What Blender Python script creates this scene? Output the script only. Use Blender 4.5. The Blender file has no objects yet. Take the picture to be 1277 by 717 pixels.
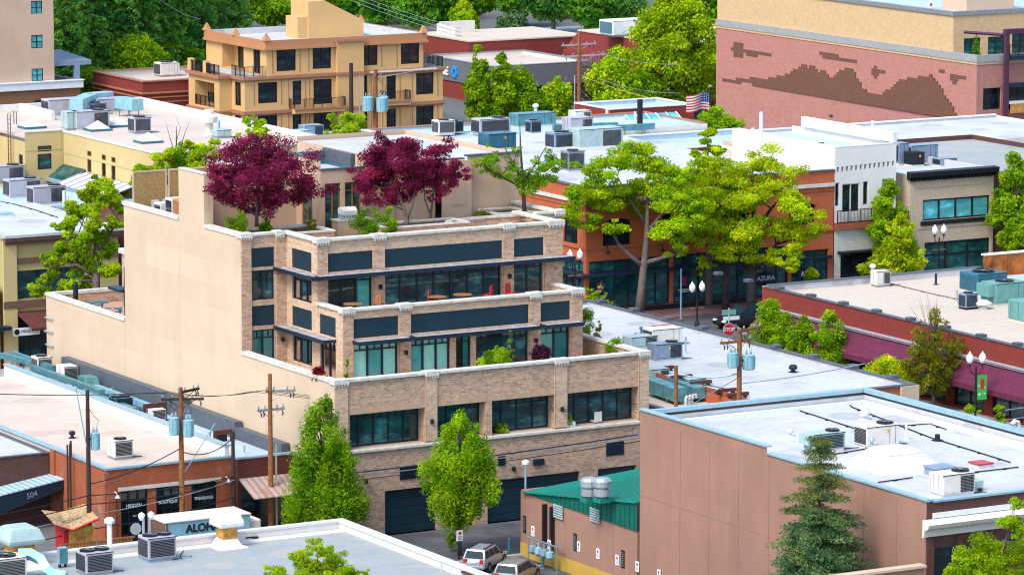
import bpy, bmesh, math, random
import numpy as np
from mathutils import Vector, Matrix

S = bpy.context.scene
C = bpy.data.collections.new("place")
S.collection.children.link(C)
random.seed(7)

# ---------------------------------------------------------------- camera geometry (survey of the place)
FPX = 5352.3
PITCH = math.radians(8.543)
AZ = math.radians(60.286)
CAMH = 50.0
_h = (math.cos(AZ), math.sin(AZ))
_fw = Vector((_h[0]*math.cos(PITCH), _h[1]*math.cos(PITCH), -math.sin(PITCH)))
_rt = Vector((_h[1], -_h[0], 0.0))
_up = Vector((_h[0]*math.sin(PITCH), _h[1]*math.sin(PITCH), math.cos(PITCH)))
def ray(u, v):
    return _fw + _rt*((u-638.5)/FPX) + _up*(-(v-358.5)/FPX)
def G(u, v, z=0.0):
    d = ray(u, v); t = (z-CAMH)/d.z
    return Vector((d.x*t, d.y*t, z))
def PX(u, v, X):
    d = ray(u, v); t = X/d.x
    return d.y*t, CAMH+d.z*t
def PY(u, v, Y):
    d = ray(u, v); t = Y/d.y
    return d.x*t, CAMH+d.z*t
def ppm(p):
    return FPX/((Vector(p)-Vector((0, 0, CAMH))).dot(_fw))
def onplane(ax, pos, u, v):
    return PX(u, v, pos) if ax == 'X' else PY(u, v, pos)

# ---------------------------------------------------------------- objects
def tag(o, label, cat, group=None):
    o['label'] = label; o['category'] = cat
    if group: o['group'] = group
    return o
def thing(name, label, cat, loc=(0, 0, 0), rz=0.0, group=None):
    o = bpy.data.objects.new(name, None); C.objects.link(o)
    o.location = loc; o.rotation_euler = (0, 0, rz); o.empty_display_size = .2
    return tag(o, label, cat, group)
class MB:
    def __init__(s): s.v = []; s.f = []; s.cuts = []
    def add(s, vs, fs):
        n = len(s.v); s.cuts.append((n, len(s.f))); s.v += [tuple(p) for p in vs]
        s.f += [tuple(i+n for i in q) for q in fs]; return s
    def quad(s, a, b, c, d): return s.add([a, b, c, d], [(0, 1, 2, 3)])
    def box(s, x0, x1, y0, y1, z0, z1):
        return s.add([(x0,y0,z0),(x1,y0,z0),(x1,y1,z0),(x0,y1,z0),(x0,y0,z1),(x1,y0,z1),(x1,y1,z1),(x0,y1,z1)],
            [(0,3,2,1),(4,5,6,7),(0,1,5,4),(1,2,6,5),(2,3,7,6),(3,0,4,7)])
    def cbox(s, cx, cy, z0, sx, sy, sz):
        return s.box(cx-sx/2, cx+sx/2, cy-sy/2, cy+sy/2, z0, z0+sz)
    def frustum(s, cx, cy, z0, z1, ax, ay, bx, by):
        return s.add([(cx-ax,cy-ay,z0),(cx+ax,cy-ay,z0),(cx+ax,cy+ay,z0),(cx-ax,cy+ay,z0),(cx-bx,cy-by,z1),(cx+bx,cy-by,z1),(cx+bx,cy+by,z1),(cx-bx,cy+by,z1)],
            [(0,3,2,1),(4,5,6,7),(0,1,5,4),(1,2,6,5),(2,3,7,6),(3,0,4,7)])
    def wb(s, ax, pos, a0, a1, z0, z1, d0, d1):   # box on a wall: d measured inward from the face
        if ax == 'Y': return s.box(a0, a1, pos+d0, pos+d1, z0, z1)
        return s.box(pos+d0, pos+d1, a0, a1, z0, z1)
    def prism(s, poly, ax, p0, p1):   # poly of (a,z) extruded along the axis
        n = len(poly)
        def P(a, z, p): return (a, p, z) if ax == 'Y' else ((p, a, z) if ax == 'X' else (a, z, p))
        vs = [P(a, z, p0) for a, z in poly]+[P(a, z, p1) for a, z in poly]
        fs = [tuple(range(n))[::-1], tuple(range(n, 2*n))]+[(i, (i+1) % n, (i+1) % n+n, i+n) for i in range(n)]
        return s.add(vs, fs)
    def tube(s, pts, rs, n=8, cap=True):
        pts = [Vector(p) for p in pts]
        if not hasattr(rs, '__len__'): rs = [rs]*len(pts)
        base = len(s.v); up0 = None; s.cuts.append((base, len(s.f)))
        for i, p in enumerate(pts):
            d = (pts[min(i+1, len(pts)-1)]-pts[max(i-1, 0)]).normalized()
            if up0 is None or abs(up0.dot(d)) > .95:
                up0 = Vector((0, 0, 1)) if abs(d.z) < .9 else Vector((1, 0, 0))
            a = d.cross(up0).normalized(); b = a.cross(d)
            for k in range(n):
                t = 2*math.pi*k/n
                s.v.append(tuple(p+(a*math.cos(t)+b*math.sin(t))*rs[i]))
        for i in range(len(pts)-1):
            for k in range(n):
                q = base+i*n; k2 = (k+1) % n
                s.f.append((q+k, q+k2, q+n+k2, q+n+k))
        if cap:
            s.f.append(tuple(base+k for k in range(n))[::-1])
            s.f.append(tuple(base+(len(pts)-1)*n+k for k in range(n)))
        return s
    def cyl(s, x, y, z0, z1, r, n=14, r2=None):
        return s.tube([(x, y, z0), (x, y, z1)], [r, r if r2 is None else r2], n)
    def lathe(s, x, y, prof, n=14):
        return s.tube([(x, y, z) for r, z in prof], [r for r, z in prof], n)
def smooth_mesh(me):
    me.polygons.foreach_set('use_smooth', [True]*len(me.polygons))
ONE_EACH = {'coping', 'pilaster', 'parapet', 'parapet_block', 'brick_pier', 'corner_trim', 'balcony_slab', 'string_course', 'white_cap', 'roof_edge', 'stone_band', 'brick_band', 'terrace_floor', 'roof', 'canopy', 'leg', 'rusted_panel', 'louvre', 'terrace_pier', 'bay_course', 'soldier_course', 'bench', 'base_course', 'cornice', 'balcony_bay', 'wall_pipe', 'block', 'downpipe'}
def obj(name, mb, mat, parent=None, smooth=False, bevel=0.0):
    if name in ONE_EACH and len(mb.cuts) > 1:
        for k, (v0, f0) in enumerate(mb.cuts):
            v1, f1 = mb.cuts[k+1] if k+1 < len(mb.cuts) else (len(mb.v), len(mb.f))
            q = MB(); q.v = mb.v[v0:v1]; q.f = [tuple(i-v0 for i in f) for f in mb.f[f0:f1]]
            o = obj(name, q, mat, parent, smooth, bevel)
        return o
    me = bpy.data.meshes.new(name); me.from_pydata(mb.v, [], mb.f); me.update()
    bm = bmesh.new(); bm.from_mesh(me); bmesh.ops.recalc_face_normals(bm, faces=bm.faces); bm.to_mesh(me); bm.free()
    if mat: me.materials.append(mat)
    o = bpy.data.objects.new(name, me); C.objects.link(o)
    if parent: o.parent = parent
    if smooth: smooth_mesh(me)
    if bevel:
        m = o.modifiers.new('bevel', 'BEVEL'); m.width = bevel; m.segments = 2; m.limit_method = 'ANGLE'
    return o
def structure(name, mb, mat):
    o = obj(name, mb, mat); o['kind'] = 'structure'; return o

# ---------------------------------------------------------------- materials
def newmat(name):
    m = bpy.data.materials.new(name); m.use_nodes = True
    nt = m.node_tree; b = nt.nodes['Principled BSDF']
    return m, nt, b
def pos_vec(nt, mode='world'):
    g = nt.nodes.new('ShaderNodeNewGeometry')
    if mode == 'world': return g.outputs['Position']
    sep = nt.nodes.new('ShaderNodeSeparateXYZ'); nt.links.new(g.outputs['Position'], sep.inputs[0])
    com = nt.nodes.new('ShaderNodeCombineXYZ')
    if mode == 'wall':
        ad = nt.nodes.new('ShaderNodeMath'); ad.operation = 'ADD'
        nt.links.new(sep.outputs[0], ad.inputs[0]); nt.links.new(sep.outputs[1], ad.inputs[1])
        nt.links.new(ad.outputs[0], com.inputs[0]); nt.links.new(sep.outputs[2], com.inputs[1])
    return com.outputs[0]
def noise(nt, vec, scale, detail=4, rough=.6):
    n = nt.nodes.new('ShaderNodeTexNoise'); n.inputs['Scale'].default_value = scale
    n.inputs['Detail'].default_value = detail; n.inputs['Roughness'].default_value = rough
    nt.links.new(vec, n.inputs['Vector']); return n.outputs['Fac']
def ramp(nt, fac, stops):
    r = nt.nodes.new('ShaderNodeValToRGB'); e = r.color_ramp.elements
    while len(e) < len(stops): e.new(.5)
    for k, (p, c) in enumerate(stops):
        e[k].position = p; e[k].color = (*c, 1)
    nt.links.new(fac, r.inputs[0]); return r.outputs[0]
def mixc(nt, fac, a, b, mode='MIX'):
    m = nt.nodes.new('ShaderNodeMix'); m.data_type = 'RGBA'; m.blend_type = mode
    for s, i in ((fac, 0), (a, 6), (b, 7)):
        if isinstance(s, (int, float)): m.inputs[i].default_value = s
        elif isinstance(s, tuple): m.inputs[i].default_value = (*s, 1)
        else: nt.links.new(s, m.inputs[i])
    return m.outputs[2]
def sc(c, k): return tuple(min(1, x*k) for x in c)
def bump(nt, b, h, dist=.02, st=.5):
    n = nt.nodes.new('ShaderNodeBump'); n.inputs['Strength'].default_value = st; n.inputs['Distance'].default_value = dist
    nt.links.new(h, n.inputs['Height']); nt.links.new(n.outputs[0], b.inputs['Normal'])
def plain(name, c, rough=.6, metal=0.0, var=.12, scale=2.5, spec=.3):
    m, nt, b = newmat(name); v = pos_vec(nt)
    f = noise(nt, v, scale, 5)
    nt.links.new(ramp(nt, f, [(.3, sc(c, 1-var)), (.7, sc(c, 1+var))]), b.inputs['Base Color'])
    b.inputs['Roughness'].default_value = rough; b.inputs['Metallic'].default_value = metal
    b.inputs['Specular IOR Level'].default_value = spec
    return m
def stucco(name, c, streak=.1, block=None):
    m, nt, b = newmat(name); v = pos_vec(nt)
    mp = nt.nodes.new('ShaderNodeMapping'); mp.inputs['Scale'].default_value = (.7, .7, .16); nt.links.new(v, mp.inputs[0])
    f1 = noise(nt, v, .35, 5); f2 = noise(nt, mp.outputs[0], 1.0, 4); f3 = noise(nt, v, 9, 3)
    col = ramp(nt, f1, [(.3, sc(c, .92)), (.7, sc(c, 1.06))])
    if block:
        t = nt.nodes.new('ShaderNodeTexBrick'); nt.links.new(pos_vec(nt, 'wall'), t.inputs['Vector']); t.inputs['Scale'].default_value = 1; t.inputs['Brick Width'].default_value = block[0]; t.inputs['Row Height'].default_value = block[1]; t.inputs['Mortar Size'].default_value = .0
        t.inputs['Color1'].default_value = (.93, .93, .93, 1); t.inputs['Color2'].default_value = (1.06, 1.05, 1.04, 1); col = mixc(nt, 1.0, col, t.outputs['Color'], 'MULTIPLY')
        f4 = noise(nt, v, .9, 8, .8); col = mixc(nt, ramp(nt, f4, [(.56, (0, 0, 0)), (.75, (.35, .35, .35))]), col, sc(c, .62))
    col = mixc(nt, streak, col, ramp(nt, f2, [(.35, sc(c, .55)), (.6, sc(c, 1.1))]))
    col = mixc(nt, .12, col, ramp(nt, f3, [(.35, sc(c, .7)), (.65, sc(c, 1.2))]))
    nt.links.new(col, b.inputs['Base Color']); b.inputs['Roughness'].default_value = .9; b.inputs['Specular IOR Level'].default_value = .15
    bump(nt, b, f3, .02, .3)
    return m
def brick(name, c1, c2, mort, bw=.34, rh=.115, ms=.018, var=.35, stain=None):
    m, nt, b = newmat(name); v = pos_vec(nt, 'wall'); w = pos_vec(nt)
    t = nt.nodes.new('ShaderNodeTexBrick'); nt.links.new(v, t.inputs['Vector'])
    t.inputs['Scale'].default_value = 1; t.inputs['Brick Width'].default_value = bw; t.inputs['Row Height'].default_value = rh
    t.inputs['Mortar Size'].default_value = ms; t.inputs['Mortar Smooth'].default_value = .3; t.inputs['Bias'].default_value = 0
    t.inputs['Color1'].default_value = (*c1, 1); t.inputs['Color2'].default_value = (*c2, 1); t.inputs['Mortar'].default_value = (*mort, 1)
    f = noise(nt, w, 1.3, 6, .65); f2 = noise(nt, w, 5.5, 3)
    col = mixc(nt, var, t.outputs['Color'], ramp(nt, f, [(.3, sc(c1, .6)), (.7, sc(c2, 1.25))]))
    col = mixc(nt, .22, col, ramp(nt, f2, [(.3, sc(c2, .6)), (.7, sc(c1, 1.4))]))
    if stain:
        f3 = noise(nt, w, .6, 7, .75)
        mk = ramp(nt, f3, [(.55, (0, 0, 0)), (.68, (1, 1, 1))])
        col = mixc(nt, mk, col, stain)
    nt.links.new(col, b.inputs['Base Color']); b.inputs['Roughness'].default_value = .88; b.inputs['Specular IOR Level'].default_value = .2
    bump(nt, b, t.outputs['Fac'], -.01, .4)
    return m
def membrane(name, c, seam=2.0, dirt=.2, dirtc=(.25, .25, .24)):
    m, nt, b = newmat(name); v = pos_vec(nt)
    t = nt.nodes.new('ShaderNodeTexBrick'); nt.links.new(v, t.inputs['Vector'])
    t.inputs['Scale'].default_value = 1; t.inputs['Brick Width'].default_value = 9; t.inputs['Row Height'].default_value = seam
    t.inputs['Mortar Size'].default_value = .025; t.inputs['Mortar Smooth'].default_value = 1
    t.inputs['Color1'].default_value = (*c, 1); t.inputs['Color2'].default_value = (*sc(c, .96), 1); t.inputs['Mortar'].default_value = (*sc(c, .72), 1)
    f = noise(nt, v, .22, 7, .7); f2 = noise(nt, v, 1.7, 5)
    mk = ramp(nt, f, [(.46, (0, 0, 0)), (.72, (dirt*2.6, dirt*2.6, dirt*2.6))])
    col = mixc(nt, mk, t.outputs['Color'], dirtc)
    col = mixc(nt, .16, col, ramp(nt, f2, [(.35, sc(c, .5)), (.65, sc(c, 1.15))]))
    v2 = nt.nodes.new('ShaderNodeTexVoronoi'); v2.inputs['Scale'].default_value = .22; nt.links.new(v, v2.inputs['Vector'])
    pd = ramp(nt, v2.outputs['Distance'], [(.16, (dirt*1.4,)*3), (.2, (dirt*2.2,)*3), (.26, (0, 0, 0))])
    col = mixc(nt, pd, col, sc(dirtc, .9))
    nt.links.new(col, b.inputs['Base Color']); b.inputs['Roughness'].default_value = .75; b.inputs['Specular IOR Level'].default_value = .2
    return m
def corr(name, c, period=.3, ax=0, rough=.45, metal=.3, rust=None):
    m, nt, b = newmat(name); v = pos_vec(nt)
    w = nt.nodes.new('ShaderNodeTexWave'); w.wave_type = 'BANDS'; w.bands_direction = 'XYZ'[ax]
    w.inputs['Scale'].default_value = 1/period*.318; nt.links.new(v, w.inputs[0])
    f = noise(nt, v, 1.2, 6, .7)
    col = ramp(nt, w.outputs['Fac'], [(.05, sc(c, .55)), (.3, c), (1, sc(c, 1.1))])
    col = mixc(nt, .25, col, ramp(nt, f, [(.3, sc(c, .6)), (.7, sc(c, 1.2))]))
    if rust:
        col = mixc(nt, ramp(nt, noise(nt, v, .9, 7, .75), [(.52, (0, 0, 0)), (.66, (.9, .9, .9))]), col, rust)
    nt.links.new(col, b.inputs['Base Color']); b.inputs['Roughness'].default_value = rough; b.inputs['Metallic'].default_value = metal
    bump(nt, b, w.outputs['Fac'], .03, .5)
    return m
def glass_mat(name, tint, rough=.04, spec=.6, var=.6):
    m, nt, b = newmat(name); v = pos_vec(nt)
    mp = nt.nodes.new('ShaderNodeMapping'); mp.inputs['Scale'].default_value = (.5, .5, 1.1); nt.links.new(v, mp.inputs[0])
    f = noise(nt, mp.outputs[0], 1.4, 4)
    nt.links.new(ramp(nt, f, [(.38, sc(tint, 1-var)), (.55, tint), (.66, sc(tint, 1+var*3))]), b.inputs['Base Color'])  # uneven tint paints varied reflections into the glass colour
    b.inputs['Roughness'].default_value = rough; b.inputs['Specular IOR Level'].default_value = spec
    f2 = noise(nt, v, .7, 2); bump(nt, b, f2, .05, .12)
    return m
def clear_glass(name, tint):
    m = bpy.data.materials.new(name); m.use_nodes = True; nt = m.node_tree; nt.nodes.clear()
    o = nt.nodes.new('ShaderNodeOutputMaterial'); t = nt.nodes.new('ShaderNodeBsdfTransparent'); g = nt.nodes.new('ShaderNodeBsdfGlossy')
    t.inputs[0].default_value = (*tint, 1); g.inputs['Roughness'].default_value = .03
    f = nt.nodes.new('ShaderNodeFresnel'); f.inputs[0].default_value = 1.6
    x = nt.nodes.new('ShaderNodeMixShader')
    nt.links.new(f.outputs[0], x.inputs[0]); nt.links.new(t.outputs[0], x.inputs[1]); nt.links.new(g.outputs[0], x.inputs[2]); nt.links.new(x.outputs[0], o.inputs[0])
    return m
def leafmat(name, c1, c2, c3=None, tr=.5, scale=.9):
    m = bpy.data.materials.new(name); m.use_nodes = True; nt = m.node_tree; nt.nodes.clear()
    o = nt.nodes.new('ShaderNodeOutputMaterial')
    v = pos_vec(nt)
    f = noise(nt, v, scale, 3, .6)
    stops = [(.36, c1), (.62, c2)]
    if c3: stops.append((.72, c3))
    col = ramp(nt, f, stops)
    at = nt.nodes.new('ShaderNodeAttribute'); at.attribute_name = 'tone'
    col = mixc(nt, 1.0, col, ramp(nt, at.outputs['Fac'], [(0, (.5, .56, .6)), (1, (1.5, 1.42, 1.15))]), 'MULTIPLY')  # clump highlights and shade are multiplied into the leaf colour
    d = nt.nodes.new('ShaderNodeBsdfDiffuse'); t = nt.nodes.new('ShaderNodeBsdfTranslucent'); x = nt.nodes.new('ShaderNodeMixShader')
    x.inputs[0].default_value = tr
    nt.links.new(col, d.inputs[0]); nt.links.new(col, t.inputs[0]); nt.links.new(d.outputs[0], x.inputs[1]); nt.links.new(t.outputs[0], x.inputs[2])
    nt.links.new(x.outputs[0], o.inputs[0])
    return m

M = {}
M['beige'] = stucco('beige stucco', (.58, .455, .325), .1, (8, 1.4))
M['beige_d'] = stucco('warm beige stucco', (.50, .38, .25))
M['pinkish'] = stucco('pink beige stucco', (.56, .40, .29))
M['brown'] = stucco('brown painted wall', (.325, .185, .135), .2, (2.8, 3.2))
M['brown_trim'] = plain('brown trim', (.16, .085, .06)); M['joint'] = plain('brown wall joint', (.285, .16, .115))
M['yellow_band'] = stucco('yellow painted base', (.50, .32, .06))
M['orange'] = stucco('tan stucco', (.62, .39, .17))
M['terracotta'] = stucco('terracotta cornice', (.46, .225, .11))
M['rosetrim'] = plain('rose brown trim', (.36, .17, .10))
M['cream'] = stucco('cream yellow stucco', (.56, .43, .20))
M['olive'] = stucco('olive cream stucco', (.42, .35, .15))
M['white_st'] = stucco('white stucco', (.74, .72, .68))
M['white_br'] = brick('white painted brick', (.70, .69, .62), (.58, .60, .53), (.40, .42, .38), var=.3)
M['tan_br'] = brick('pale tan brick', (.56, .45, .32), (.50, .39, .28), (.46, .37, .27), var=.25)
M['tb'] = brick('mottled tan brick', (.64, .44, .29), (.26, .14, .10), (.58, .46, .34), bw=.34, rh=.125, ms=.02, var=.3)
M['tb_light'] = brick('mottled light tan brick', (.68, .49, .33), (.40, .25, .17), (.62, .50, .37), bw=.34, rh=.125, ms=.02, var=.3)
M['tb_trim'] = plain('tan brick trim', (.48, .33, .22), .85)
M['redbr'] = brick('weathered red brick', (.40, .11, .045), (.28, .07, .035), (.32, .14, .08), var=.45, stain=(.33, .23, .19))
M['orangebr'] = brick('orange red brick', (.50, .125, .05), (.42, .10, .04), (.42, .14, .07), var=.3)
M['maroonbr'] = brick('maroon brick', (.26, .045, .035), (.21, .035, .03), (.20, .05, .04), var=.35)
M['rosebr'] = brick('rose brick', (.45, .205, .17), (.38, .165, .14), (.42, .22, .185), bw=.4, rh=.2, var=.3)
M['rosebr_d'] = brick('dark rose brick', (.20, .07, .055), (.15, .055, .045), (.22, .09, .07), bw=.4, rh=.2, var=.3)
M['mural'] = brick('mural brown brick', (.155, .072, .047), (.125, .06, .042), (.20, .10, .07), bw=.4, rh=.2, ms=.03, var=.25)
M['creambr'] = brick('cream brick', (.60, .42, .23), (.54, .37, .20), (.52, .37, .22), bw=.4, rh=.2, var=.25)
M['dotbr'] = brick('brown brick', (.26, .135, .065), (.22, .11, .055), (.20, .10, .06), bw=.8, rh=.4, ms=.04, var=.3)
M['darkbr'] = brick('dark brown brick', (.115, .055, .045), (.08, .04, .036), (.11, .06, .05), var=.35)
M['coping'] = plain('pale stone coping', (.56, .55, .49), .8, var=.2, scale=3)
M['whitecap'] = plain('white metal cap', (.70, .74, .76), .5, var=.08)
M['bluecap'] = plain('blue grey metal edge', (.30, .47, .55), .4, .3, var=.12)
M['darkcap'] = plain('dark slate metal edge', (.085, .10, .12), .5, var=.2)
M['panel'] = plain('dark teal blind panel', (.008, .030, .045), .45, var=.15, scale=.8)
M['darkmetal'] = plain('dark blue metal', (.012, .028, .05), .45, .2, var=.2)
M['black'] = plain('black metal', (.012, .013, .018), .5, var=.2)
M['greymetal'] = plain('grey metal', (.30, .33, .36), .4, .5, var=.15)
M['silver'] = plain('silver car paint', (.42, .46, .50), .25, .5, var=.03); M['taupe'] = plain('silver taupe car paint', (.33, .32, .31), .25, .5, var=.03)
M['galv'] = plain('galvanised metal', (.46, .53, .56), .38, .6, var=.18, scale=4)
M['tealduct'] = plain('teal sheet metal', (.10, .27, .30), .4, .35, var=.3, scale=1.6)
M['lightteal'] = plain('pale teal paint', (.34, .46, .45), .5, var=.12)
M['lilac'] = plain('lilac grey paint', (.38, .38, .43), .5, var=.1)
M['bluegrey'] = plain('blue grey paint', (.20, .27, .36), .45, var=.15)
M['deepblue'] = plain('deep teal blue paint', (.03, .13, .19), .45, var=.15)
M['greenpaint'] = plain('sea green paint', (.12, .30, .27), .45, var=.15)
M['offwhite'] = plain('off white paint', (.66, .63, .57), .5, var=.08)
M['white'] = plain('white paint', (.60, .60, .60), .45, var=.05)
M['red'] = plain('red paint', (.45, .02, .025), .4, var=.15)
M['rusty'] = plain('rust orange metal', (.50, .24, .055), .7, var=.5, scale=3)
M['rustpanel'] = plain('rusted steel panel', (.34, .10, .02), .8, var=.65, scale=1.3)
M['woodpole'] = plain('warm wood pole', (.23, .095, .035), .85, var=.4, scale=5)
M['darkpole'] = plain('dark weathered pole', (.045, .028, .024), .85, var=.3, scale=5)
M['xfmr'] = plain('light blue enamel', (.24, .46, .53), .35, .1, var=.12)
M['greenroof'] = corr('green standing seam metal', (.012, .26, .19), .42, 1, .4, .2)
M['greenwall'] = plain('green metal siding', (.008, .13, .10), .45, .2, var=.15)
M['canopy'] = corr('blue corrugated sheet', (.42, .60, .70), .35, 0, .5, .1)
M['canopy2'] = corr('brown corrugated sheet', (.42, .31, .27), .42, 0, .6, .1, rust=(.30, .17, .12))
M['maroonaw'] = plain('maroon canvas', (.115, .018, .05), .85, var=.2)
M['awbrown'] = plain('brown canvas', (.10, .03, .025), .85, var=.2)
M['cream_roof'] = membrane('cream membrane roof', (.56, .48, .39), 2.4, .12, (.42, .35, .29))
M['pink_roof'] = membrane('pale membrane roof', (.58, .49, .42), 2.0, .22, (.42, .34, .29))
M['white_roof'] = membrane('white membrane roof', (.52, .54, .555), 1.8, .3, (.33, .34, .35))
M['blue_roof'] = membrane('pale blue membrane roof', (.43, .54, .62), 2.0, .18, (.35, .45, .52))
M['grey_roof'] = membrane('grey membrane roof', (.31, .345, .345), 1.9, .34, (.44, .41, .36))
M['tile_floor'] = membrane('terracotta paving', (.50, .29, .19), .6, .15)
M['glass'] = glass_mat('dark teal glass', (.02, .075, .08))
M['glass_g'] = glass_mat('green teal glass', (.012, .085, .085), var=.5)
M['glass_dark'] = glass_mat('near black glass', (.006, .016, .022))
M['glass_blue'] = glass_mat('bright blue glass', (.10, .42, .46), .08, .6, .25)
M['carglass'] = plain('car glass', (.012, .03, .04), .25, spec=.15)
M['clear'] = clear_glass('clear glass', (.80, .95, .93))
M['blind'] = plain('pale roller blind', (.50, .86, .76), .9, var=.1)
M['blind_d'] = plain('teal roller blind', (.12, .46, .44), .9, var=.15)
M['interior'] = plain('dark room', (.02, .035, .035), .9)
M['wood'] = plain('brown wood', (.30, .13, .05), .7, var=.3, scale=4)
M['amber'] = plain('amber wood frame', (.28, .12, .015), .6, var=.3)
M['sign_white'] = plain('white sign', (.80, .80, .80), .5, var=.03)
M['bark'] = plain('grey bark', (.13, .10, .09), .95, var=.4, scale=6)
M['bark_d'] = plain('dark bark', (.06, .045, .05), .95, var=.4, scale=6)
M['twig'] = plain('bare twig', (.16, .11, .12), .95, var=.3, scale=6)
M['soil'] = plain('planting soil', (.06, .04, .025), 1, var=.4)
M['globe'] = plain('white lamp globe', (.88, .88, .92), .25, var=.03)
M['signgreen'] = plain('green banner cloth', (.03, .36, .06), .7, var=.1)
M['yellow'] = plain('yellow paint', (.62, .42, .04), .7, var=.2)
M['signtext'] = plain('pale lettering', (.62, .70, .72), .6, var=.03)
M['darktext'] = plain('black lettering', (.012, .018, .022), .6, var=.05)
M['bluesign'] = plain('blue sign', (.02, .16, .55), .5, var=.05)
L = {}
L['fresh'] = leafmat('fresh green leaves', (.15, .33, .010), (.34, .52, .016))
L['mid'] = leafmat('mid green leaves', (.11, .28, .010), (.28, .46, .016))
L['lime'] = leafmat('lime leaves', (.22, .40, .010), (.44, .58, .015), (.52, .60, .02))
L['gold'] = leafmat('golden leaves', (.32, .50, .010), (.62, .70, .016), (.72, .66, .016))
L['goldgreen'] = leafmat('gold and green leaves', (.20, .42, .010), (.48, .62, .014), (.64, .60, .014))
L['olive'] = leafmat('olive leaves', (.13, .17, .012), (.30, .30, .02), (.36, .24, .03))
L['maroon'] = leafmat('maroon leaves', (.15, .018, .06), (.36, .035, .12), (.50, .08, .21))
L['purple'] = leafmat('purple leaves', (.05, .014, .045), (.11, .02, .07))
L['dark'] = leafmat('dark green leaves', (.06, .23, .025), (.20, .44, .035), scale=.35)
L['pine'] = leafmat('pine needles', (.05, .20, .05), (.20, .43, .07), scale=.3)
L['spruce'] = leafmat('blue spruce needles', (.05, .13, .065), (.16, .27, .11), (.26, .31, .10), tr=.3, scale=1.1)
L['sprucetip'] = leafmat('golden spruce tip needles', (.08, .16, .07), (.20, .23, .06), tr=.3, scale=1.5)
L['bushg'] = leafmat('bush leaves', (.07, .20, .01), (.20, .38, .02))
L['redleaf'] = leafmat('red leaves', (.20, .01, .015), (.36, .03, .04))
# ---------------------------------------------------------------- building pieces
def facade(mb, ax, pos, a0, a1, z0, z1, holes=(), rec=.22):
    As = sorted({a0, a1, *[min(max(h[i], a0), a1) for h in holes for i in (0, 1)]})
    Zs = sorted({z0, z1, *[min(max(h[i], z0), z1) for h in holes for i in (2, 3)]})
    P = (lambda a, z, d: (a, pos+d, z)) if ax == 'Y' else (lambda a, z, d: (pos+d, a, z))
    for i in range(len(As)-1):
        for j in range(len(Zs)-1):
            ca, cz = (As[i]+As[i+1])/2, (Zs[j]+Zs[j+1])/2
            if any(h[0] < ca < h[1] and h[2] < cz < h[3] for h in holes): continue
            mb.quad(P(As[i], Zs[j], 0), P(As[i+1], Zs[j], 0), P(As[i+1], Zs[j+1], 0), P(As[i], Zs[j+1], 0))
    for h in holes:
        r = h[4] if len(h) > 4 else rec
        b0, b1, y0, y1 = h[:4]
        mb.quad(P(b0, y0, 0), P(b1, y0, 0), P(b1, y0, r), P(b0, y0, r)); mb.quad(P(b0, y1, 0), P(b1, y1, 0), P(b1, y1, r), P(b0, y1, r))
        mb.quad(P(b0, y0, 0), P(b0, y1, 0), P(b0, y1, r), P(b0, y0, r)); mb.quad(P(b1, y0, 0), P(b1, y1, 0), P(b1, y1, r), P(b1, y0, r))
        mb.quad(P(b0, y0, r), P(b1, y0, r), P(b1, y1, r), P(b0, y1, r))
    return mb
def window(root, ax, pos, a0, a1, z0, z1, cols=2, transom=0.0, frame='black', glass='glass', rec=.22, blinds=None, fw=.07, name='window', split=True):
    """Framed window in an opening: glass near the back of the reveal, bars in front of it."""
    f = MB(); d0, d1 = rec-.16, rec-.06
    e = .003
    f.wb(ax, pos, a0+e, a0+fw, z0+e, z1-e, d0, d1); f.wb(ax, pos, a1-fw, a1-e, z0+e, z1-e, d0, d1)
    f.wb(ax, pos, a0+fw, a1-fw, z0+e, z0+fw, d0, d1); f.wb(ax, pos, a0+fw, a1-fw, z1-fw, z1-e, d0, d1)
    cw = (a1-a0)/cols
    for k in range(1, cols):
        c = a0+cw*k; f.wb(ax, pos, c-fw*.6, c+fw*.6, z0+fw, z1-fw, d0+.005, d1)
    if transom:
        zt = z1-(z1-z0)*transom; f.wb(ax, pos, a0+fw, a1-fw, zt-fw*.4, zt+fw*.4, d0+.01, d1)
        if split:
            for k in range(cols):
                c = a0+cw*(k+.5); f.wb(ax, pos, c-.018, c+.018, zt, z1-fw, d0+.012, d1)
    o = obj(name, f, M[frame], root)
    g = MB(); gd = rec-.09
    P = (lambda a, z, d: (a, pos+d, z)) if ax == 'Y' else (lambda a, z, d: (pos+d, a, z))
    if blinds is None:
        g.quad(P(a0+fw, z0+fw, gd), P(a1-fw, z0+fw, gd), P(a1-fw, z1-fw, gd), P(a0+fw, z1-fw, gd))
        obj('pane', g, M[glass], o)
    else:
        g.quad(P(a0+fw, z0+fw, gd), P(a1-fw, z0+fw, gd), P(a1-fw, z1-fw, gd), P(a0+fw, z1-fw, gd))
        obj('pane', g, M['clear'], o)
        for k in range(cols):
            t = blinds[k % len(blinds)]
            bl = MB(); bl.wb(ax, pos, a0+cw*k+.03, a0+cw*(k+1)-.03, z0+fw*.5, z1-fw*.5, rec-.04, rec-.02)
            obj('blind', bl, M[{'L': 'blind', 'D': 'blind_d', 'N': 'interior', 'A': 'amber'}[t]], o)  # N is no blind: a near black sheet painted as the unlit room
    return o
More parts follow.
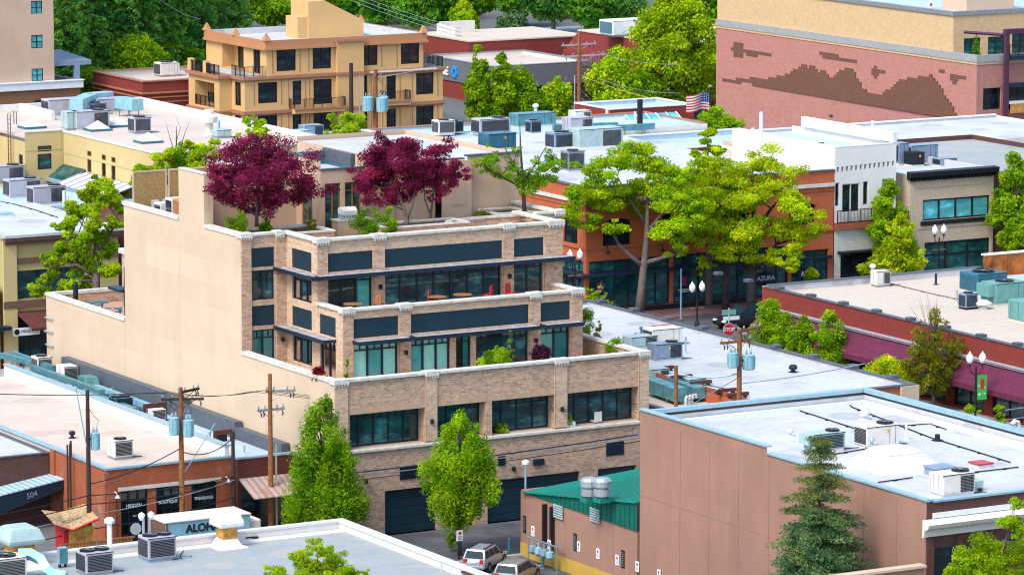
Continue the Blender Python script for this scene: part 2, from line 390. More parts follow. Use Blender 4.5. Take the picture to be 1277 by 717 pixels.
def parapet(root, x0, x1, y0, y1, zr, z1, wallmat, capmat, t=.28, over=.05, ch=.1, sides='NSEW', rooffmat=None, capname='coping'):
    """Low wall round a roof with a cap; each side runs between the corners so nothing overlaps."""
    w = MB(); c = MB(); i = .004
    if 'S' in sides: w.box(x0+i, x1-i, y0+i, y0+t, zr, z1)
    if 'N' in sides: w.box(x0+i, x1-i, y1-t, y1-i, zr, z1)
    if 'W' in sides: w.box(x0+i, x0+t, y0+t, y1-t, zr, z1)
    if 'E' in sides: w.box(x1-t, x1-i, y0+t, y1-t, zr, z1)
    o = over
    if 'S' in sides: c.box(x0-o, x1+o, y0-o, y0+t+o, z1, z1+ch)
    if 'N' in sides: c.box(x0-o, x1+o, y1-t-o, y1+o, z1, z1+ch)
    if 'W' in sides: c.box(x0-o, x0+t+o, y0+t+o, y1-t-o, z1, z1+ch)
    if 'E' in sides: c.box(x1-t-o, x1+o, y0+t+o, y1-t-o, z1, z1+ch)
    obj('parapet', w, M[wallmat], root); obj(capname, c, M[capmat], root)
def shell(root, x0, x1, y0, y1, z1, mat, roofmat, zr=None, holesS=(), holesW=(), rec=.22, z0=0.0, name='wall', cap=None, capmat='coping', pmat=None, sides='NSEW', t=.28, ch=.1, over=.05):
    """Walls with openings, roof and parapet of a flat-roofed building."""
    mb = MB()
    facade(mb, 'Y', y0, x0, x1, z0, z1, holesS, rec); facade(mb, 'X', x0, y0, y1, z0, z1, holesW, rec)
    mb.quad((x1, y0, z0), (x1, y1, z0), (x1, y1, z1), (x1, y0, z1)); mb.quad((x0, y1, z0), (x1, y1, z0), (x1, y1, z1), (x0, y1, z1))
    w = obj(name, mb, M[mat], root)
    if zr is None: zr = z1-.5
    r = MB(); r.box(x0+.01, x1-.01, y0+.01, y1-.01, zr-.2, zr); obj('roof', r, M[roofmat], root)
    if z1 > zr+.02: parapet(root, x0, x1, y0, y1, zr, z1, pmat or roofmat, capmat, t, over, ch, sides)
    return w
def text_mesh(s, size, depth=.02, bold=0.0):
    cu = bpy.data.curves.new('lettering', 'FONT'); cu.body = s; cu.size = size; cu.extrude = depth/2; cu.offset = bold
    cu.align_x = 'CENTER'; cu.align_y = 'CENTER'
    o = bpy.data.objects.new('lettering', cu); C.objects.link(o)
    dg = bpy.context.evaluated_depsgraph_get(); dg.update()
    me = bpy.data.meshes.new_from_object(o.evaluated_get(dg)); bpy.data.objects.remove(o); return me
def lettering(parent, s, size, ax, pos, a, z, mat, depth=.02, bold=.0, rot=0.0, stretch=1.0, name='lettering'):
    me = text_mesh(s, size, depth, bold); me.materials.clear(); me.materials.append(M[mat])
    R = Matrix.Rotation(math.pi/2, 4, 'X')
    if ax == 'X': R = Matrix.Rotation(-math.pi/2, 4, 'Z') @ R
    p = (a, pos, z) if ax == 'Y' else (pos, a, z)
    me.transform(Matrix.Translation(p) @ R @ Matrix.Rotation(rot, 4, 'Z') @ Matrix.Diagonal((stretch, 1, 1, 1)))
    o = bpy.data.objects.new(name, me); C.objects.link(o)
    if parent: o.parent = parent
    return o

# ---------------------------------------------------------------- plants
rng = np.random.default_rng(11)
def leaves_mesh(name, cen, rad, n, size, mat, parent, squash=1.0, upbias=.6, aspect=.6, droop=None):
    n = int(n*1.7); size = size*.76
    cen = np.asarray(cen, float); rad = np.asarray(rad, float)
    if rad.ndim == 1: rad = np.stack([rad, rad, rad*squash], 1)
    wgt = rad.prod(1)**(2/3); idx = rng.choice(len(cen), n, p=wgt/wgt.sum())
    d = rng.normal(size=(n, 3)); d /= np.linalg.norm(d, axis=1)[:, None]
    r = rng.random(n)**.45
    p = cen[idx]+d*r[:, None]*rad[idx]
    nr = rng.normal(size=(n, 3)); nr += d*.9; nr[:, 2] += upbias; nr /= np.linalg.norm(nr, axis=1)[:, None]
    if droop is not None:
        nr = rng.normal(size=(n, 3))*.5; nr[:, 2] += 1; nr /= np.linalg.norm(nr, axis=1)[:, None]
    a = np.cross(nr, rng.normal(size=(n, 3))); a /= np.linalg.norm(a, axis=1)[:, None]
    b = np.cross(nr, a)
    s = size*(.6+.8*rng.random(n))[:, None]
    v = np.stack([p+a*s, p+b*s*aspect+nr*s*.15, p-a*s, p-b*s*aspect+nr*s*.15], 1).reshape(-1, 3)
    me = bpy.data.meshes.new(name); me.vertices.add(4*n); me.vertices.foreach_set('co', v.ravel())
    me.loops.add(4*n); me.loops.foreach_set('vertex_index', np.arange(4*n, dtype=np.int32))
    me.polygons.add(n); me.polygons.foreach_set('loop_start', np.arange(0, 4*n, 4, dtype=np.int32))
    me.polygons.foreach_set('loop_total', np.full(n, 4, np.int32)); me.update(calc_edges=True)
    tone = np.clip(rng.normal(.5, .28, len(cen)), 0, 1)[idx]*.72+rng.random(n)*.28  # random leaf colour; the clump share imitates lit clumps and dark gaps
    at = me.attributes.new('tone', 'FLOAT', 'POINT'); at.data.foreach_set('value', np.repeat(tone, 4).astype(np.float32))
    me.materials.append(mat)
    o = bpy.data.objects.new(name, me); C.objects.link(o)
    if parent: o.parent = parent
    return o
ENV = {
 'oval': lambda t: math.sin(math.pi*min(1, max(0, t))**.75)**.65*(1-.18*t),
 'pyr': lambda t: (min(1, t/.18)**.6)*(1-t)**.62+.03,
 'cone': lambda t: (min(1, t/.08)**.6)*(1-t)**.9+.02,
 'round': lambda t: math.sqrt(max(0, 1-(2*t-1)**2)),
 'vase': lambda t: (.35+.65*min(1, t/.55))*math.sqrt(max(0, 1-max(0, (t-.55)/.45)**2)),
 'dome': lambda t: math.sqrt(max(0, 1-t*t)),
 'column': lambda t: min(1, t/.15)**.5*min(1, (1-t)/.35+.05)**.7,
}
def tree(name, label, base, h, w, env='oval', leaf='mid', n=5000, ls=.14, clump=.16, nc=60, trunk_h=.2, tr=.14, bark='bark', group=None, seed=0, squash=.8, limbs=16, cat='tree', lean=(0, 0), inner=.35, bare=0.0):
    r = random.Random(seed)
    root = thing(name, label, cat, base, r.uniform(0, 6), group)
    z0 = h*trunk_h; ch = h-z0; cen = []; rad = []
    f = ENV[env]
    mx = max(f(i/40) for i in range(41))
    while len(cen) < nc:
        t = r.random()
        rr = f(t)/mx
        if r.random() > rr**1.0+.06: continue
        q = math.sqrt(inner**2+(1-inner**2)*r.random()) if r.random() < .8 else r.random()
        cr = clump*w*r.choice((.45, .7, .9, 1.2))*(.55+.45*rr)
        R = max(0, rr*w/2*r.uniform(.85, 1.1)-cr*.55)*q
        a = r.uniform(0, 2*math.pi)
        cen.append((R*math.cos(a)+lean[0]*t, R*math.sin(a)+lean[1]*t, z0+ch*t*.96)); rad.append(cr)
    tb = MB()
    top = z0+ch*.82
    tb.tube([(0, 0, -.05), (0, 0, z0*.5), (lean[0]*.1+r.uniform(-.05, .05), lean[1]*.1, z0+ch*.15), (lean[0]*.5, lean[1]*.5, top)], [tr*1.25, tr, tr*.85, tr*.15], 8)
    order = sorted(range(len(cen)), key=lambda i: r.random())[:limbs]
    for i in order:
        c = cen[i]; zs = min(top*.9, max(z0*.8, c[2]-.35*ch*r.uniform(.4, 1)))
        s = (lean[0]*.3, lean[1]*.3, zs)
        mid = ((s[0]+c[0])/2+r.uniform(-.1, .1)*w*.3, (s[1]+c[1])/2+r.uniform(-.1, .1)*w*.3, (zs+c[2])/2+.05*ch)
        k = tr*.42
        tb.tube([s, mid, c], [k, k*.6, k*.15], 5)
    if bare:
        for k in range(int(bare)):
            a = r.uniform(0, 6.28); q = r.uniform(.1, .5)*w
            tb.tube([(0, 0, top*.75), (q*.4*math.cos(a), q*.4*math.sin(a), h*.85), (q*.7*math.cos(a), q*.7*math.sin(a), h*r.uniform(1.0, 1.14))], [tr*.25, tr*.14, tr*.05], 4)
    obj('trunk', tb, M[bark], root, smooth=True)
    leaves_mesh('crown', cen, rad, n, ls, L[leaf], root, squash)
    return root
def lobed_tree(name, label, base, lobes, leaf, n, ls, trunk, tr, bark='bark', seed=0, depth=.5, squash=.62, sub=7, cat='tree', group=None, jitter=1.0, far=1.0, rr=(.3, .72)):
    """Street tree with a crown surveyed lobe by lobe: (u, v, radius) of each, set at varied depth round the trunk. trunk: list of pixel polylines with radii."""
    r = random.Random(seed); b = Vector(base); k = ppm(b)
    root = thing(name, label, cat, base, 0, group)
    dist = (b-Vector((0, 0, CAMH))).dot(_fw)
    def at(u, v, dd=0.0):
        d = ray(u, v); p = Vector((0, 0, CAMH))+d*(dist+dd); return p-b
    cen = []; rad = []; tb = MB()
    us = [l[0] for l in lobes]; half = (max(us)-min(us))/2/k
    for (u, v, pr) in lobes:
        dd = r.uniform(-1, far)*half*depth
        R = pr/k
        for s in range(sub):
            o = Vector((r.gauss(0, .5), r.gauss(0, .5), r.gauss(0, .36)))*R*jitter
            c = at(u, v, dd)+o; cen.append(tuple(c)); rad.append(R*r.uniform(*rr))
        c = at(u, v, dd)
        low = [(math.hypot(q[0]-u, (q[1]-v)*.7), q) for pl in trunk for q in pl if q[1] > v+pr*.3 and q[2] < 1] or [(0, trunk[0][-1])]
        q = min(low, key=lambda t: t[0])[1]; s = at(q[0], q[1], 0)
        tb.tube([s, (s+c)/2+Vector((0, 0, -.05*(c-s).length)), c], [tr*min(.4, q[2]*.6), tr*.16, tr*.04], 5)
    for pl in trunk:
        pts = [at(q[0], q[1], q[3] if len(q) > 3 else 0) for q in pl]; tb.tube(pts, [q[2]*tr for q in pl], 9)
    obj('trunk', tb, M[bark], root, smooth=True)
    leaves_mesh('crown', cen, rad, n, ls, L[leaf], root, squash)
    return root
def conifer(name, label, base, h, w, leaf='pine', n=6000, ls=.16, tiers=16, tr=.16, seed=0, group=None, zlow=.06, gap=.5, cat='tree', power=.85, tipleaf=None):
    r = random.Random(seed); root = thing(name, label, cat, base, r.uniform(0, 6), group)
    tb = MB(); tb.tube([(0, 0, -.05), (0, 0, h*.5), (0, 0, h)], [tr, tr*.6, tr*.06], 8)
    cen = []; rad = []
    for i in range(tiers):
        t = zlow+(1-zlow)*(i/(tiers-.2))
        R = w/2*(1-t)**power+.04*w
        nb = max(4, int(9*(1-t)+3)); a0 = r.uniform(0, 6.28)
        for j in range(nb):
            a = a0+2*math.pi*j/nb+r.uniform(-.2, .2); Rb = R*r.uniform(.72, 1.12)
            z = h*t+r.uniform(-.02, .02)*h
            tip = (Rb*math.cos(a), Rb*math.sin(a), z-.16*Rb)
            if Rb > .12*w: tb.tube([(0, 0, z), (tip[0]*.5, tip[1]*.5, z+.02*Rb), tip], [tr*.22, tr*.14, tr*.04], 4)
            for q in (.3, .55, .8, 1.0):
                rr = (.2*R+.06*w)*(1.15-.45*q)*r.uniform(.8, 1.2)
                cen.append((tip[0]*q, tip[1]*q, z-.16*Rb*q*q+r.uniform(-.05, .05)*R)); rad.append((rr, rr, rr*gap))
    obj('trunk', tb, M['bark_d'], root, smooth=True)
    if tipleaf:
        hi = [i for i in range(len(cen)) if cen[i][2] > h*.66]; lo = [i for i in range(len(cen)) if cen[i][2] <= h*.72]
        leaves_mesh('crown_tip', [cen[i] for i in hi], [rad[i] for i in hi], n//9, ls, L[tipleaf], root, upbias=.3, aspect=.3)
        cen = [cen[i] for i in lo]; rad = [rad[i] for i in lo]
    leaves_mesh('crown', cen, rad, n, ls, L[leaf], root, upbias=.3, aspect=.45)
    return root
def shrub(label, base, w, h, leaf='bushg', n=900, ls=.07, seed=0, name='bush', cat='bush', group=None, env='round', pot=None, clump=.3, nc=14):
    r = random.Random(seed); root = thing(name, label, cat, base, 0, group)
    cen = []; rad = []
    z0 = 0.0
    if pot:
        p = MB(); p.lathe(0, 0, [(pot*.75, 0), (pot, pot*1.5), (pot*1.08, pot*1.5), (pot*1.08, pot*1.7), (pot*.9, pot*1.7), (.02, pot*1.6)], 12); obj('pot', p, M['wood'], root); z0 = pot*1.5
    f = ENV[env]
    for i in range(nc):
        t = r.random(); a = r.uniform(0, 6.28); R = f(t)*w/2*math.sqrt(r.random())*.75
        cen.append((R*math.cos(a), R*math.sin(a), z0+t*h*.85+.1*h)); rad.append(clump*w*r.uniform(.5, 1)*(.35+.65*f(t)))
    tb = MB()
    for i in range(5):
        c = cen[i]; tb.tube([(r.uniform(-.05, .05), r.uniform(-.05, .05), z0-.02), c], [.025, .008], 4)
    obj('stem', tb, M['bark'], root); leaves_mesh('foliage', cen, rad, n, ls, L[leaf], root, .85)
    return root

# ---------------------------------------------------------------- rooftop machines
def hvac(label, p, sx, sy, sz, paint='lilac', fans=1, coil='SW', curb='greymetal', name='air_conditioner', cat='air conditioner', rz=0.0, curbh=.15, hood=False, group=None, panels=True, coilmat='black'):
    """Packaged rooftop unit: casing on a curb, louvred coil faces, fan rings with guards, access panels."""
    root = thing(name, label, cat, p, rz, group)
    c = MB(); c.cbox(0, 0, 0, sx*.94, sy*.94, curbh); obj('curb', c, M[curb], root)
    k = MB(); k.cbox(0, 0, curbh, sx, sy, sz); obj('casing', k, M[paint], root, bevel=min(sx, sy)*.03)
    zc = curbh
    for s in coil:
        g = MB()
        n = max(4, int(sz/.09))
        fs = .86 if s.isupper() else .42
        for i in range(n):
            z = zc+sz*.1+sz*.8*i/n; hgt = sz*.8/n*.62
            if s in 'Ss':
                x0, x1 = (-sx/2*fs, sx/2*fs) if s == 'S' else (sx*.04, sx*.45)
                g.box(x0, x1, -sy/2-.025, -sy/2-.004, z, z+hgt)
            else:
                y0, y1 = (-sy/2*fs, sy/2*fs) if s == 'W' else (sy*.04, sy*.45)
                g.box(-sx/2-.025, -sx/2-.004, y0, y1, z, z+hgt)
        obj('coil_grille', g, M[coilmat], root)
    q = MB(); h5 = len(label)
    for t in (-.18, .2, .38) if sx > 1.3 else (.0,):
        if 'S' not in coil: q.box(sx*t-.008, sx*t+.008, -sy/2-.012, -sy/2-.003, curbh+.06, curbh+sz-.05)
        if 'W' not in coil: q.box(-sx/2-.012, -sx/2-.003, sy*t*.9-.008, sy*t*.9+.008, curbh+.06, curbh+sz-.05)
    q.box(-sx/2-.02, sx/2+.02, -sy/2-.02, -sy/2-.004, curbh+sz-.05, curbh+sz-.01)
    obj('panel_seam', q, M['black'], root)
    q = MB(); lx = sx*(-.3+.07*(h5 % 7)); q.box(lx, lx+.16, -sy/2-.016, -sy/2-.004, curbh+sz*.62, curbh+sz*.78)
    if 'S' not in coil: obj('label_plate', q, M['white' if h5 % 2 else 'yellow'], root)
    q = MB(); px = sx/2+.12; q.tube([(px, -sy*.2, 0), (px, -sy*.2, curbh+sz*(.35+.05*(h5 % 5))), (sx/2-.02, -sy*.2, curbh+sz*(.35+.05*(h5 % 5)))], .03, 5); q.tube([(px, -sy*.2, .06), (px+.5+.1*(h5 % 4), -sy*.35, .06)], .025, 5); obj('line_set', q, M['black'], root)
    zt = curbh+sz
    for i in range(fans):
        fx = (i-(fans-1)/2)*sx/max(fans, 1) if sx >= sy else 0; fy = 0 if sx >= sy else (i-(fans-1)/2)*sy/max(fans, 1)
        if fans == 1 and sx > sy*1.5: fx = sx*.25
        R = min(sx, sy)*(.36 if fans == 1 else .30)
        f = MB(); f.lathe(fx, fy, [(R, zt-.01), (R*1.02, zt+.09), (R*.9, zt+.09), (R*.86, zt+.03), (.02, zt+.02)], 18)
        o = obj('fan_ring', f, M['black'], root)
        q = MB()
        for j in range(4):
            a = j*math.pi/4; q.tube([(fx-R*math.cos(a), fy-R*math.sin(a), zt+.1), (fx+R*math.cos(a), fy+R*math.sin(a), zt+.1)], .008, 4)
        q.cyl(fx, fy, zt+.06, zt+.12, R*.25, 10); obj('fan_guard', q, M['greymetal'], o)
    if hood:
        q = MB(); q.prism([(-sy*.4, curbh+sz*.35), (-sy*.4, curbh+sz*.95), (sy*.4, curbh+sz*.95), (sy*.4, curbh+sz*.35)], 'X', -sx/2-sx*.18, -sx/2-.004)
        obj('intake_hood', q, M[paint], root)
    if panels:
        q = MB(); q.box(-sx*.46, -sx*.06, -sy/2-.018, -sy/2-.003, curbh+sz*.12, curbh+sz*.9)
        if 'S' not in coil: obj('access_panel', q, M[paint], root)
    return root
def box_at(u, v, z): return G(u, v, z)
def vent_pipe(label, p, h, r=.06, cap=True, mat='galv', group=None, name='vent_pipe'):
    root = thing(name, label, 'vent pipe', p, 0, group)
    q = MB(); q.lathe(0, 0, [(r*2.4, 0), (r*1.4, .06), (r, .1), (r, h)], 10); obj('pipe', q, M[mat], root, smooth=False)
    if cap:
        c = MB(); c.lathe(0, 0, [(r*.9, h-.02), (r*1.9, h), (r*2, h+r*1.2), (r*1.2, h+r*2), (.005, h+r*2.2)], 12); obj('cap', c, M[mat], root)
    return root
def skylight(label, p, sx, sy, h=.45, glass='white', base='deepblue', group=None):
    root = thing('skylight', label, 'skylight', p, 0, group)
    q = MB(); q.cbox(0, 0, 0, sx, sy, .18); obj('curb', q, M[base], root)
    q = MB(); q.frustum(0, 0, .18, .18+h, sx*.44, sy*.44, .03, .03); obj('dome', q, M[glass], root)
    return root
def hatch(label, p, sx, sy, h=.25, top='red', side='offwhite', group=None, name='roof_hatch'):
    root = thing(name, label, 'roof hatch', p, 0, group)
    q = MB(); q.cbox(0, 0, 0, sx*.9, sy*.9, h); obj('curb', q, M[side], root)
    q = MB(); q.cbox(0, 0, h, sx, sy, .08); obj('lid', q, M[top], root, bevel=.02)
    return root
def duct(label, pts, w, h, mat='tealduct', legs=True, zroof=0, group=None):
    pts = [Vector(p) for p in pts]; root = thing('air_duct', label, 'duct', (0, 0, 0), 0, group)
    root.location = (pts[0].x, pts[0].y, zroof); off = root.location
    q = MB()
    for a, b in zip(pts, pts[1:]):
        d = (b-a).normalized(); s = Vector((0, 0, 1)).cross(d).normalized()*w/2; u = Vector((0, 0, h))
        a2, b2 = a-off, b-off+d*w*.001
        vs = [a2-s, a2+s, a2+s+u, a2-s+u, b2-s, b2+s, b2+s+u, b2-s+u]
        q.add(vs, [(0, 3, 2, 1), (4, 5, 6, 7), (0, 1, 5, 4), (1, 2, 6, 5), (2, 3, 7, 6), (3, 0, 4, 7)])
        nn = max(2, int((b-a).length/1.3))
        for i in range(1, nn):
            m = a2+(b2-a2)*i/nn; e = 1.06; du = d*.02
            s2 = s*e; z1 = Vector((0, 0, -h*.03)); u2 = Vector((0, 0, h*1.03))
            q.add([m-s2+z1-du, m+s2+z1-du, m+s2+u2-du, m-s2+u2-du, m-s2+z1+du, m+s2+z1+du, m+s2+u2+du, m-s2+u2+du], [(0, 3, 2, 1), (4, 5, 6, 7), (0, 1, 5, 4), (1, 2, 6, 5), (2, 3, 7, 6), (3, 0, 4, 7)])
    obj('casing', q, M[mat], root)
    if legs:
        for a, b in zip(pts, pts[1:]):
            nn = max(2, int((b-a).length/2.2))
            for i in range(nn):
                m = a+(b-a)*(i+.5)/nn-off; d = (b-a).normalized(); s = Vector((0, 0, 1)).cross(d).normalized()*w*.46
                l = MB()
                for k in (-1, 1): l.box(m.x+s.x*k-.03, m.x+s.x*k+.03, m.y+s.y*k-.03, m.y+s.y*k+.03, 0, m.z)
                obj('leg', l, M['tealduct'], root)
    return root

# ---------------------------------------------------------------- street furniture
def wire(label, a, b, sag=.3, r=.014, n=14, mat='black', group='overhead wires', name='power_line'):
    a, b = Vector(a), Vector(b); q = MB()
    pts = [a+(b-a)*(i/n)-Vector((0, 0, 4*sag*(i/n)*(1-i/n))) for i in range(n+1)]
    q.tube(pts, r, 5); return tag(obj(name, q, M[mat]), label, 'wire', group)
def insulator(par, x, y, z, s=1.0):
    q = MB(); q.lathe(x, y, [(.02*s, z), (.06*s, z+.05*s), (.035*s, z+.08*s), (.06*s, z+.12*s), (.03*s, z+.2*s), (.005, z+.22*s)], 8); obj('insulator', q, M['greymetal'], par)
def pole(label, p, h, r=.15, mat='woodpole', arms=(), cans=(), conduit=None, group=None, drop=True, armmat='darkpole', cutouts=True):
    """arms: (z, length, along axis angle, offset); cans: (angle, z, radius, height)"""
    root = thing('utility_pole', label, 'utility pole', p, 0, group)
    q = MB(); q.tube([(0, 0, -.1), (0, 0, h*.5), (0, 0, h)], [r*1.15, r, r*.8], 12); obj('post', q, M[mat], root, smooth=False)
    for (z, ln, ang, off) in arms:
        c, s = math.cos(ang), math.sin(ang); q = MB()
        a = Vector((c*(-ln/2+off), s*(-ln/2+off), z)); b = Vector((c*(ln/2+off), s*(ln/2+off), z))
        nx = Vector((-s, c, 0))*(-.0)
        w = Vector((-s, c, 0))*.06
        q.add([a-w, a+w, a+w+Vector((0, 0, .13)), a-w+Vector((0, 0, .13)), b-w, b+w, b+w+Vector((0, 0, .13)), b-w+Vector((0, 0, .13))], [(0, 3, 2, 1), (4, 5, 6, 7), (0, 1, 5, 4), (1, 2, 6, 5), (2, 3, 7, 6), (3, 0, 4, 7)])
        for k in (-1, 1):
            q.tube([(c*k*ln*.3+c*off, s*k*ln*.3+s*off, z+.03), (0, 0, z-.5)], .02, 4)
        arm = obj('crossarm', q, M[armmat], root)
        for t in (-.92, -.45, .45, .92): insulator(arm, c*(ln/2*t+off), s*(ln/2*t+off), z+.13)
        if cutouts:
            for t in (-.8, -.6, .8):
                q = MB(); x, y = c*(ln/2*t+off), s*(ln/2*t+off); q.tube([(x, y, z), (x+.05, y-.08, z-.16), (x, y-.1, z-.32)], [.03, .045, .03], 6); obj('fuse_cutout', q, M['black'], arm)
    for (ang, z, cr, hh) in cans:
        c, s = math.cos(ang), math.sin(ang); d = r+cr+.05
        q = MB(); q.lathe(c*d, s*d, [(cr*.9, z), (cr, z+.04), (cr, z+hh*.92), (cr*1.05, z+hh*.93), (cr*1.05, z+hh*.98), (cr*.6, z+hh*1.04), (.01, z+hh*1.06)], 16)
        for k in range(8):
            a = k*math.pi/4; q.box(c*d+math.cos(a)*cr*1.03-.02, c*d+math.cos(a)*cr*1.03+.02, s*d+math.sin(a)*cr*1.03-.02, s*d+math.sin(a)*cr*1.03+.02, z+hh*.15, z+hh*.85)
        t = obj('transformer', q, M['xfmr'], root, smooth=False)
        for k in (-1, 1):
            q = MB(); q.lathe(c*d+k*cr*.4, s*d, [(.05, z+hh*1.0), (.05, z+hh*1.1), (.09, z+hh*1.14), (.04, z+hh*1.24), (.02, z+hh*1.34)], 8); obj('bushing', q, M['greymetal'], t)
        q = MB(); q.box(min(c*r, c*d)-.03, max(c*r, c*d)+.03, min(s*r, s*d)-.03, max(s*r, s*d)+.03, z+hh*.6, z+hh*.7); obj('bracket', q, M['black'], root)
        if drop:
            q = MB(); q.tube([(c*d+cr*.4, s*d, z+hh*1.34), (c*d*1.5, s*d*1.5, z+hh*1.7), (c*d*.6, s*d*.6-.1, z+hh*2.1), (0, -r, z+hh*2.5)], .014, 4); obj('drop_wire', q, M['black'], root)
    if conduit:
        zc, off = conduit; q = MB(); q.tube([(off, -.05, 0), (off, -.05, zc)], .055, 8); obj('conduit', q, M['galv'], root)
    return root
def globe_lamp(label, p, h, span=.85, banner=None, group='twin globe street lamps', arm_ang=0.0, plank=True):
    root = thing('street_lamp', label, 'street lamp', p, arm_ang, group)
    q = MB(); q.lathe(0, 0, [(.2, 0), (.2, .25), (.12, .5), (.075, .7), (.06, h*.8), (.05, h-.75)], 12); obj('post', q, M['black'], root)
    for k in (-1, 1):
        q = MB(); q.tube([(0, 0, h-1.3), (k*span*.3, 0, h-1.15), (k*span*.5, 0, h-.85), (k*span*.5, 0, h-.62)], [.04, .035, .03, .05], 8); q.lathe(k*span/2, 0, [(.06, h-.64), (.12, h-.6), (.12, h-.55)], 10); obj('arm', q, M['black'], root)
        q = MB(); q.lathe(k*span/2, 0, [(.09, h-.56), (.19, h-.4), (.24, h-.2), (.2, h-.02), (.11, h+.12), (.05, h+.17), (.05, h+.22), (.005, h+.27)], 16); obj('globe', q, M['globe'], root, smooth=True)
    if plank:
        q = MB(); q.box(-.6, .6, -.03, .03, h-1.75, h-1.68); obj('banner_arm', q, M['wood'], root)
    if banner: street_banner(root, h)
    return root
def car(label, p, rz, paint, L_=4.6, W=1.78, H=1.62, name='parked_car', kind='suv', group=None, cat='car', rack=True):
    """Estate/SUV: +x is forward."""
    root = thing(name, label, cat, p, rz, group)
    body = MB(); hw = W/2; zb = .92
    # lower body: stations along x with (x, bottom, top, halfwidth)
    st = [(-L_/2, .42, .78, hw*.86), (-L_/2+.06, .34, .95, hw*.94), (-L_/2+.5, .30, .99, hw), (-.6, .28, .97, hw), (.7, .28, .95, hw), (L_/2-1.0, .30, .93, hw*.99), (L_/2-.35, .32, .82, hw*.95), (L_/2-.05, .36, .68, hw*.85), (L_/2, .42, .60, hw*.8)]
    ring = []
    for (x, b, t, w) in st:
        ring.append([(x, -w*.9, b), (x, w*.9, b), (x, w, b+.15), (x, w, t-.14), (x, w*.93, t), (x, -w*.93, t), (x, -w, t-.14), (x, -w, b+.15)])
    vs = [v for r_ in ring for v in r_]; fs = []
    for i in range(len(ring)-1):
        for k in range(8): fs.append((i*8+k, i*8+(k+1) % 8, (i+1)*8+(k+1) % 8, (i+1)*8+k))
    fs += [tuple(range(8))[::-1], tuple(range((len(ring)-1)*8, len(ring)*8))]
    body.add(vs, fs)
    # cabin
    xr0, xr1 = -L_/2+.12, L_*.5-1.15
    tr0, tr1 = -L_/2+.42, L_*.5-2.0
    cb = [(xr0, .95), (tr0, H), (tr1, H), (xr1, .93)]
    bw, tw = hw*.93, hw*.74
    def cab(z): return bw+(tw-bw)*(z-.93)/(H-.93)
    cv = []
    for (x, z) in cb: cv += [(x, -cab(z), z), (x, cab(z), z)]
    body.add(cv, [(0, 1, 3, 2), (2, 3, 5, 4), (4, 5, 7, 6), (0, 2, 4, 6), (1, 7, 5, 3), (0, 6, 7, 1)])
    o = obj('body', body, M[paint], root, bevel=.05); smooth_mesh(o.data)
    def glassq(name, pts, thick=.012):
        q = MB(); q.quad(*pts); obj(name, q, M['carglass'], root)
    e = .012
    def lerp(a, b, t): return tuple(a[i]+(b[i]-a[i])*t for i in range(3))
    RB = [(xr0-e, -bw*.86, 1.02), (xr0-e, bw*.86, 1.02), (tr0-e*2.2, tw*.86, H-.10), (tr0-e*2.2, -tw*.86, H-.10)]
    def shiftx(z): return xr0+(tr0-xr0)*(z-.95)/(H-.95)
    RB = [(shiftx(1.03)-.02, -cab(1.03)*.86, 1.03), (shiftx(1.03)-.02, cab(1.03)*.86, 1.03), (shiftx(H-.1)-.02, cab(H-.1)*.86, H-.1), (shiftx(H-.1)-.02, -cab(H-.1)*.86, H-.1)]
    glassq('rear_window', RB)
    def sx1(z): return xr1+(tr1-xr1)*(z-.93)/(H-.93)
    glassq('windscreen', [(sx1(1.0)+.02, -cab(1.0)*.9, 1.0), (sx1(1.0)+.02, cab(1.0)*.9, 1.0), (sx1(H-.08)+.02, cab(H-.08)*.9, H-.08), (sx1(H-.08)+.02, -cab(H-.08)*.9, H-.08)])
    zl, zh = 1.02, H-.1
    for s in (-1, 1):
        for (fa, fb) in ((.06, .30), (.33, .62), (.65, .94)):
            q = []
            for (f, z) in ((fa, zl), (fb, zl), (fb, zh), (fa, zh)):
                x0, x1 = shiftx(z), sx1(z); q.append((x0+(x1-x0)*f, s*(cab(z)+.012), z))
            glassq('side_window', q)
        for x in (-L_/2+.82, L_/2-.88):
            q = MB(); q.tube([(x, s*(hw-.2), .33), (x, s*(hw+.015), .33)], .33, 20); w = obj('wheel', q, M['black'], root)
            q = MB(); q.tube([(x, s*(hw-.02), .33), (x, s*(hw+.03), .33)], .2, 14); obj('rim', q, M['greymetal'], w)
            q = MB(); q.tube([(x, s*(hw-.3), .36), (x, s*(hw+.006), .36)], .39, 20); obj('wheel_arch', q, M['black'], root)
        q = MB(); q.box(-L_/2-.015, -L_/2+.12, s*hw*.68-.14, s*hw*.68+.14, .72, 1.0); obj('tail_light', q, M['red'], root, bevel=.02)
        q = MB(); q.box(L_/2-.25, L_/2-.02, s*hw*.66-.18, s*hw*.66+.18, .62, .76); obj('headlight', q, M['globe'], root, bevel=.03)
        q = MB(); q.cbox(xr1-.45, s*(hw+.06), .95, .1, .2, .15); obj('wing_mirror', q, M['black'], root, bevel=.02)
        if rack:
            q = MB(); q.box(tr0+.1, tr1-.1, s*tw*.85-.025, s*tw*.85+.025, H+.03, H+.08)
            for xx in (tr0+.2, (tr0+tr1)/2, tr1-.2): q.cbox(xx, s*tw*.85, H-.02, .06, .05, .06)
            obj('roof_rail', q, M['black'], root)
    q = MB(); q.box(-L_/2-.03, -L_/2+.1, -hw*.85, hw*.85, .38, .55); obj('rear_bumper', q, M['greymetal' if paint != 'black' else 'black'], root, bevel=.03)
    q = MB(); q.box(-L_/2-.025, -L_/2-.005, -.2, .2, .78, .9); obj('number_plate', q, M['sign_white'], root)
    q = MB(); q.box(L_/2-.06, L_/2+.012, -hw*.45, hw*.45, .45, .6); obj('grille', q, M['black'], root)
    return root
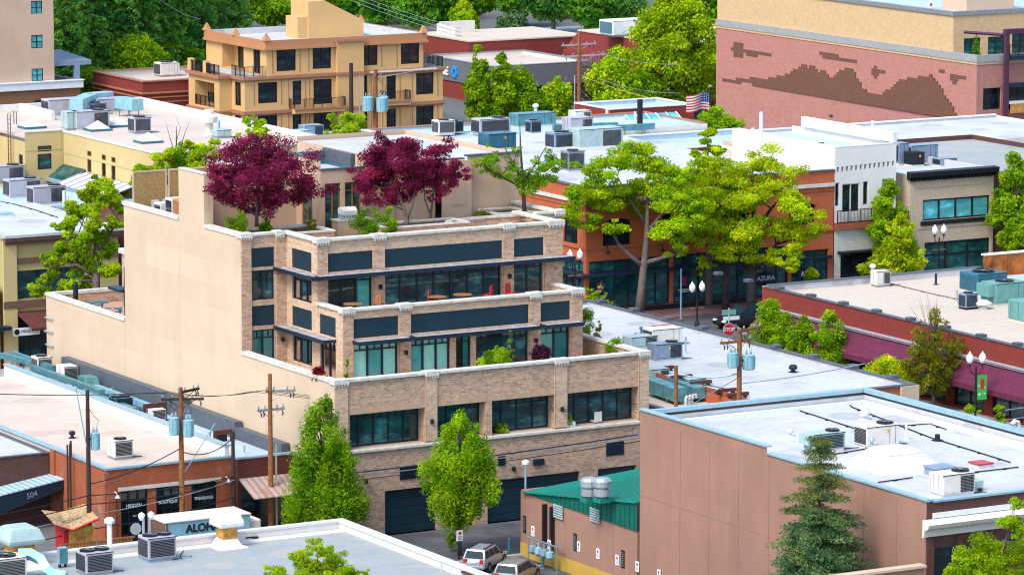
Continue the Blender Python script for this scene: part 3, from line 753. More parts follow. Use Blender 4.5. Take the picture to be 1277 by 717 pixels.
def sign_plate(label, ax, pos, a, z, w, h, mat='sign_white', mark='red', name='parking_sign', cat='sign', group=None, marks=None):
    p = (a, pos, z) if ax == 'Y' else (pos, a, z)
    root = thing(name, label, cat, p, 0, group)
    q = MB(); q.wb(ax, 0, -w/2, w/2, -h/2, h/2, -.04, -.015); obj('plate', q, M[mat], root)
    if mark:
        q = MB(); q.wb(ax, 0, -w*.22, w*.18, h*.08, h*.34, -.05, -.041); obj('symbol', q, M[mark], root)
        q = MB()
        for i in range(3): q.wb(ax, 0, -w*.3, w*.3, -h*.1-i*h*.11, -h*.06-i*h*.11, -.05, -.041)
        obj('lettering', q, M['greymetal'], root)
    return root
# ================================================================ ground and streets
def ground_mat():
    m, nt, b = newmat('city ground'); v = pos_vec(nt); f = noise(nt, v, .05, 8, .7); f2 = noise(nt, v, 1.5, 6)
    c = ramp(nt, f, [(.35, (.09, .095, .10)), (.6, (.14, .14, .135))])
    c = mixc(nt, .3, c, ramp(nt, f2, [(.3, (.05, .05, .05)), (.7, (.2, .2, .2))]))
    nt.links.new(c, b.inputs['Base Color']); b.inputs['Roughness'].default_value = .9; return m
M['ground'] = ground_mat()
M['asphalt'] = plain('asphalt', (.085, .09, .10), .85, var=.35, scale=.7)
M['paver'] = brick('rose street pavers', (.24, .13, .12), (.19, .11, .11), (.2, .14, .13), bw=.4, rh=.2)
M['walk'] = plain('concrete walk', (.36, .35, .33), .9, var=.15)
M['grass'] = plain('lawn grass', (.06, .22, .02), .95, var=.4, scale=1.5)
M['paint_w'] = plain('white road paint', (.72, .72, .70), .7, var=.1)
def sheet(name, x0, x1, y0, y1, z, mat):
    return structure(name, MB().quad((x0, y0, z), (x1, y0, z), (x1, y1, z), (x0, y1, z)), mat)
sheet('ground', -2500, 4000, -2500, 4500, 0, M['ground'])
sheet('street', -300, 600, 252.5, 269.5, .004, M['asphalt'])
sheet('street', 151.5, 160.2, 60, 252.5, .004, M['asphalt'])
sheet('alley', 40, 131, 190, 210.45, .004, M['asphalt'])
sheet('parking_lot', 98.6, 115.6, 150, 190, .004, M['asphalt'])
q = MB(); q.box(158, 300, 269.5, 273.0, 0, .13); structure('sidewalk', q, M['paver'])
q = MB(); q.box(60, 158, 269.5, 272.9, 0, .13); structure('sidewalk', q, M['walk'])
q = MB(); q.box(160.2, 163.6, 150, 252.0, 0, .13); structure('sidewalk', q, M['walk'])
q = MB(); q.box(150.2, 151.5, 150, 252.5, 0, .13); structure('sidewalk', q, M['walk'])
q = MB(); q.box(163, 166.5, 269.25, 269.5, 0, .17); structure('kerb', q, M['yellow'])
mk = MB()
for i in range(40): mk.box(120+i*4, 122+i*4, 260.9, 261.05, .008, .010)
for i in range(9): mk.box(152.2+i*.9, 152.7+i*.9, 249.2, 251.8, .008, .010)
structure('road_markings', mk, M['paint_w'])
mk = MB()
for i in range(5): mk.box(100+i*2.9, 100.1+i*2.9, 196.5, 201.5, .008, .010)
structure('parking_markings', mk, M['paint_w'])
q = MB(); q.box(104, 116, 201.8, 202.1, 0, .14); structure('kerb', q, M['walk'])
# far streets and lawn beyond the shops
sheet('street', 180, 420, 455, 470, .006, M['walk'])
sheet('far_road', 250, 330, 470, 486, .008, plain('far road', (.30, .36, .42), .6))
sheet('lawn', 232, 330, 428, 455, .007, M['grass'])
sheet('lawn', 60, 232, 432, 700, .005, plain('wooded ground', (.03, .07, .02), .95, var=.5))

# ================================================================ main terraced brick building
X0, Y0 = 108.69, 210.52
XR, Y3, Y2, XW = 129.25, 218.21, 215.06, 111.61
R = thing('terraced_building', 'tan brick building stepping back in terraces, with a tall blank beige side wall', 'building', (0, 0, 0))
sw = MB()
T = .3
def sidepiece(y0, y1, z1): sw.box(X0, X0+T, y0, y1, 0, z1)
sidepiece(Y0+.0, 222.25, 8.98); sidepiece(222.25, 227.1, 15.85); sidepiece(227.1, 230.58, 19.0); sidepiece(230.6, 238.48, 15.9); sidepiece(238.5, 250.6, 8.7)
obj('side_wall', sw, M['beige'], R)
cp = MB()
for (y0, y1, z) in ((Y0+.5, 222.2, 8.98), (222.3, 227.05, 15.85), (230.65, 238.55, 15.9), (238.55, 250.65, 8.7)):
    cp.box(X0-.06, X0+.42, y0, y1, z, z+.2)
cp.box(X0+.42, 130, 250.25, 250.65, 8.7, 8.9)
cp.box(X0-.04, X0+.36, 227.1, 230.55, 19.0, 19.07)
obj('coping', cp, M['coping'], R)
iw = MB(); iw.box(X0+T, 130, 250.3, 250.6, 8.0, 8.7); iw.box(X0+T, 130, 250.3, 250.6, 0, 8.0); obj('rear_parapet', iw, M['tb'], R)
# front wall with garage doors and the long first floor windows
gar = [(111.87, 115.23, 0, 2.58, .35), (118.53, 124.67, 0, 2.5, .35), (125.9, 128.5, 0, 2.5, .35)]
wins = [(109.65, 114.47), (115.24, 118.43), (118.83, 122.99), (123.8, 128.65)]
mb = MB(); facade(mb, 'Y', Y0, X0+.01, XR, 0, 9.0, gar+[(a, b, 5.12, 7.13, .95) for a, b in wins])
mb.quad((XR, Y0, 0), (XR, 250.6, 0), (XR, 250.6, 9), (XR, Y0, 9))
mb.box(X0+T, XR-.02, Y0+.004, Y0+.3, 7.6, 9.0)
mb.box(XR-.3, XR-.004, Y0+.31, 221.6, 7.8, 9.0)
obj('front_wall', mb, M['tb'], R)
pl = MB()
for (a, b) in ((X0-.02, 109.5), (114.49, 115.22), (122.98, 123.78), (128.66, XR+.04)):
    pl.box(a, b, Y0-.09, Y0-.003, 5.2, 9.0)
obj('pilaster', pl, M['tb_light'], R)
so = MB()   # soldier course heads and thin joints
for a, b in wins: so.box(a-.02, b+.02, Y0-.03, Y0-.003, 7.14, 7.42)
for a in (114.49, 122.97, 128.64): so.box(a-.035, a-.012, Y0-.1, Y0-.003, 5.2, 9.0)
obj('soldier_course', so, M['tb_trim'], R)
le = MB(); le.box(X0+.02, XR+.06, Y0-.16, Y0+.22, 4.93, 5.11)
obj('ledge', le, M['coping'], R, bevel=.03)
cp = MB(); cp.box(X0+.9, XR-.75, Y0-.14, Y0+.36, 9.0, 9.19); cp.box(XR-.38, XR+.1, Y0+.4, 221.5, 9.0, 9.19)
obj('coping', cp, M['coping'], R, bevel=.03)
def dentcap(x0, x1, y0, y1, z, h=.3):
    q = MB(); q.box(x0, x1, y0, y1, z, z+h); o = obj('pilaster_cap', q, M['coping'], R, bevel=.02)
    n = 5; w = (x1-x0)/n
    for k in range(n): d = MB(); d.box(x0+w*(k+.25), x0+w*(k+.75), y0+.02, y0+.08, z-.1, z); obj('dentil', d, M['coping'], o)
for (a, b) in ((X0-.1, 109.58), (114.42, 115.3), (122.9, 123.86), (128.6, XR+.12)):
    dentcap(a, b, Y0-.2, Y0+.42, 8.92)
for (a, b, z0, z1, r) in gar:
    d = MB(); n = 5
    for k in range(n): d.box(a+.02, b-.02, Y0+.2, Y0+.26, .03+(z1-.08)*k/n, .03+(z1-.08)*(k+1)/n-.025)
    obj('garage_door', d, M['panel'], R)
for (a, b), n in zip(wins, (5, 3, 4, 5)):
    window(R, 'Y', Y0, a, b, 5.14, 7.1, n, .2, 'darkmetal', 'glass', .95)
for (a, z, w, h) in ((113.5, 3.5, 1.35, .75), (127.05, 3.6, 1.2, .8), (119.45, 3.6, .5, .55)):
    v = MB()
    v.wb('Y', Y0, a-w/2, a+w/2, z-h/2, z+h/2, -.02, -.004)
    for k in range(6): v.wb('Y', Y0, a-w/2+.04, a+w/2-.04, z-h/2+h*k/6+.02, z-h/2+h*(k+.5)/6, -.06, -.021)
    obj('louvre_vent', v, M['darkmetal'], R)
def sconce(ax, pos, a, z):
    q = MB()
    q.wb(ax, pos, a-.07, a+.07, z-.1, z+.1, -.05, -.004)
    if ax == 'Y': q.lathe(a, pos-.14, [(.05, z-.16), (.11, z-.12), (.11, z+.05), (.06, z+.12), (.01, z+.14)], 10)
    else: q.lathe(pos-.14, a, [(.05, z-.16), (.11, z-.12), (.11, z+.05), (.06, z+.12), (.01, z+.14)], 10)
    obj('wall_lamp', q, M['black'], R)
for a, z in ((114.85, 6.35), (123.4, 6.3), (110.6, 3.3), (116.9, 3.1), (120.2, 3.1)): sconce('Y', Y0, a, z)
q = MB(); q.box(121.5, 122.2, Y0-.22, Y0-.004, 3.15, 3.5); obj('flood_light', q, M['darkmetal'], R, bevel=.04)
# terrace floors
q = MB(); q.box(X0+T, XR-.31, Y0+.31, 250.2, 7.8, 8.0); obj('terrace_floor', q, M['tile_floor'], R)
q = MB(); q.box(X0+T, XR-.02, Y0+.96, 250.0, 4.6, 4.8); obj('terrace_floor', q, M['tile_floor'], R)
# recessed bay beside the side wall
wi = (109.42, 110.88)
mb = MB(); facade(mb, 'Y', 222.3, X0+T, XW, 8, 15.85, [(*wi, 8.08, 10.32, .25), (*wi, 10.56, 11.74, .1), (*wi, 12.07, 13.82, .25), (*wi, 14.01, 15.14, .1)])
obj('recessed_wall', mb, M['tb'], R)
pl = MB(); pl.box(X0+.02, 109.34, 222.18, 222.297, 8, 15.8); pl.box(110.95, XW-.01, 222.14, 222.297, 8, 15.8); obj('pilaster', pl, M['tb'], R)
window(R, 'Y', 222.3, *wi, 8.08, 10.32, 2, .22, 'darkmetal', rec=.25, blinds='DL')
window(R, 'Y', 222.3, *wi, 12.07, 13.82, 2, .3, 'darkmetal', 'glass', .25)
def blindpanel(ax, pos, a0, a1, z0, z1):
    q = MB(); q.wb(ax, pos, a0+.01, a1-.01, z0+.01, z1-.01, .03, .09)
    n = max(1, round((a1-a0)/1.5))
    q.wb(ax, pos, a0+.01, a1-.01, z0+.01, z0+.06, .0, .028)
    obj('spandrel_panel', q, M['panel'], R)
blindpanel('Y', 222.3, *wi, 10.56, 11.74); blindpanel('Y', 222.3, *wi, 14.01, 15.14)
sconce('Y', 222.14, 111.25, 9.7)
# wall facing the side street terrace (-X face), both upper floors
hX = [(218.95, 221.45, 8.5, 10.32, .25), (215.95, 217.95, 8.08, 10.32, .25), (218.95, 221.45, 10.6, 11.74, .1), (215.95, 217.95, 10.6, 11.74, .1)]
mb = MB(); facade(mb, 'X', XW, Y2, 222.3, 8, 12.2, hX)
facade(mb, 'X', XW, Y3, 222.3, 12.2, 15.85, [(218.95, 221.45, 12.1, 13.7, .25), (218.95, 221.45, 14.0, 15.13, .1)])
obj('west_wall', mb, M['tb_light'], R)
window(R, 'X', XW, 218.95, 221.45, 8.5, 10.32, 3, .25, 'darkmetal', rec=.25, blinds='LLA')
window(R, 'X', XW, 215.95, 217.95, 8.08, 10.32, 2, .25, 'darkmetal', rec=.25, blinds='LL')
window(R, 'X', XW, 218.95, 221.45, 12.12, 13.7, 3, .25, 'darkmetal', rec=.25, blinds='ANA')
for y0, y1, z0, z1 in ((218.95, 221.45, 10.6, 11.74), (215.95, 217.95, 10.6, 11.74), (218.95, 221.45, 14.0, 15.13)): blindpanel('X', XW, y0, y1, z0, z1)
# second terrace level, front
XE2 = 127.45
hs2 = [(112.31, 115.2, 8.08, 10.32, .3), (116.02, 118.62, 8.08, 10.32, .3), (119.0, 120.0, 8.02, 10.32, .3), (120.33, 123.86, 8.08, 10.32, .3), (124.66, 126.66, 8.08, 10.32, .3),
       (112.31, 115.2, 10.62, 11.74, .1), (116.02, 123.86, 10.62, 11.74, .1), (124.66, 126.66, 10.62, 11.74, .1)]
mb = MB(); facade(mb, 'Y', Y2, XW, XE2, 8, 12.2, hs2)
mb.quad((XE2, Y2, 8), (XE2, 222, 8), (XE2, 222, 12.2), (XE2, Y2, 12.2))
mb.box(XW+.004, XE2-.004, Y2+.31, Y2+.33, 11.5, 12.2); mb.box(XE2-.3, XE2-.004, Y2+.34, 221.5, 11.5, 12.2)
obj('front_wall', mb, M['tb_light'], R)
pl = MB()
for a, b in ((XW-.03, 112.25), (115.26, 115.98), (123.9, 124.62), (126.72, XE2+.03)): pl.box(a, b, Y2-.1, Y2-.003, 8, 12.2)
obj('pilaster', pl, M['tb'], R)
cp = MB(); cp.box(XW+.72, XE2-.8, Y2-.16, Y2+.34, 12.2, 12.37); cp.box(XW-.12, XW+.34, Y2+.4, Y3, 12.2, 12.37); cp.box(XE2-.36, XE2+.12, Y2+.4, 221.5, 12.2, 12.37)
obj('coping', cp, M['coping'], R, bevel=.03)
for a, b in ((XW-.14, 112.35), (115.2, 116.05), (123.84, 124.7), (126.66, XE2+.14)): dentcap(a, b, Y2-.22, Y2+.38, 12.12)
window(R, 'Y', Y2, 112.31, 115.2, 8.1, 10.32, 3, .2, 'darkmetal', rec=.3, blinds='LDL', fw=.09)
window(R, 'Y', Y2, 116.02, 118.62, 8.1, 10.32, 3, .2, 'darkmetal', rec=.3, blinds='DLL', fw=.09)
window(R, 'Y', Y2, 119.0, 120.0, 8.04, 10.32, 2, .2, 'darkmetal', rec=.3, blinds='ND', name='door', split=False)
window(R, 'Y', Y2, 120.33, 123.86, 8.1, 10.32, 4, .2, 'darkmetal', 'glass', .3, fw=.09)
window(R, 'Y', Y2, 124.66, 126.66, 8.1, 10.32, 2, .2, 'darkmetal', rec=.3, blinds='LD', fw=.09)
for a, b in ((112.31, 115.2), (116.02, 123.86), (124.66, 126.66)): blindpanel('Y', Y2, a, b, 10.62, 11.74)
for a in (115.6, 124.25): sconce('Y', Y2-.1, a, 9.6)
q = MB(); q.box(XW+.35, XE2-.31, Y2+.34, 238, 11.3, 11.5); obj('terrace_floor', q, M['tile_floor'], R)
def awning(ax, pos, a0, a1, z, d=.85):
    q = MB(); q.wb(ax, pos, a0, a1, z, z+.05, -d, -.02); q.wb(ax, pos, a0, a1, z-.1, z+.12, -d-.06, -d)
    for e in (a0, a1): q.wb(ax, pos, e-.03, e+.03, z-.08, z+.11, -d, -.02)
    o = obj('canopy', q, M['darkmetal'], R)
    n = max(2, round((a1-a0)/1.3))
    s = MB()
    for k in range(n+1):
        a = a0+.05+(a1-a0-.1)*k/n; s.wb(ax, pos, a-.025, a+.025, z+.052, z+.11, -d, -.03)
    s.wb(ax, pos, a0, a1, z+.052, z+.06, -d+.1, -.1)
    obj('canopy_slat', s, M['lilac'], o)
for a, b in ((112.2, 115.55), (115.95, 124.15), (124.6, 127.15)): awning('Y', Y2, a, b, 10.43)
awning('X', XW, 215.9, 222.2, 10.4, .8)
# third level
XE3 = 127.92
hs3 = [(112.31, 115.22, 11.55, 13.88, .35), (116.03, 123.86, 11.55, 13.88, .35), (124.67, 126.68, 11.55, 13.88, .35),
       (112.31, 115.22, 14.05, 15.13, .1), (116.03, 123.86, 14.05, 15.13, .1), (124.67, 126.68, 14.05, 15.13, .1)]
mb = MB(); facade(mb, 'Y', Y3, XW, XE3, 11.5, 15.85, hs3)
mb.quad((XE3, Y3, 8), (XE3, 221.6, 8), (XE3, 221.6, 15.85), (XE3, Y3, 15.85)); facade(mb, 'Y', 221.6, XE3, 129.9, 0, 15.95)
mb.quad((129.9, 221.6, 0), (129.9, 238.5, 0), (129.9, 238.5, 15.95), (129.9, 221.6, 15.95))
mb.box(XW+.004, XE3-.004, Y3+.36, Y3+.38, 15.1, 15.85); mb.box(129.62, 129.896, 221.61, 227.0, 15, 15.95)
obj('front_wall', mb, M['tb_light'], R)
pl = MB()
for a, b in ((XW-.03, 112.25), (115.28, 115.98), (123.92, 124.62), (126.74, XE3+.03)): pl.box(a, b, Y3-.1, Y3-.003, 11.5, 15.85)
obj('pilaster', pl, M['tb'], R)
cp = MB(); cp.box(XW+.72, XE3-.9, Y3-.16, Y3+.36, 15.85, 16.03); cp.box(XW-.12, XW+.36, Y3+.4, 222.2, 15.85, 16.03); cp.box(X0+.45, XW+.36, 222.21, 222.62, 15.85, 16.03)
cp.box(XE3-.4, XE3+.1, Y3+.4, 223.5, 15.85, 16.03); cp.box(129.5, 130.0, 221.9, 227.05, 15.95, 16.12); cp.box(XE3+.12, 129.3, 221.5, 221.88, 15.95, 16.12)
obj('coping', cp, M['coping'], R, bevel=.03)
for a, b in ((XW-.14, 112.35), (115.2, 116.05), (123.84, 124.7), (126.9, XE3+.14)): dentcap(a, b, Y3-.22, Y3+.4, 15.78)
dentcap(X0-.08, 109.4, 222.05, 222.7, 15.78); dentcap(110.9, XW-.15, 222.02, 222.7, 15.78); dentcap(129.32, 130.05, 221.35, 221.89, 15.9)
window(R, 'Y', Y3, 112.31, 115.22, 11.57, 13.88, 3, .2, 'darkmetal', rec=.35, blinds='NND', fw=.09)
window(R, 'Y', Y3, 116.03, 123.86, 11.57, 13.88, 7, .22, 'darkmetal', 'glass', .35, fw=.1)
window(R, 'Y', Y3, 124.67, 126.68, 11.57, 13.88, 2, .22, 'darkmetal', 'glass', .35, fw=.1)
for a, b in ((112.31, 115.22), (116.03, 123.86), (124.67, 126.68)): blindpanel('Y', Y3, a, b, 14.05, 15.13)
for a in (115.63, 124.27): sconce('Y', Y3-.1, a, 13.0)
awning('Y', Y3, 111.0, 128.35, 13.86, .9); awning('X', XW, Y3-.9, 223.3-.95, 13.86, .75)
q = MB(); q.box(X0+T, 129.6, 222.4, 238.4, 14.8, 15.0); q.box(XW+.3, XE3-.3, Y3+.39, 222.39, 14.8, 15.0); obj('roof_terrace_floor', q, M['tile_floor'], R)
# penthouse
mb = MB()
mb.box(X0+T+.305, 116.41, 230.35, 230.6, 15, 18.4); mb.box(114.2, 116.4, 230.61, 238.2, 15, 18.4)
facade(mb, 'X', 116.42, 227.1, 232.2, 15, 19.35, [(228.2, 229.6, 15.1, 17.7)])
facade(mb, 'Y', 227.1, 116.42, 119.4, 15, 18.75, [(116.7, 117.75, 15.1, 17.95), (118.05, 119.15, 15.1, 17.95)])
facade(mb, 'Y', 227.4, 119.4, 122.4, 15, 17.6); facade(mb, 'Y', 227.4, 122.4, 124.4, 15, 18.8); facade(mb, 'Y', 227.35, 120.0, 121.6, 15, 17.59, [(120.2, 121.4, 15.05, 17.52)]); facade(mb, 'Y', 226.6, 124.4, 126.48, 15, 18.85)
mb.quad((126.48, 226.6, 15), (126.48, 227.1, 15), (126.48, 227.1, 18.8), (126.48, 226.6, 18.8))
facade(mb, 'Y', 227.1, 126.48, 130.15, 15, 19.02)
mb.quad((130.15, 227.1, 0), (130.15, 242, 0), (130.15, 242, 19.02), (130.15, 227.1, 19.02)); mb.quad((122.4, 242, 8), (130.15, 242, 8), (130.15, 242, 19), (122.4, 242, 19)); mb.quad((122.4, 227.45, 8), (122.4, 242, 8), (122.4, 242, 18.75), (122.4, 227.45, 18.75)); mb.quad((116.42, 232.2, 15), (119.4, 232.2, 15), (119.4, 232.2, 18.6), (116.42, 232.2, 18.6)); mb.quad((119.4, 227.1, 15), (119.4, 232.2, 15), (119.4, 232.2, 18.6), (119.4, 227.1, 18.6)); mb.quad((X0+T, 238.45, 8), (116.42, 238.45, 8), (116.42, 238.45, 15), (X0+T, 238.45, 15))
mb.box(X0+T+.004, X0+T+.3, 227.11, 230.5, 15, 18.95)
mb.box(125.0, 126.0, 226.55, 226.597, 16.2, 17.4)
obj('penthouse_wall', mb, M['pinkish'], R)
q = MB(); q.box(116.44, 119.38, 227.13, 232.1, 18.3, 18.5); q.box(122.42, 130.1, 227.72, 241.8, 18.505, 18.72); q.box(114.3, 116.3, 230.7, 238.1, 18.4, 18.46)
obj('roof', q, M['white_roof'], R)
q = MB(); q.box(116.38, 116.7, 227.3, 232.2, 19.35, 19.45); q.box(119.2, 119.5, 228.5, 232.3, 18.73, 19.45); q.box(126.4, 130.2, 227.02, 227.4, 19.02, 19.12); q.box(116.4, 119.4, 227.04, 227.3, 18.75, 18.85); q.box(122.4, 126.4, 227.3, 227.7, 18.82, 18.92)
obj('roof_edge', q, M['darkcap'], R)
q = MB(); q.box(116.72, 119.2, 231.9, 232.2, 18.5, 19.3); q.box(119.22, 119.48, 228.6, 231.9, 18.5, 18.72); obj('inner_parapet', q, M['deepblue'], R)
for ax, pos, a0, a1, z0, z1 in (('Y', 227.1, 116.7, 117.75, 15.12, 17.95), ('Y', 227.1, 118.05, 119.15, 15.12, 17.95), ('X', 116.42, 228.2, 229.6, 15.12, 17.7), ('Y', 227.35, 120.2, 121.4, 15.07, 17.5)):
    window(R, ax, pos, a0, a1, z0, z1, 2, .18, 'amber', 'glass', .22, split=False)
# rear bay seen past the side wall
mb = MB(); facade(mb, 'X', 109.25, 238.6, 240.1, 8, 12.7, [(239.0, 239.75, 8.6, 11.9, .12)]); facade(mb, 'Y', 238.55, 109.25, 116, 8, 12.7); mb.quad((109.25, 240.1, 8), (116, 240.1, 8), (116, 240.1, 12.7), (109.25, 240.1, 12.7))
obj('rear_bay_wall', mb, M['tb'], R)
q = MB(); q.box(109.1, 116, 238.5, 240.25, 12.7, 13.0); obj('coping', q, M['coping'], R)
window(R, 'X', 109.25, 239.0, 239.75, 8.6, 11.9, 1, .3, 'darkmetal', 'glass', .12)
q = MB(); q.box(108.5, 109.24, 238.7, 240.6, 10.45, 10.62); obj('canopy', q, M['darkmetal'], R)
for z in (7.3, 6.45, 5.55):
    q = MB(); q.tube([(X0-.12, 250.55, z), (X0-.12, 249.5, z)], .04, 6); q.box(X0-.1, X0+.02, 250.5, 250.58, z-.04, z+.04); q.box(X0-.1, X0+.02, 249.5, 249.58, z-.04, z+.04); obj('wall_rail', q, M['galv'], R)

# ---- roof terrace furniture
pr = thing('roof_planter', 'long curved brick planter with pale cap on the roof terrace', 'planter', (125.5, 223.6, 15.0))
pts = []
for k in range(15):
    a = math.pi*(k/14); pts.append((-3.2*math.cos(a)+.6, 1.0*math.sin(a)-.6))
for nm, z0, z1, t, mt in (('wall', 0, .62, .14, 'tb'), ('coping', .62, .75, .2, 'coping')):
    q = MB()
    for (a, b) in zip(pts, pts[1:]):
        d = Vector((b[0]-a[0], b[1]-a[1], 0)).normalized(); n = Vector((-d.y, d.x, 0))*t; A = Vector((*a, z0)); B = Vector((*b, z0)); u = Vector((0, 0, z1-z0))
        q.add([A-n, A+n, A+n+u, A-n+u, B-n, B+n, B+n+u, B-n+u], [(0, 3, 2, 1), (4, 5, 6, 7), (0, 1, 5, 4), (1, 2, 6, 5), (2, 3, 7, 6), (3, 0, 4, 7)])
    obj(nm, q, M[mt], pr)
def planter(label, x, y, z, sx, sy, h=.7, wall='tb', cap='coping'):
    r = thing('roof_planter', label, 'planter', (x, y, z))
    q = MB(); q.box(-sx/2, sx/2, -sy/2, -sy/2+.18, 0, h); q.box(-sx/2, sx/2, sy/2-.18, sy/2, 0, h); q.box(-sx/2, -sx/2+.18, -sy/2+.18, sy/2-.18, 0, h); q.box(sx/2-.18, sx/2, -sy/2+.18, sy/2-.18, 0, h); obj('wall', q, M[wall], r)
    q = MB(); q.box(-sx/2+.185, sx/2-.185, -sy/2+.185, sy/2-.185, 0, h-.08); obj('soil', q, M['soil'], r)
    if cap:
        o = .06; q = MB(); q.box(-sx/2-o, sx/2+o, -sy/2-o, -sy/2+.22, h, h+.1); q.box(-sx/2-o, sx/2+o, sy/2-.22, sy/2+o, h, h+.1); q.box(-sx/2-o, -sx/2+.22, -sy/2+.22, sy/2-.22, h, h+.1); q.box(sx/2-.22, sx/2+o, -sy/2+.22, sy/2-.22, h, h+.1); obj('coping', q, M[cap], r)
    return r
planter('low brick planter under the big maroon tree beside the blank wall', 112.6, 224.3, 15, 5.0, 3.0)
planter('pale capped planter holding the twin maroon trees', 121.0, 223.2, 15, 5.6, 2.2)
planter('raised planter along the penthouse wall holding the sparse green tree', 128.2, 225.5, 15, 2.4, 2.4)
c = G(412, 262, 15.4); rr = thing('barbecue_counter', 'tan masonry barbecue counter on the roof terrace', 'outdoor counter', (117.6, 225.6, 15), 0)
q = MB(); q.box(-1.0, 1.2, -.35, .35, 0, .9); obj('base', q, M['beige_d'], rr); q = MB(); q.box(-1.08, 1.28, -.42, .42, .9, .98); obj('worktop', q, M['coping'], rr)
rr = thing('barbecue_grill', 'stainless barbecue grill with domed lid on the masonry counter', 'grill', (117.45, 225.6, 15.98))
q = MB(); q.cbox(0, 0, 0, 1.0, .6, .3); obj('body', q, M['galv'], rr)
q = MB(); q.prism([(-.3, .3), (-.28, .5), (-.1, .68), (.15, .7), (.3, .6), (.3, .3)], 'X', -.5, .5); obj('lid', q, M['offwhite'], rr)
q = MB(); q.tube([(-.4, -.36, .42), (.4, -.36, .42)], .02, 6); obj('handle', q, M['galv'], rr)
for k in range(5):
    q = MB(); q.tube([(-.36+k*.18, -.34, .16), (-.36+k*.18, -.30, .16)], .035, 8); obj('knob', q, M['black'], rr)
rr = thing('side_grill', 'low steel side burner under its raised lid beside the domed grill', 'grill', (119.4, 225.9, 15)); q = MB(); q.cbox(0, 0, 0, 1.3, .6, .85); obj('cabinet', q, M['galv'], rr); q = MB(); q.cbox(0, .2, 1.45, 1.0, .3, .05); obj('lid', q, M['galv'], rr)
q = MB(); q.tube([(-.45, .28, .85), (-.45, .28, 1.47)], .02, 5); q.tube([(.45, .28, .85), (.45, .28, 1.47)], .02, 5); obj('lid_support', q, M['galv'], rr)
rr = thing('stone_bench', 'small pale stone bench behind the roof parapet', 'bench', (115.6, 221.6, 15)); q = MB(); q.box(-.6, .6, -.25, .25, .42, .52); obj('seat', q, M['coping'], rr)
for s in (-1, 1): q = MB(); q.box(s*.45-.1, s*.45+.1, -.2, .2, 0, .42); obj('leg', q, M['coping'], rr)
# fence, cabinet and white boxes on the upper side terrace
rr = thing('mesh_screen_fence', 'tan framed mesh screen fence on top of the blank beige wall', 'fence', (0, 0, 0))
zf0, zf1 = 15.0, 18.0
for (x0, x1, y0, y1) in ((109.1, 111.4, 238.0, 238.06), (111.5, 114.6, 238.0, 238.06)):
    q = MB(); q.box(x0+.1, x1-.1, y0+.02, y0+.04, zf0+.2, zf1-.1); f = obj('screen_panel', q, plain('brown mesh', (.33, .22, .085), .8, var=.3, scale=6), rr)
    q = MB(); q.box(x0, x0+.1, y0, y1, zf0, zf1); q.box(x1-.1, x1, y0, y1, zf0, zf1); q.box(x0+.1, x1-.1, y0, y1, zf1-.1, zf1); q.box(x0+.1, x1-.1, y0, y1, zf0+.1, zf0+.2); obj('frame', q, M['beige'], f)
rr = thing('wooden_locker', 'brown wooden locker against the tall beige wall end', 'locker', (109.55, 231.6, 15)); q = MB(); q.cbox(0, 0, 0, 1.0, 1.2, 2.0); obj('cabinet', q, M['rusty'], rr); q = MB(); q.box(-.53, -.505, -.5, .5, .1, 1.9); obj('door', q, M['wood'], rr)
for i, (y, h, lab) in enumerate(((233.3, 1.85, 'tall white cabinet beside the wooden locker'), (234.9, 1.4, 'short white cabinet second from the wooden locker'))):
    rr = thing('white_cabinet', lab, 'cabinet', (109.75, y, 15)); q = MB(); q.cbox(0, 0, 0, .9, 1.0, h); obj('cabinet', q, M['white'], rr); q = MB(); q.box(-.48, -.455, -.4, .4, .1, h-.12); obj('door', q, M['glass_dark'], rr)
for i in range(5):
    rr = thing('patio_chair', 'white patio chair in the row before the mesh screen', 'chair', (110.3+i*.75, 237.1, 15.0), 0, 'white chairs before the mesh screen'); q = MB(); q.box(-.25, .25, -.25, .25, .42, .47); obj('seat', q, M['white'], rr); q = MB(); q.box(-.25, .25, .22, .27, .47, 1.25); obj('backrest', q, M['white'], rr)
    for sx in (-1, 1):
        for sy in (-1, 1): q = MB(); q.box(sx*.22-.02, sx*.22+.02, sy*.22-.02, sy*.22+.02, 0, .42); obj('leg', q, M['galv'], rr)
# low rear terrace
def picnic(label, x, y, z, mat='deepblue'):
    r = thing('picnic_table', label, 'table', (x, y, z)); q = MB(); q.box(-.9, .9, -.4, .4, .72, .77); obj('tabletop', q, M[mat], r)
    for s in (-1, 1): q = MB(); q.tube([(s*.6, -.35, 0), (s*.6, .2, .72)], .03, 5); q.tube([(s*.6, .35, 0), (s*.6, -.2, .72)], .03, 5); obj('leg', q, M['black'], r)
    for s in (-1, 1): q = MB(); q.box(-.9, .9, s*.75-.12, s*.75+.12, .42, .46); q.tube([(-.6, s*.6, .42), (-.6, s*.35, .35)], .02, 4); obj('bench', q, M[mat], r)
picnic('blue picnic table on the low rear terrace by the brick bay', 111.0, 243.0, 8)
picnic('dark blue picnic table half hidden by the rear terrace cap', 110.2, 246.6, 7.9)
rr = thing('patio_heater', 'black capped post standing at the far corner of the low terrace', 'post', (109.6, 248.0, 8)); q = MB(); q.lathe(0, 0, [(.3, 0), (.3, .1), (.17, .15), (.17, 1.6), (.2, 1.65), (.12, 1.85), (.01, 1.9)], 12); obj('post', q, M['black'], rr)
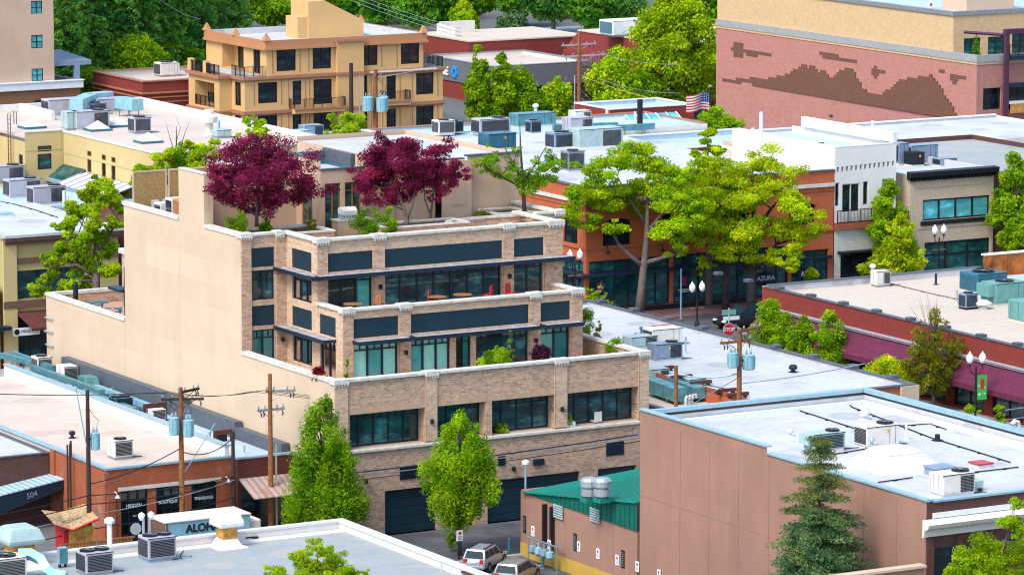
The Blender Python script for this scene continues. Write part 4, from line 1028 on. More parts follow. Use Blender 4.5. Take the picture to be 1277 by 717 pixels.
# terrace furniture and plants
def patio_set(label, x, y, z, col):
    r = thing('patio_chair', label, 'chair', (x, y, z), random.uniform(0, 6)); q = MB(); q.box(-.25, .25, -.25, .25, .4, .46); obj('seat', q, M[col], r); q = MB(); q.box(-.25, .25, .2, .26, .46, 1.0); obj('backrest', q, M[col], r)
    for sx in (-1, 1):
        for sy in (-1, 1): q = MB(); q.box(sx*.22-.02, sx*.22+.02, sy*.22-.02, sy*.22+.02, 0, .4); obj('leg', q, M['black'], r)
def round_table(label, x, y, z):
    r = thing('patio_table', label, 'table', (x, y, z)); q = MB(); q.lathe(0, 0, [(.02, .72), (.55, .72), (.57, .76), (.02, .78)], 18); obj('tabletop', q, M['wood'], r); q = MB(); q.lathe(0, 0, [(.3, 0), (.25, .04), (.04, .08), (.04, .72)], 10); obj('pedestal', q, M['black'], r)
for u, lab in ((440, 'low wooden table behind the second parapet by the corner glass'), (545, 'wooden table behind the second parapet beside two red chairs'), (577, 'wooden table under the long canopy, between red chairs')):
    x, z = PY(u, 385-(u-430)*.08, 216.6); round_table(lab, x, 216.6, 11.62)
for u, c_, lab in ((475, 'wood', 'brown patio chair before the upper brick pillar'), (540, 'red', 'red patio chair beside the wooden table on the second terrace'), (608, 'red', 'red patio chair near the far end of the second terrace'), (637, 'red', 'red planter chair by the upper pillar and window box')):
    x, z = PY(u, 380, 217.0); patio_set(lab, x, 217.0, 11.72, c_)
def pplant(u, v, Y, z, label, w, h, leaf, n, seed, vt=None, **kw):
    x, zz = PY(u, v, Y)
    if vt: h = PY(u, vt, Y)[1]-z
    return shrub(label, (x, Y, z), w, h, leaf, n, seed=seed, **kw)
pplant(618, 455, 212.2, 8, 'large bright yellow green shrub on the first terrace', 2.4, 2.0, 'fresh', 1900, 1, nc=22, clump=.2, ls=.085)
pplant(636, 450, 212.6, 8, 'blue green juniper behind the bright terrace shrub', 1.0, 2.9, 'spruce', 1300, 2, env='cone', name='potted_conifer', cat='shrub', nc=16)
pplant(672, 447, 212.6, 8, 'purple leaved shrub in a pot before the lower window', 1.35, 1.25, 'purple', 1300, 3, pot=.36, name='potted_shrub')
pplant(433, 470, 211.9, 8.0, 'narrow green cypress standing at the terrace corner', .75, 1.75, 'mid', 1700, 4, vt=443, env='cone', name='cypress_shrub', clump=.25, nc=18)
pplant(397, 466, 212.9, 8.0, 'dark red shrub behind the sloping beige cap', 1.15, .95, 'redleaf', 2200, 5, nc=20, vt=455)
pplant(408, 472, 212.0, 8.0, 'small low green plant next to the dark red shrub', .8, .55, 'bushg', 500, 6, name='plant', vt=467)
pplant(462, 287, 221.3, 15, 'broad olive green hedge shrub on the roof terrace', 2.5, 1.65, 'bushg', 3000, 7, nc=26, clump=.22, vt=258)
pplant(487, 282, 221.6, 15.2, 'brighter green shrub at the foot of the twin maroon trees', 1.3, 1.2, 'fresh', 1400, 8, vt=257)
pplant(296, 284, 225.2, 15.2, 'round green shrub under the big maroon tree by the blank wall', 1.8, 1.3, 'fresh', 2000, 9, vt=262)
pplant(331, 284, 224.6, 15.2, 'small conical green shrub beside the maroon tree trunk', 1.0, 1.1, 'bushg', 900, 10, vt=270)
pplant(391, 270, 225.0, 15.2, 'small reddish green shrub beside the barbecue counter', .9, .95, 'olive', 700, 11)
pplant(375, 288, 222.9, 15.2, 'low green ground plant in the corner planter', 1.3, .5, 'mid', 700, 12, name='plant')
pplant(632, 284, 222.2, 15.0, 'little green plant at the right end of the curved planter', .4, .55, 'fresh', 250, 13, name='plant')
pplant(605, 262, 225.6, 15.3, 'low olive plants along the penthouse wall', 2.2, .5, 'olive', 800, 14, name='plant', env='dome')
pplant(705, 523, 210.95, 5.0, 'yellow green grass tuft in a blue tub on the ledge', .95, .75, 'lime', 800, 15, name='potted_grass')
pplant(626, 535, 210.95, 5.0, 'small leafy plant on the ledge beside the middle window', .8, .7, 'fresh', 600, 16, name='potted_plant')
pplant(533, 545, 210.95, 5.0, 'small plant on the ledge beside the first window pier', .5, .6, 'fresh', 300, 17, name='potted_plant')
x, z = PY(705, 528, 210.9)
rr = thing('planter_tub', 'pale blue planter tub on the brick ledge', 'planter', (x, 210.85, 5.11)); q = MB(); q.box(-.55, .55, -.2, .2, 0, .3); obj('tub', q, M['whitecap'], rr, bevel=.03)
pplant(728, 440, 220.5, 8.0, 'tall leafy green shrub behind the right brick pier', 1.6, 3.0, 'mid', 2000, 18, env='oval', nc=24)
pplant(747, 440, 216.5, 8.0, 'thin upright conifer seedling on the right terrace', .9, 2.4, 'olive', 700, 19, env='cone', name='young_conifer', cat='shrub')
pplant(768, 438, 214.0, 8.0, 'round mid green shrub at the right end of the first terrace', 1.8, 1.5, 'bushg', 1500, 20)
x, z = PY(755, 436, 213.2); rr = thing('planter_box', 'dark blue planter box beside the round shrub', 'planter', (x-.2, 212.9, 8)); q = MB(); q.box(-.8, .6, -.4, .4, 0, .62); obj('box', q, M['deepblue'], rr, bevel=.03); q = MB(); q.box(-.72, .52, -.32, .32, .625, .64); obj('soil', q, M['soil'], rr)
rr = thing('deck_chair', 'dark reclining chair beside the blue planter box', 'chair', (x+1.3, 212.6, 8)); q = MB(); q.prism([(-.5, .35), (.3, .35), (.6, .95), (.55, 1.0), (.27, .42), (-.5, .42)], 'Y', -.3, .3); obj('sling', q, M['bluegrey'], rr)
for s in (-1, 1): q = MB(); q.tube([(-.4, s*.27, 0), (.3, s*.27, .38)], .02, 4); q.tube([(.35, s*.27, 0), (-.1, s*.27, .38)], .02, 4); obj('leg', q, M['black'], rr)
x, z = PY(742, 527, 211.2); patio_set('pale folding chair on the balcony behind the ledge', x, 211.1, 4.8, 'offwhite')
# ================================================================ neighbouring buildings
def rect(ax, pos, u0, v0, u1, v1):
    """Wall rectangle (a0,a1,z0,z1) seen between two surveyed corners."""
    vm = (v0+v1)/2; um = (u0+u1)/2
    a0 = onplane(ax, pos, u0, vm)[0]; a1 = onplane(ax, pos, u1, vm)[0]
    z1 = onplane(ax, pos, um, v0)[1]; z0 = onplane(ax, pos, um, v1)[1]
    return min(a0, a1), max(a0, a1), z0, z1
def railing(root, ax, pos, a0, a1, z, h=1.0, mat='black', name='railing', d=0.0):
    q = MB(); q.wb(ax, pos, a0, a1, z+h-.05, z+h, d-.03, d+.03); q.wb(ax, pos, a0, a1, z+.08, z+.12, d-.02, d+.02)
    n = max(2, int((a1-a0)/.13))
    for k in range(n+1):
        a = a0+(a1-a0)*k/n; t = .03 if k % 8 == 0 else .012; q.wb(ax, pos, a-t, a+t, z+(0 if k % 8 == 0 else .12), z+h-.05, d-t, d+t)
    return obj(name, q, M[mat], root)

# ---- weathered red brick corner shop (front) with shop windows
YS, XS = 215.88, 97.11
R = thing('red_brick_shop', 'weathered red brick shop with pale roof and three lettered shop windows', 'building')
shopw = [rect('Y', YS, *r) for r in ((151, 612, 185, 674), (195, 608, 226, 668), (239, 604, 271, 664))]
hs = [(a, b, 0.0, 3.0, .3) for a, b, _, _ in shopw]
mb = MB(); facade(mb, 'Y', YS, XS, 104.85, 0, 4.28, hs); facade(mb, 'X', XS, YS, 223.5, 0, 4.28)
mb.quad((104.85, YS, 0), (104.85, 248, 0), (104.85, 248, 4.28), (104.85, YS, 4.28)); obj('wall', mb, M['redbr'], R)
q = MB(); q.box(XS-.12, XS-.003, 222.9, 223.5, 0, 4.25); q.box(XS-.12, XS-.003, YS, YS+.5, 0, 4.1); q.box(XS, XS+.5, YS-.1, YS-.003, 0, 3.0); q.box(104.2, 104.85, YS-.1, YS-.003, 0, 3.0)
obj('brick_pier', q, M['redbr'], R)
q = MB(); q.box(XS+.02, 104.8, YS+.02, 248, 4.0, 4.2); obj('roof', q, M['pink_roof'], R)
q = MB(); q.box(XS-.08, XS+.22, YS+.22, 248, 4.285, 4.4); q.box(XS-.08, 104.9, YS-.08, YS+.2, 4.285, 4.4); q.box(104.55, 104.95, YS+.22, 248, 4.9, 5.0); obj('coping', q, M['bluecap'], R)
q = MB(); q.box(104.6, 104.84, YS+.25, 248, 4.2, 4.9); obj('parapet', q, M['offwhite'], R)
q = MB(); q.box(XS+.7, 104.2, YS-.07, YS-.004, 3.02, 3.22); obj('lintel', q, M['coping'], R)
for (a, b, _, _), t in zip(shopw, ('HIDDEN', 'BOUTIQUE', 'TREASURES')):
    w = window(R, 'Y', YS, a, b, .02, 2.98, 3, .42, 'black', 'glass_dark', .3, split=False, name='shop_window')
    lettering(w, t, .26 if len(t) < 8 else .235, 'Y', YS+.1, (a+b)/2, 2.1, 'signtext', .01, .004)
lettering(R, 'EST', .15, 'Y', YS+.1, shopw[0][0]+.9, 1.5, 'signtext', .01)
q = MB(); q.lathe(0, 0, [(.34, -.01), (.34, .01), (.28, .011), (.28, -.011)], 24)
o = obj('round_logo', q, M['signtext'], R); o.rotation_euler = (math.pi/2, 0, 0); o.location = (shopw[0][0]+.95, YS+.12, .75)
for (a, z) in ((97.6, 2.9), (104.5, 3.1)):
    q = MB(); q.tube([(a, YS-.35, z), (a, YS-.12, z+.12), (a, YS, z+.1)], .03, 6); q.lathe(a, YS-.38, [(.16, z-.16), (.04, z)], 8); obj('wall_lamp', q, M['whitecap'], R)
bx = bpy.context
# ---- low flat roofed strip between the red brick shop and the blank wall
R = thing('service_roof_building', 'low flat pale roof strip crowded with ducts along the blank beige wall', 'building')
shell(R, 104.97, 108.62, 215.3, 248, 4.25, 'awbrown', 'blue_roof', 4.05, capmat='bluecap', sides='S', t=.2)
q = MB(); q.box(108.1, 108.6, 216.0, 222.0, 4.05, 4.75); q.box(108.1, 108.6, 222.05, 229, 4.05, 5.05); q.box(108.1, 108.6, 229.05, 247, 4.05, 5.3); obj('parapet', q, M['darkcap'], R)
q = MB(); q.add([(104.97, 215.2, 3.1), (108.6, 215.2, 3.1), (108.6, 213.2, 2.3), (104.97, 213.2, 2.3), (104.97, 215.2, 3.16), (108.6, 215.2, 3.16), (108.6, 213.2, 2.36), (104.97, 213.2, 2.36)], [(0, 3, 2, 1), (4, 5, 6, 7), (0, 1, 5, 4), (1, 2, 6, 5), (2, 3, 7, 6), (3, 0, 4, 7)])
obj('awning', q, M['canopy2'], R)
q = MB(); q.box(105.2, 108.5, 215.26, 215.297, .1, 2.6); obj('door', q, M['glass_dark'], R)
# ---- building at the frame edge with the blue sheet canopy
R = thing('white_roof_shed', 'low building with a dirty white roof beside the red brick side wall', 'building')
shell(R, 84, 97.0, 223.6, 245, 4.0, 'darkbr', 'white_roof', 3.85, capmat='darkcap', t=.15, ch=.06)
R = thing('sheet_metal_canopy', 'blue corrugated sheet canopy roof over a dark porch by the red brick wall', 'canopy')
a = G(80, 598, 2.75); x1, y0 = a.x, a.y
pts = [(x1, y0, 2.75), (x1, y0+4.6, 2.75), (x1-5.6, y0+4.6, 1.95), (x1-5.6, y0, 1.95)]
q = MB(); q.add(pts+[(p[0], p[1], p[2]+.06) for p in pts], [(0, 3, 2, 1), (4, 5, 6, 7), (0, 1, 5, 4), (1, 2, 6, 5), (2, 3, 7, 6), (3, 0, 4, 7)]); obj('roof_sheet', q, M['canopy'], R)
q = MB(); q.add([(x1-5.6, y0+.02, 0.7), (x1-.05, y0+.02, 2.2), (x1-.05, y0+.02, 2.74), (x1-5.6, y0+.02, 1.94)], [(0, 1, 2, 3)]); q.box(x1-.15, x1-.03, y0+.03, y0+4.5, 2.5, 2.74); obj('fascia', q, M['darkmetal'], R)
for yy in (y0+.2, y0+4.4): q = MB(); q.box(x1-.2, x1-.05, yy-.07, yy+.07, 0, 2.6); obj('leg_post', q, M['darkpole'], R)
lettering(R, '504', .45, 'Y', y0-.01, x1-2.0, 2.06, 'bluegrey', .02, rot=.2)
# ---- little food hut
c = G(72, 690, 0); R = thing('food_hut', 'small yellow and red wooden hut with a tan pitched roof', 'kiosk', (94.3, 214.0, 0))
q = MB(); q.box(-.6, .9, -.6, .6, 0, 1.75); obj('wall', q, M['yellow'], R); q = MB(); q.box(-.9, -.61, -.58, .6, 0, 1.7); obj('side_wall', q, M['red'], R)
q = MB(); q.box(.72, .78, -.63, -.603, .2, 1.7); q.box(-.5, .7, -.62, -.603, .9, 1.5); obj('shutter', q, M['rusty'], R)
q = MB(); q.add([(-1.6, -.9, 2.15), (-.55, -.9, 1.75), (1.05, -.9, 2.25), (-1.6, .9, 2.65), (-.55, .9, 2.45), (1.05, .9, 2.75)], [(0, 1, 4, 3), (1, 2, 5, 4)]); obj('roof', q, plain('thatch', (.40, .27, .14), .95, var=.5, scale=6), R)
q = MB(); q.tube([(-.55, -.92, 1.72), (1.07, -.92, 2.22)], .06, 4); q.tube([(-.55, -.92, 1.72), (-1.6, -.92, 2.12)], .05, 4); obj('trim', q, M['red'], R)
R = thing('deck_fence', 'brown slatted deck fence below the yellow hut', 'fence', (95.0, 212.6, 0))
q = MB()
for k in range(22): q.box(-2.2+k*.2, -2.06+k*.2, -.02, .02, .1, 1.15)
obj('slat_panel', q, M['wood'], R); q = MB(); q.box(-2.3, 2.3, -.05, -.021, 1.05, 1.15); q.box(-2.3, 2.3, -.05, -.021, .2, .3); obj('rail', q, M['wood'], R)
R = thing('ladder', 'black double riser pipe standing against the red brick side wall', 'pipe', (XS-.3, 220.2, 0)); q = MB(); q.tube([(0, 0, 0), (0, 0, 5.0), (.2, .3, 5.2), (.2, .3, 4.3)], .06, 6); q.tube([(0, .35, 0), (0, .35, 5.0)], .05, 6); obj('pipe', q, M['darkpole'], R)
R.name = 'riser_pipe'
# ---- nearest building: grey flat roof with a white parapet
R = thing('grey_roof_building', 'nearest building with grey flat roof and thick white parapet', 'building')
shell(R, 62, 98.35, 140, 189.75, 6.0, 'offwhite', 'grey_roof', 5.62, pmat='offwhite', capmat='white', t=.35, ch=.1, over=.06)
q = MB(); q.box(62.5, 97.9, 188.6, 189.35, 5.621, 5.66); obj('flashing', q, M['white'], R)
# ---- brown wing with the green roof
XL = 115.93
R = thing('green_roof_building', 'low brown wall with yellow base under a green standing seam roof', 'building')
mb = MB(); facade(mb, 'X', XL, 189.75, 202.16, .78, 3.6); facade(mb, 'Y', 189.7, XL, 128, 0, 3.6); mb.quad((XL, 202.16, 0), (128, 202.16, 0), (128, 202.16, 3.6), (XL, 202.16, 3.6)); mb.box(XL+.003, 117.5, 201.2, 202.14, 3.5, 3.72); obj('wall', mb, M['brown'], R)
q = MB(); q.box(XL-.02, XL+.1, 150, 202.18, 0, .78); obj('wall_base', q, M['yellow_band'], R)
q = MB()
for y in (199.9, 197.3, 194.7, 192.2): q.box(XL-.006, XL-.002, y-.015, y+.015, .8, 3.55)
obj('panel_joint', q, M['joint'], R)
zt = PX(797, 627, XL)[1]; dx, dz = PY(800, 585, 201.6)
q = MB(); q.add([(XL-.06, 201.5, 3.6), (XL-.06, 189.72, 3.6), (XL-.06, 189.72, zt), (XL-.06, 201.5, 3.66)], [(0, 1, 2, 3)]); q.add([(XL-.06, 201.5, 3.6), (dx, 201.5, 3.6), (dx, 201.5, dz), (XL-.06, 201.5, 3.66)], [(0, 1, 2, 3)])
o = obj('green_siding', q, M['greenwall'], R)
q = MB()
for k in range(24):
    y = 190.0+k*.48; zz = 3.66+(zt-3.66)*(201.5-y)/11.8
    q.box(XL-.09, XL-.062, y-.02, y+.02, 3.61, zz-.03)
obj('siding_rib', q, M['greenwall'], R)
def zroof(x, y, dz=dz, dx=dx, zt=zt): return 3.66+(dz-3.66)*(x-XL)/(dx-XL)+(zt-3.66)*(201.5-y)/11.8
q = MB(); P4 = [(XL-.2, 201.75), (XL-.2, 189.72), (dx, 189.72), (dx, 201.75)]
q.add([(x, y, zroof(x, y)) for x, y in P4]+[(x, y, zroof(x, y)+.07) for x, y in P4], [(0, 3, 2, 1), (4, 5, 6, 7), (0, 1, 5, 4), (1, 2, 6, 5), (2, 3, 7, 6), (3, 0, 4, 7)])
rf = obj('roof', q, M['greenroof'], R)
q = MB()
for k in range(28):
    y = 190.0+k*.42; a0 = (XL-.18, y, zroof(XL-.18, y)+.07); a1 = (dx, y+0, zroof(dx, y)+.07)
    q.tube([a0, a1], .035, 4)
obj('standing_seam', q, M['greenroof'], rf)
for y in (197.9, 194.0):
    zz = zroof(XL, y)-.85; q = MB()
    for k in range(6): q.box(XL-.12, XL-.093, y-.5, y+.5, zz-.4+k*.13, zz-.32+k*.13)
    obj('louvre_vent', q, M['lightteal'], R)
for y, lab in ((198.5, 'first'), (199.3, 'second')):
    q = MB(); q.box(XL-.25, XL-.004, y-.09, y+.09, 1.2, 3.4); obj('wall_pipe', q, M['black'], R)
for v_, y, lab in ((0, 201.7, 'black framed notice at the far corner of the brown wall'), (1, 196.2, 'black framed notice on the brown wall beside the gas meters'), (2, 191.2, 'black framed notice on the brown wall nearest the tall wall')):
    r = sign_plate(lab, 'X', XL, y, 1.85, .32, .95, 'black', None, 'notice_board')
    q = MB()
    for k in range(8): q.box(-.052, -.041, -.1, .1, -.38+k*.1, -.34+k*.1)
    obj('lettering', q, M['greymetal'], r)
for u, v, lab in ((664, 662, 'red and white parking sign beside the far corner notice'), (685, 679, 'red and white parking sign mounted on the black pipe'), (721, 681, 'red and white parking sign next to the middle notice'), (745, 690, 'red and white parking sign between the middle notice and the next sign'), (769, 698, 'red and white parking sign just before the nearest notice'), (794, 706, 'red and white parking sign at the foot of the tall brown wall'), (821, 716, 'red and white parking sign cut by the frame bottom')):
    y, z = PX(u, v, XL-.06 if u != 685 else XL-.27); sign_plate(lab, 'X', (XL-.0 if u != 685 else XL-.25), y, z, .34, .55)
# ---- tall brown building with white roof
R = thing('brown_building', 'tall brown painted building with a bright white equipment roof', 'building')
XB1 = 130.3
wf = [rect('Y', 163.55, *r) for r in ((1164, 681, 1190, 717), (1202, 677, 1226, 717), (1238, 672, 1262, 717))]
hs = [(a, b, 3.6, z1, .25) for a, b, z0, z1 in wf]
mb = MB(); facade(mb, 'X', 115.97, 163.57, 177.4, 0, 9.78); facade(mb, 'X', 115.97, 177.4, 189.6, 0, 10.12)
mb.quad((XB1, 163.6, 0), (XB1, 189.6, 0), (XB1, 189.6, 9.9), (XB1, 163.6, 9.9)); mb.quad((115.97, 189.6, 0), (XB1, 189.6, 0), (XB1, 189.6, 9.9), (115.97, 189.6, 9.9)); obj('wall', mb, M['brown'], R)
q = MB()
for y in (166, 168.8, 171.6, 174.4, 177.2, 180, 182.8, 185.6): q.box(115.955, 115.968, y-.012, y+.012, 0, 9.6)
q.box(115.957, 115.968, 163.8, 189.5, 5.59, 5.61)
obj('panel_joint', q, M['joint'], R)
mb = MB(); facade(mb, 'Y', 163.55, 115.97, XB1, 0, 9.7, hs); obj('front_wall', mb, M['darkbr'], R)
q = MB(); q.box(115.99, XB1-.02, 163.6, 189.58, 9.1, 9.3); obj('roof', q, M['white_roof'], R)
q = MB(); q.box(116.0, 116.25, 163.9, 189.3, 9.3, 9.76); q.box(116.25, XB1-.05, 189.3, 189.57, 9.3, 9.75); q.box(XB1-.3, XB1-.05, 163.9, 189.3, 9.3, 9.75); q.box(116, XB1-.05, 163.6, 163.85, 9.3, 9.68); obj('parapet', q, M['white_roof'], R)
q = MB(); q.box(115.9, 116.3, 163.5, 177.35, 9.785, 9.87); q.box(115.9, 116.3, 177.45, 189.65, 10.125, 10.2); q.box(116.32, XB1+.05, 189.25, 189.65, 9.905, 10.1); q.box(XB1-.4, XB1+.05, 163.95, 189.2, 9.905, 10.1); q.box(116.32, XB1+.05, 163.48, 163.9, 9.705, 9.8); obj('coping', q, M['bluecap'], R)
q = MB(); q.box(XB1-.75, XB1-.45, 164, 189.2, 9.3, 9.52); q.box(116.3, XB1-.8, 188.85, 189.2, 9.3, 9.52); obj('cant_strip', q, M['whitecap'], R)
q = MB(); q.box(116.3, XB1, 163.46, 163.545, 8.95, 9.2); obj('band', q, M['whitecap'], R)
co = [(163.54, 8.05), (163.4, 8.1), (163.35, 8.4), (163.05, 8.55), (162.95, 8.75), (163.5, 8.92)]
q = MB(); q.prism(co, 'X', 115.7, XB1+.2); obj('cornice', q, M['offwhite'], R)
q = MB()
for k in range(70): q.box(115.9+k*.2, 116.02+k*.2, 163.2, 163.36, 8.42, 8.54)
obj('dentil_molding', q, M['coping'], R)
q = MB(); q.box(115.94, 116.35, 163.42, 163.547, 0, 8.04)
for a, b, _, _ in wf: q.box(b+.1, b+.42, 163.44, 163.547, 0, 8.0)
obj('pilaster', q, M['darkbr'], R)
for i, (a, b, z0, z1) in enumerate(wf): window(R, 'Y', 163.55, a, b, 3.6, z1, 1, .0, 'deepblue', 'glass_g' if i == 1 else 'glass_dark', .25)
y_, z_ = PY(1150, 703, 162.6)
R = thing('low_stucco_wall', 'short brown wall with a pale cap in front of the blue spruce', 'wall'); x_ = y_
q = MB(); q.box(109.5, x_, 162.4, 162.75, 0, z_-.12); obj('wall', q, M['brown'], R); q = MB(); q.box(109.4, x_+.06, 162.3, 162.85, z_-.12, z_); obj('coping', q, M['beige'], R)
# ---- white roofed low building by the street
R = thing('white_roof_building', 'low brick building with a wide white roof beside the street trees', 'building')
shell(R, 138.6, 150.1, 213.0, 252.3, 5.0, 'redbr', 'white_roof', 4.8, capmat='darkcap', t=.3, ch=.08, sides='SEN')
q = MB(); 
for k in range(9): q.box(149.7, 150.25, 215+k*4.4, 215.6+k*4.4, 5.081, 5.3)
obj('parapet_block', q, M['darkcap'], R)
q = MB(); q.box(148.9, 150.2, 212.8, 212.99, 0, 5.0); obj('corner_pier', q, M['tan_br'], R)
R = thing('brick_annex', 'lower brick annex roof with ducts and brown patches beside the tan terraces', 'building')
shell(R, 132.9, 138.55, 212.9, 240, 4.7, 'orangebr', 'cream_roof', 4.05, capmat='darkcap', t=.25, ch=.1, sides='SW')
# ---- red shop with the maroon awning
XRD = 163.67
R = thing('maroon_awning_shop', 'long red brick shop with cream roof and a deep maroon awning', 'building')
hW = [(216+k*4.3, 219.4+k*4.3, .3, 2.6, .3) for k in range(8)]
mb = MB(); facade(mb, 'X', XRD, 200, 251.2, 0, 5.1, hW); mb.quad((XRD, 251.2, 0), (182.3, 251.2, 0), (182.3, 251.2, 5.1), (XRD, 251.2, 5.1)); obj('wall', mb, M['maroonbr'], R)
for a, b, c_, d_, r_ in hW: window(R, 'X', XRD, a, b, c_, d_, 2, .25, 'black', 'glass', .3, name='shop_window')
q = MB(); q.box(XRD+.02, 182.3, 200, 251.1, 4.5, 4.7); obj('roof', q, M['cream_roof'], R)
q = MB(); q.box(XRD+.01, XRD+.3, 200, 250.9, 4.7, 5.08); q.box(XRD+.01, 182, 250.91, 251.19, 4.7, 5.15); q.box(182, 182.3, 200, 250.9, 4.7, 4.85); obj('parapet', q, M['white_roof'], R)
q = MB(); q.box(XRD-.06, XRD+.36, 200, 250.9, 5.1, 5.17); q.box(XRD+.4, 182.4, 250.85, 251.3, 5.16, 5.22); obj('coping', q, M['darkcap'], R)
q = MB()
for k in range(12): q.box(XRD-.1, XRD+.4, 213.2+k*4.0-.3, 213.2+k*4.0+.3, 5.171, 5.36)
obj('parapet_block', q, M['darkcap'], R)
q = MB(); q.box(XRD-.14, XRD-.004, 200, 251.1, 3.55, 3.68); q.box(XRD-.22, XRD-.005, 200, 251.1, 3.69, 3.8); obj('brick_band', q, M['lilac'], R)
q = MB(); q.add([(XRD-.02, 200, 3.5), (XRD-.02, 250.8, 3.5), (XRD-1.5, 250.8, 2.3), (XRD-1.5, 200, 2.3), (XRD-1.5, 250.8, 1.95), (XRD-1.5, 200, 1.95)], [(0, 1, 2, 3), (3, 2, 4, 5)]); q.add([(XRD-.02, 250.8, 3.5), (XRD-1.5, 250.8, 2.3), (XRD-1.5, 250.8, 1.95), (XRD-.02, 250.8, 1.95)], [(0, 1, 2, 3)]); obj('awning', q, M['maroonaw'], R)
# ---- roof behind with rusted panels
R = thing('rust_panel_building', 'pale blue roof behind a parapet of rusted steel panels', 'building')
shell(R, 182.6, 215, 200, 251.2, 4.6, 'darkbr', 'blue_roof', 4.4, capmat='whitecap', sides='W', t=.2)
pb = MB()
q = MB(); n = 9
for k in range(n): q.box(182.7+k*2.1, 184.76+k*2.1, 250.9, 251.1, 4.4, 6.0)
obj('rusted_panel', q, M['rustpanel'], R)
q = MB(); q.box(182.6, 202, 250.8, 251.2, 6.0, 6.12); obj('coping', q, M['whitecap'], R)
# ---- orange brick corner store
XK, YK = 162.24, 273.09
R = thing('orange_brick_store', 'two storey orange brick corner store with dark shopfront and arched windows', 'building')
kw = [rect('Y', YK, *r) for r in ((752, 272, 786, 306), (826, 264, 860, 296), (905, 262, 935, 292), (990, 253, 1016, 281))]
kx = [rect('X', XK, *r) for r in ((703, 270, 720, 303), (672, 261, 688, 293))]
sf = [(162.5, 169.6, .5, 4.2, .3), (169.9, 177.0, .5, 4.2, .3), (177.3, 180.3, .3, 4.2, .3), (180.6, 184.0, .3, 3.7, .3)]
mb = MB(); facade(mb, 'Y', YK, XK, 184.45, 0, 9.75, kw+sf, .25); facade(mb, 'X', XK, YK, 300, 0, 9.75, kx+[(273.5, 277.3, .5, 4.2, .3), (277.8, 281.2, .5, 4.2, .3)], .25)
obj('wall', mb, M['orangebr'], R)
q = MB(); q.box(XK+.02, 184.4, YK+.02, 310, 9.1, 9.3); obj('roof', q, M['white_roof'], R)
q = MB(); q.box(XK+.01, 184.4, YK+.01, YK+.3, 9.3, 9.72); q.box(XK+.01, XK+.3, YK+.3, 309, 9.3, 9.72); obj('parapet', q, M['white_roof'], R)
q = MB(); q.box(XK-.1, 184.5, YK-.1, YK+.34, 9.75, 9.85); q.box(XK-.1, XK+.34, YK+.34, 309, 9.75, 9.85); obj('coping', q, M['darkcap'], R)
q = MB(); q.box(XK-.18, 184.45, YK-.2, YK-.005, 8.55, 8.8); q.box(XK-.18, XK-.005, YK-.005, 300, 8.55, 8.8); obj('stone_band', q, M['coping'], R)
q = MB(); q.box(XK-.1, 184.45, YK-.1, YK-.004, 5.1, 5.3); q.box(XK-.1, XK-.004, YK, 300, 5.1, 5.3); q.box(XK-.06, 184.45, YK-.06, YK-.003, 8.2, 8.54); q.box(XK-.06, XK-.003, YK, 300, 8.2, 8.54); obj('brick_band', q, M['orangebr'], R)
for (a, b, z0, z1) in kw:
    window(R, 'Y', YK, a, b, z0, z1, 2, .5, 'black', 'glass_dark', .25, split=False)
    q = MB(); q.prism([(a-.1, z1-.25), (a-.1, z1+.05), ((a+b)/2, z1+.35), (b+.1, z1+.05), (b+.1, z1-.25), ((a+b)/2+.45, z1-.03), ((a+b)/2-.45, z1-.03)], 'Y', YK-.06, YK-.005); obj('arch', q, M['orangebr'], R)
for (a, b, z0, z1) in kx:
    window(R, 'X', XK, a, b, z0, z1, 2, .5, 'black', 'glass_dark', .25, split=False)
    q = MB(); q.prism([(a-.1, z1-.25), (a-.1, z1+.05), ((a+b)/2, z1+.35), (b+.1, z1+.05), (b+.1, z1-.25), ((a+b)/2+.45, z1-.03), ((a+b)/2-.45, z1-.03)], 'X', XK-.06, XK-.005); obj('arch', q, M['orangebr'], R)
for i, (a, b, z0, z1, r_) in enumerate(sf):
    window(R, 'Y', YK, a, b, z0, z1, max(3, int((b-a)/1.1)), .23, 'darkmetal', 'glass_g' if i < 2 else 'glass', .3, split=False, name='shop_window', fw=.1)
for a, b in ((273.5, 277.3), (277.8, 281.2)): window(R, 'X', XK, a, b, .5, 4.2, 4, .23, 'darkmetal', 'glass', .3, split=False, name='shop_window')
q = MB(); q.box(XK-.75, 178, YK-.75, YK-.02, 3.12, 3.32); q.box(XK-.75, XK-.02, YK, 281, 3.12, 3.32); q.box(178, 184.2, YK-.3, YK-.02, 3.0, 3.2); obj('canopy', q, M['darkmetal'], R)
q = MB(); q.box(XK, 177.2, YK-.05, YK-.003, 0, .5); q.box(XK-.05, XK-.003, YK, 281, 0, .5); obj('base_course', q, M['black'], R)
for u, v, s in ((955, 347, 1), (1010, 341, 1)):
    x, z = PY(u, v, YK-.3); q = MB(); q.box(x-1.1, x+1.1, YK-.3, YK-.22, z-.3, z+.3); b_ = obj('sign_board', q, M['darkmetal'], R); lettering(b_, 'AZURA', .5, 'Y', YK-.32, x, z, 'white', .03, .006)
for u, v in ((748, 360), (852, 352)):
    x, z = PY(u, v, YK+.1); q = MB(); q.box(x-.3, x+.3, YK+.06, YK+.08, z-.25, z+.45); d = obj('window_poster', q, plain('magenta poster', (.28, .02, .14)), R); q = MB(); q.box(x-.5, x+.6, YK+.06, YK+.08, z-.6, z-.52); q.box(x-.3, x+.5, YK+.06, YK+.08, z-.75, z-.68); obj('window_lettering', q, M['signtext'], R)
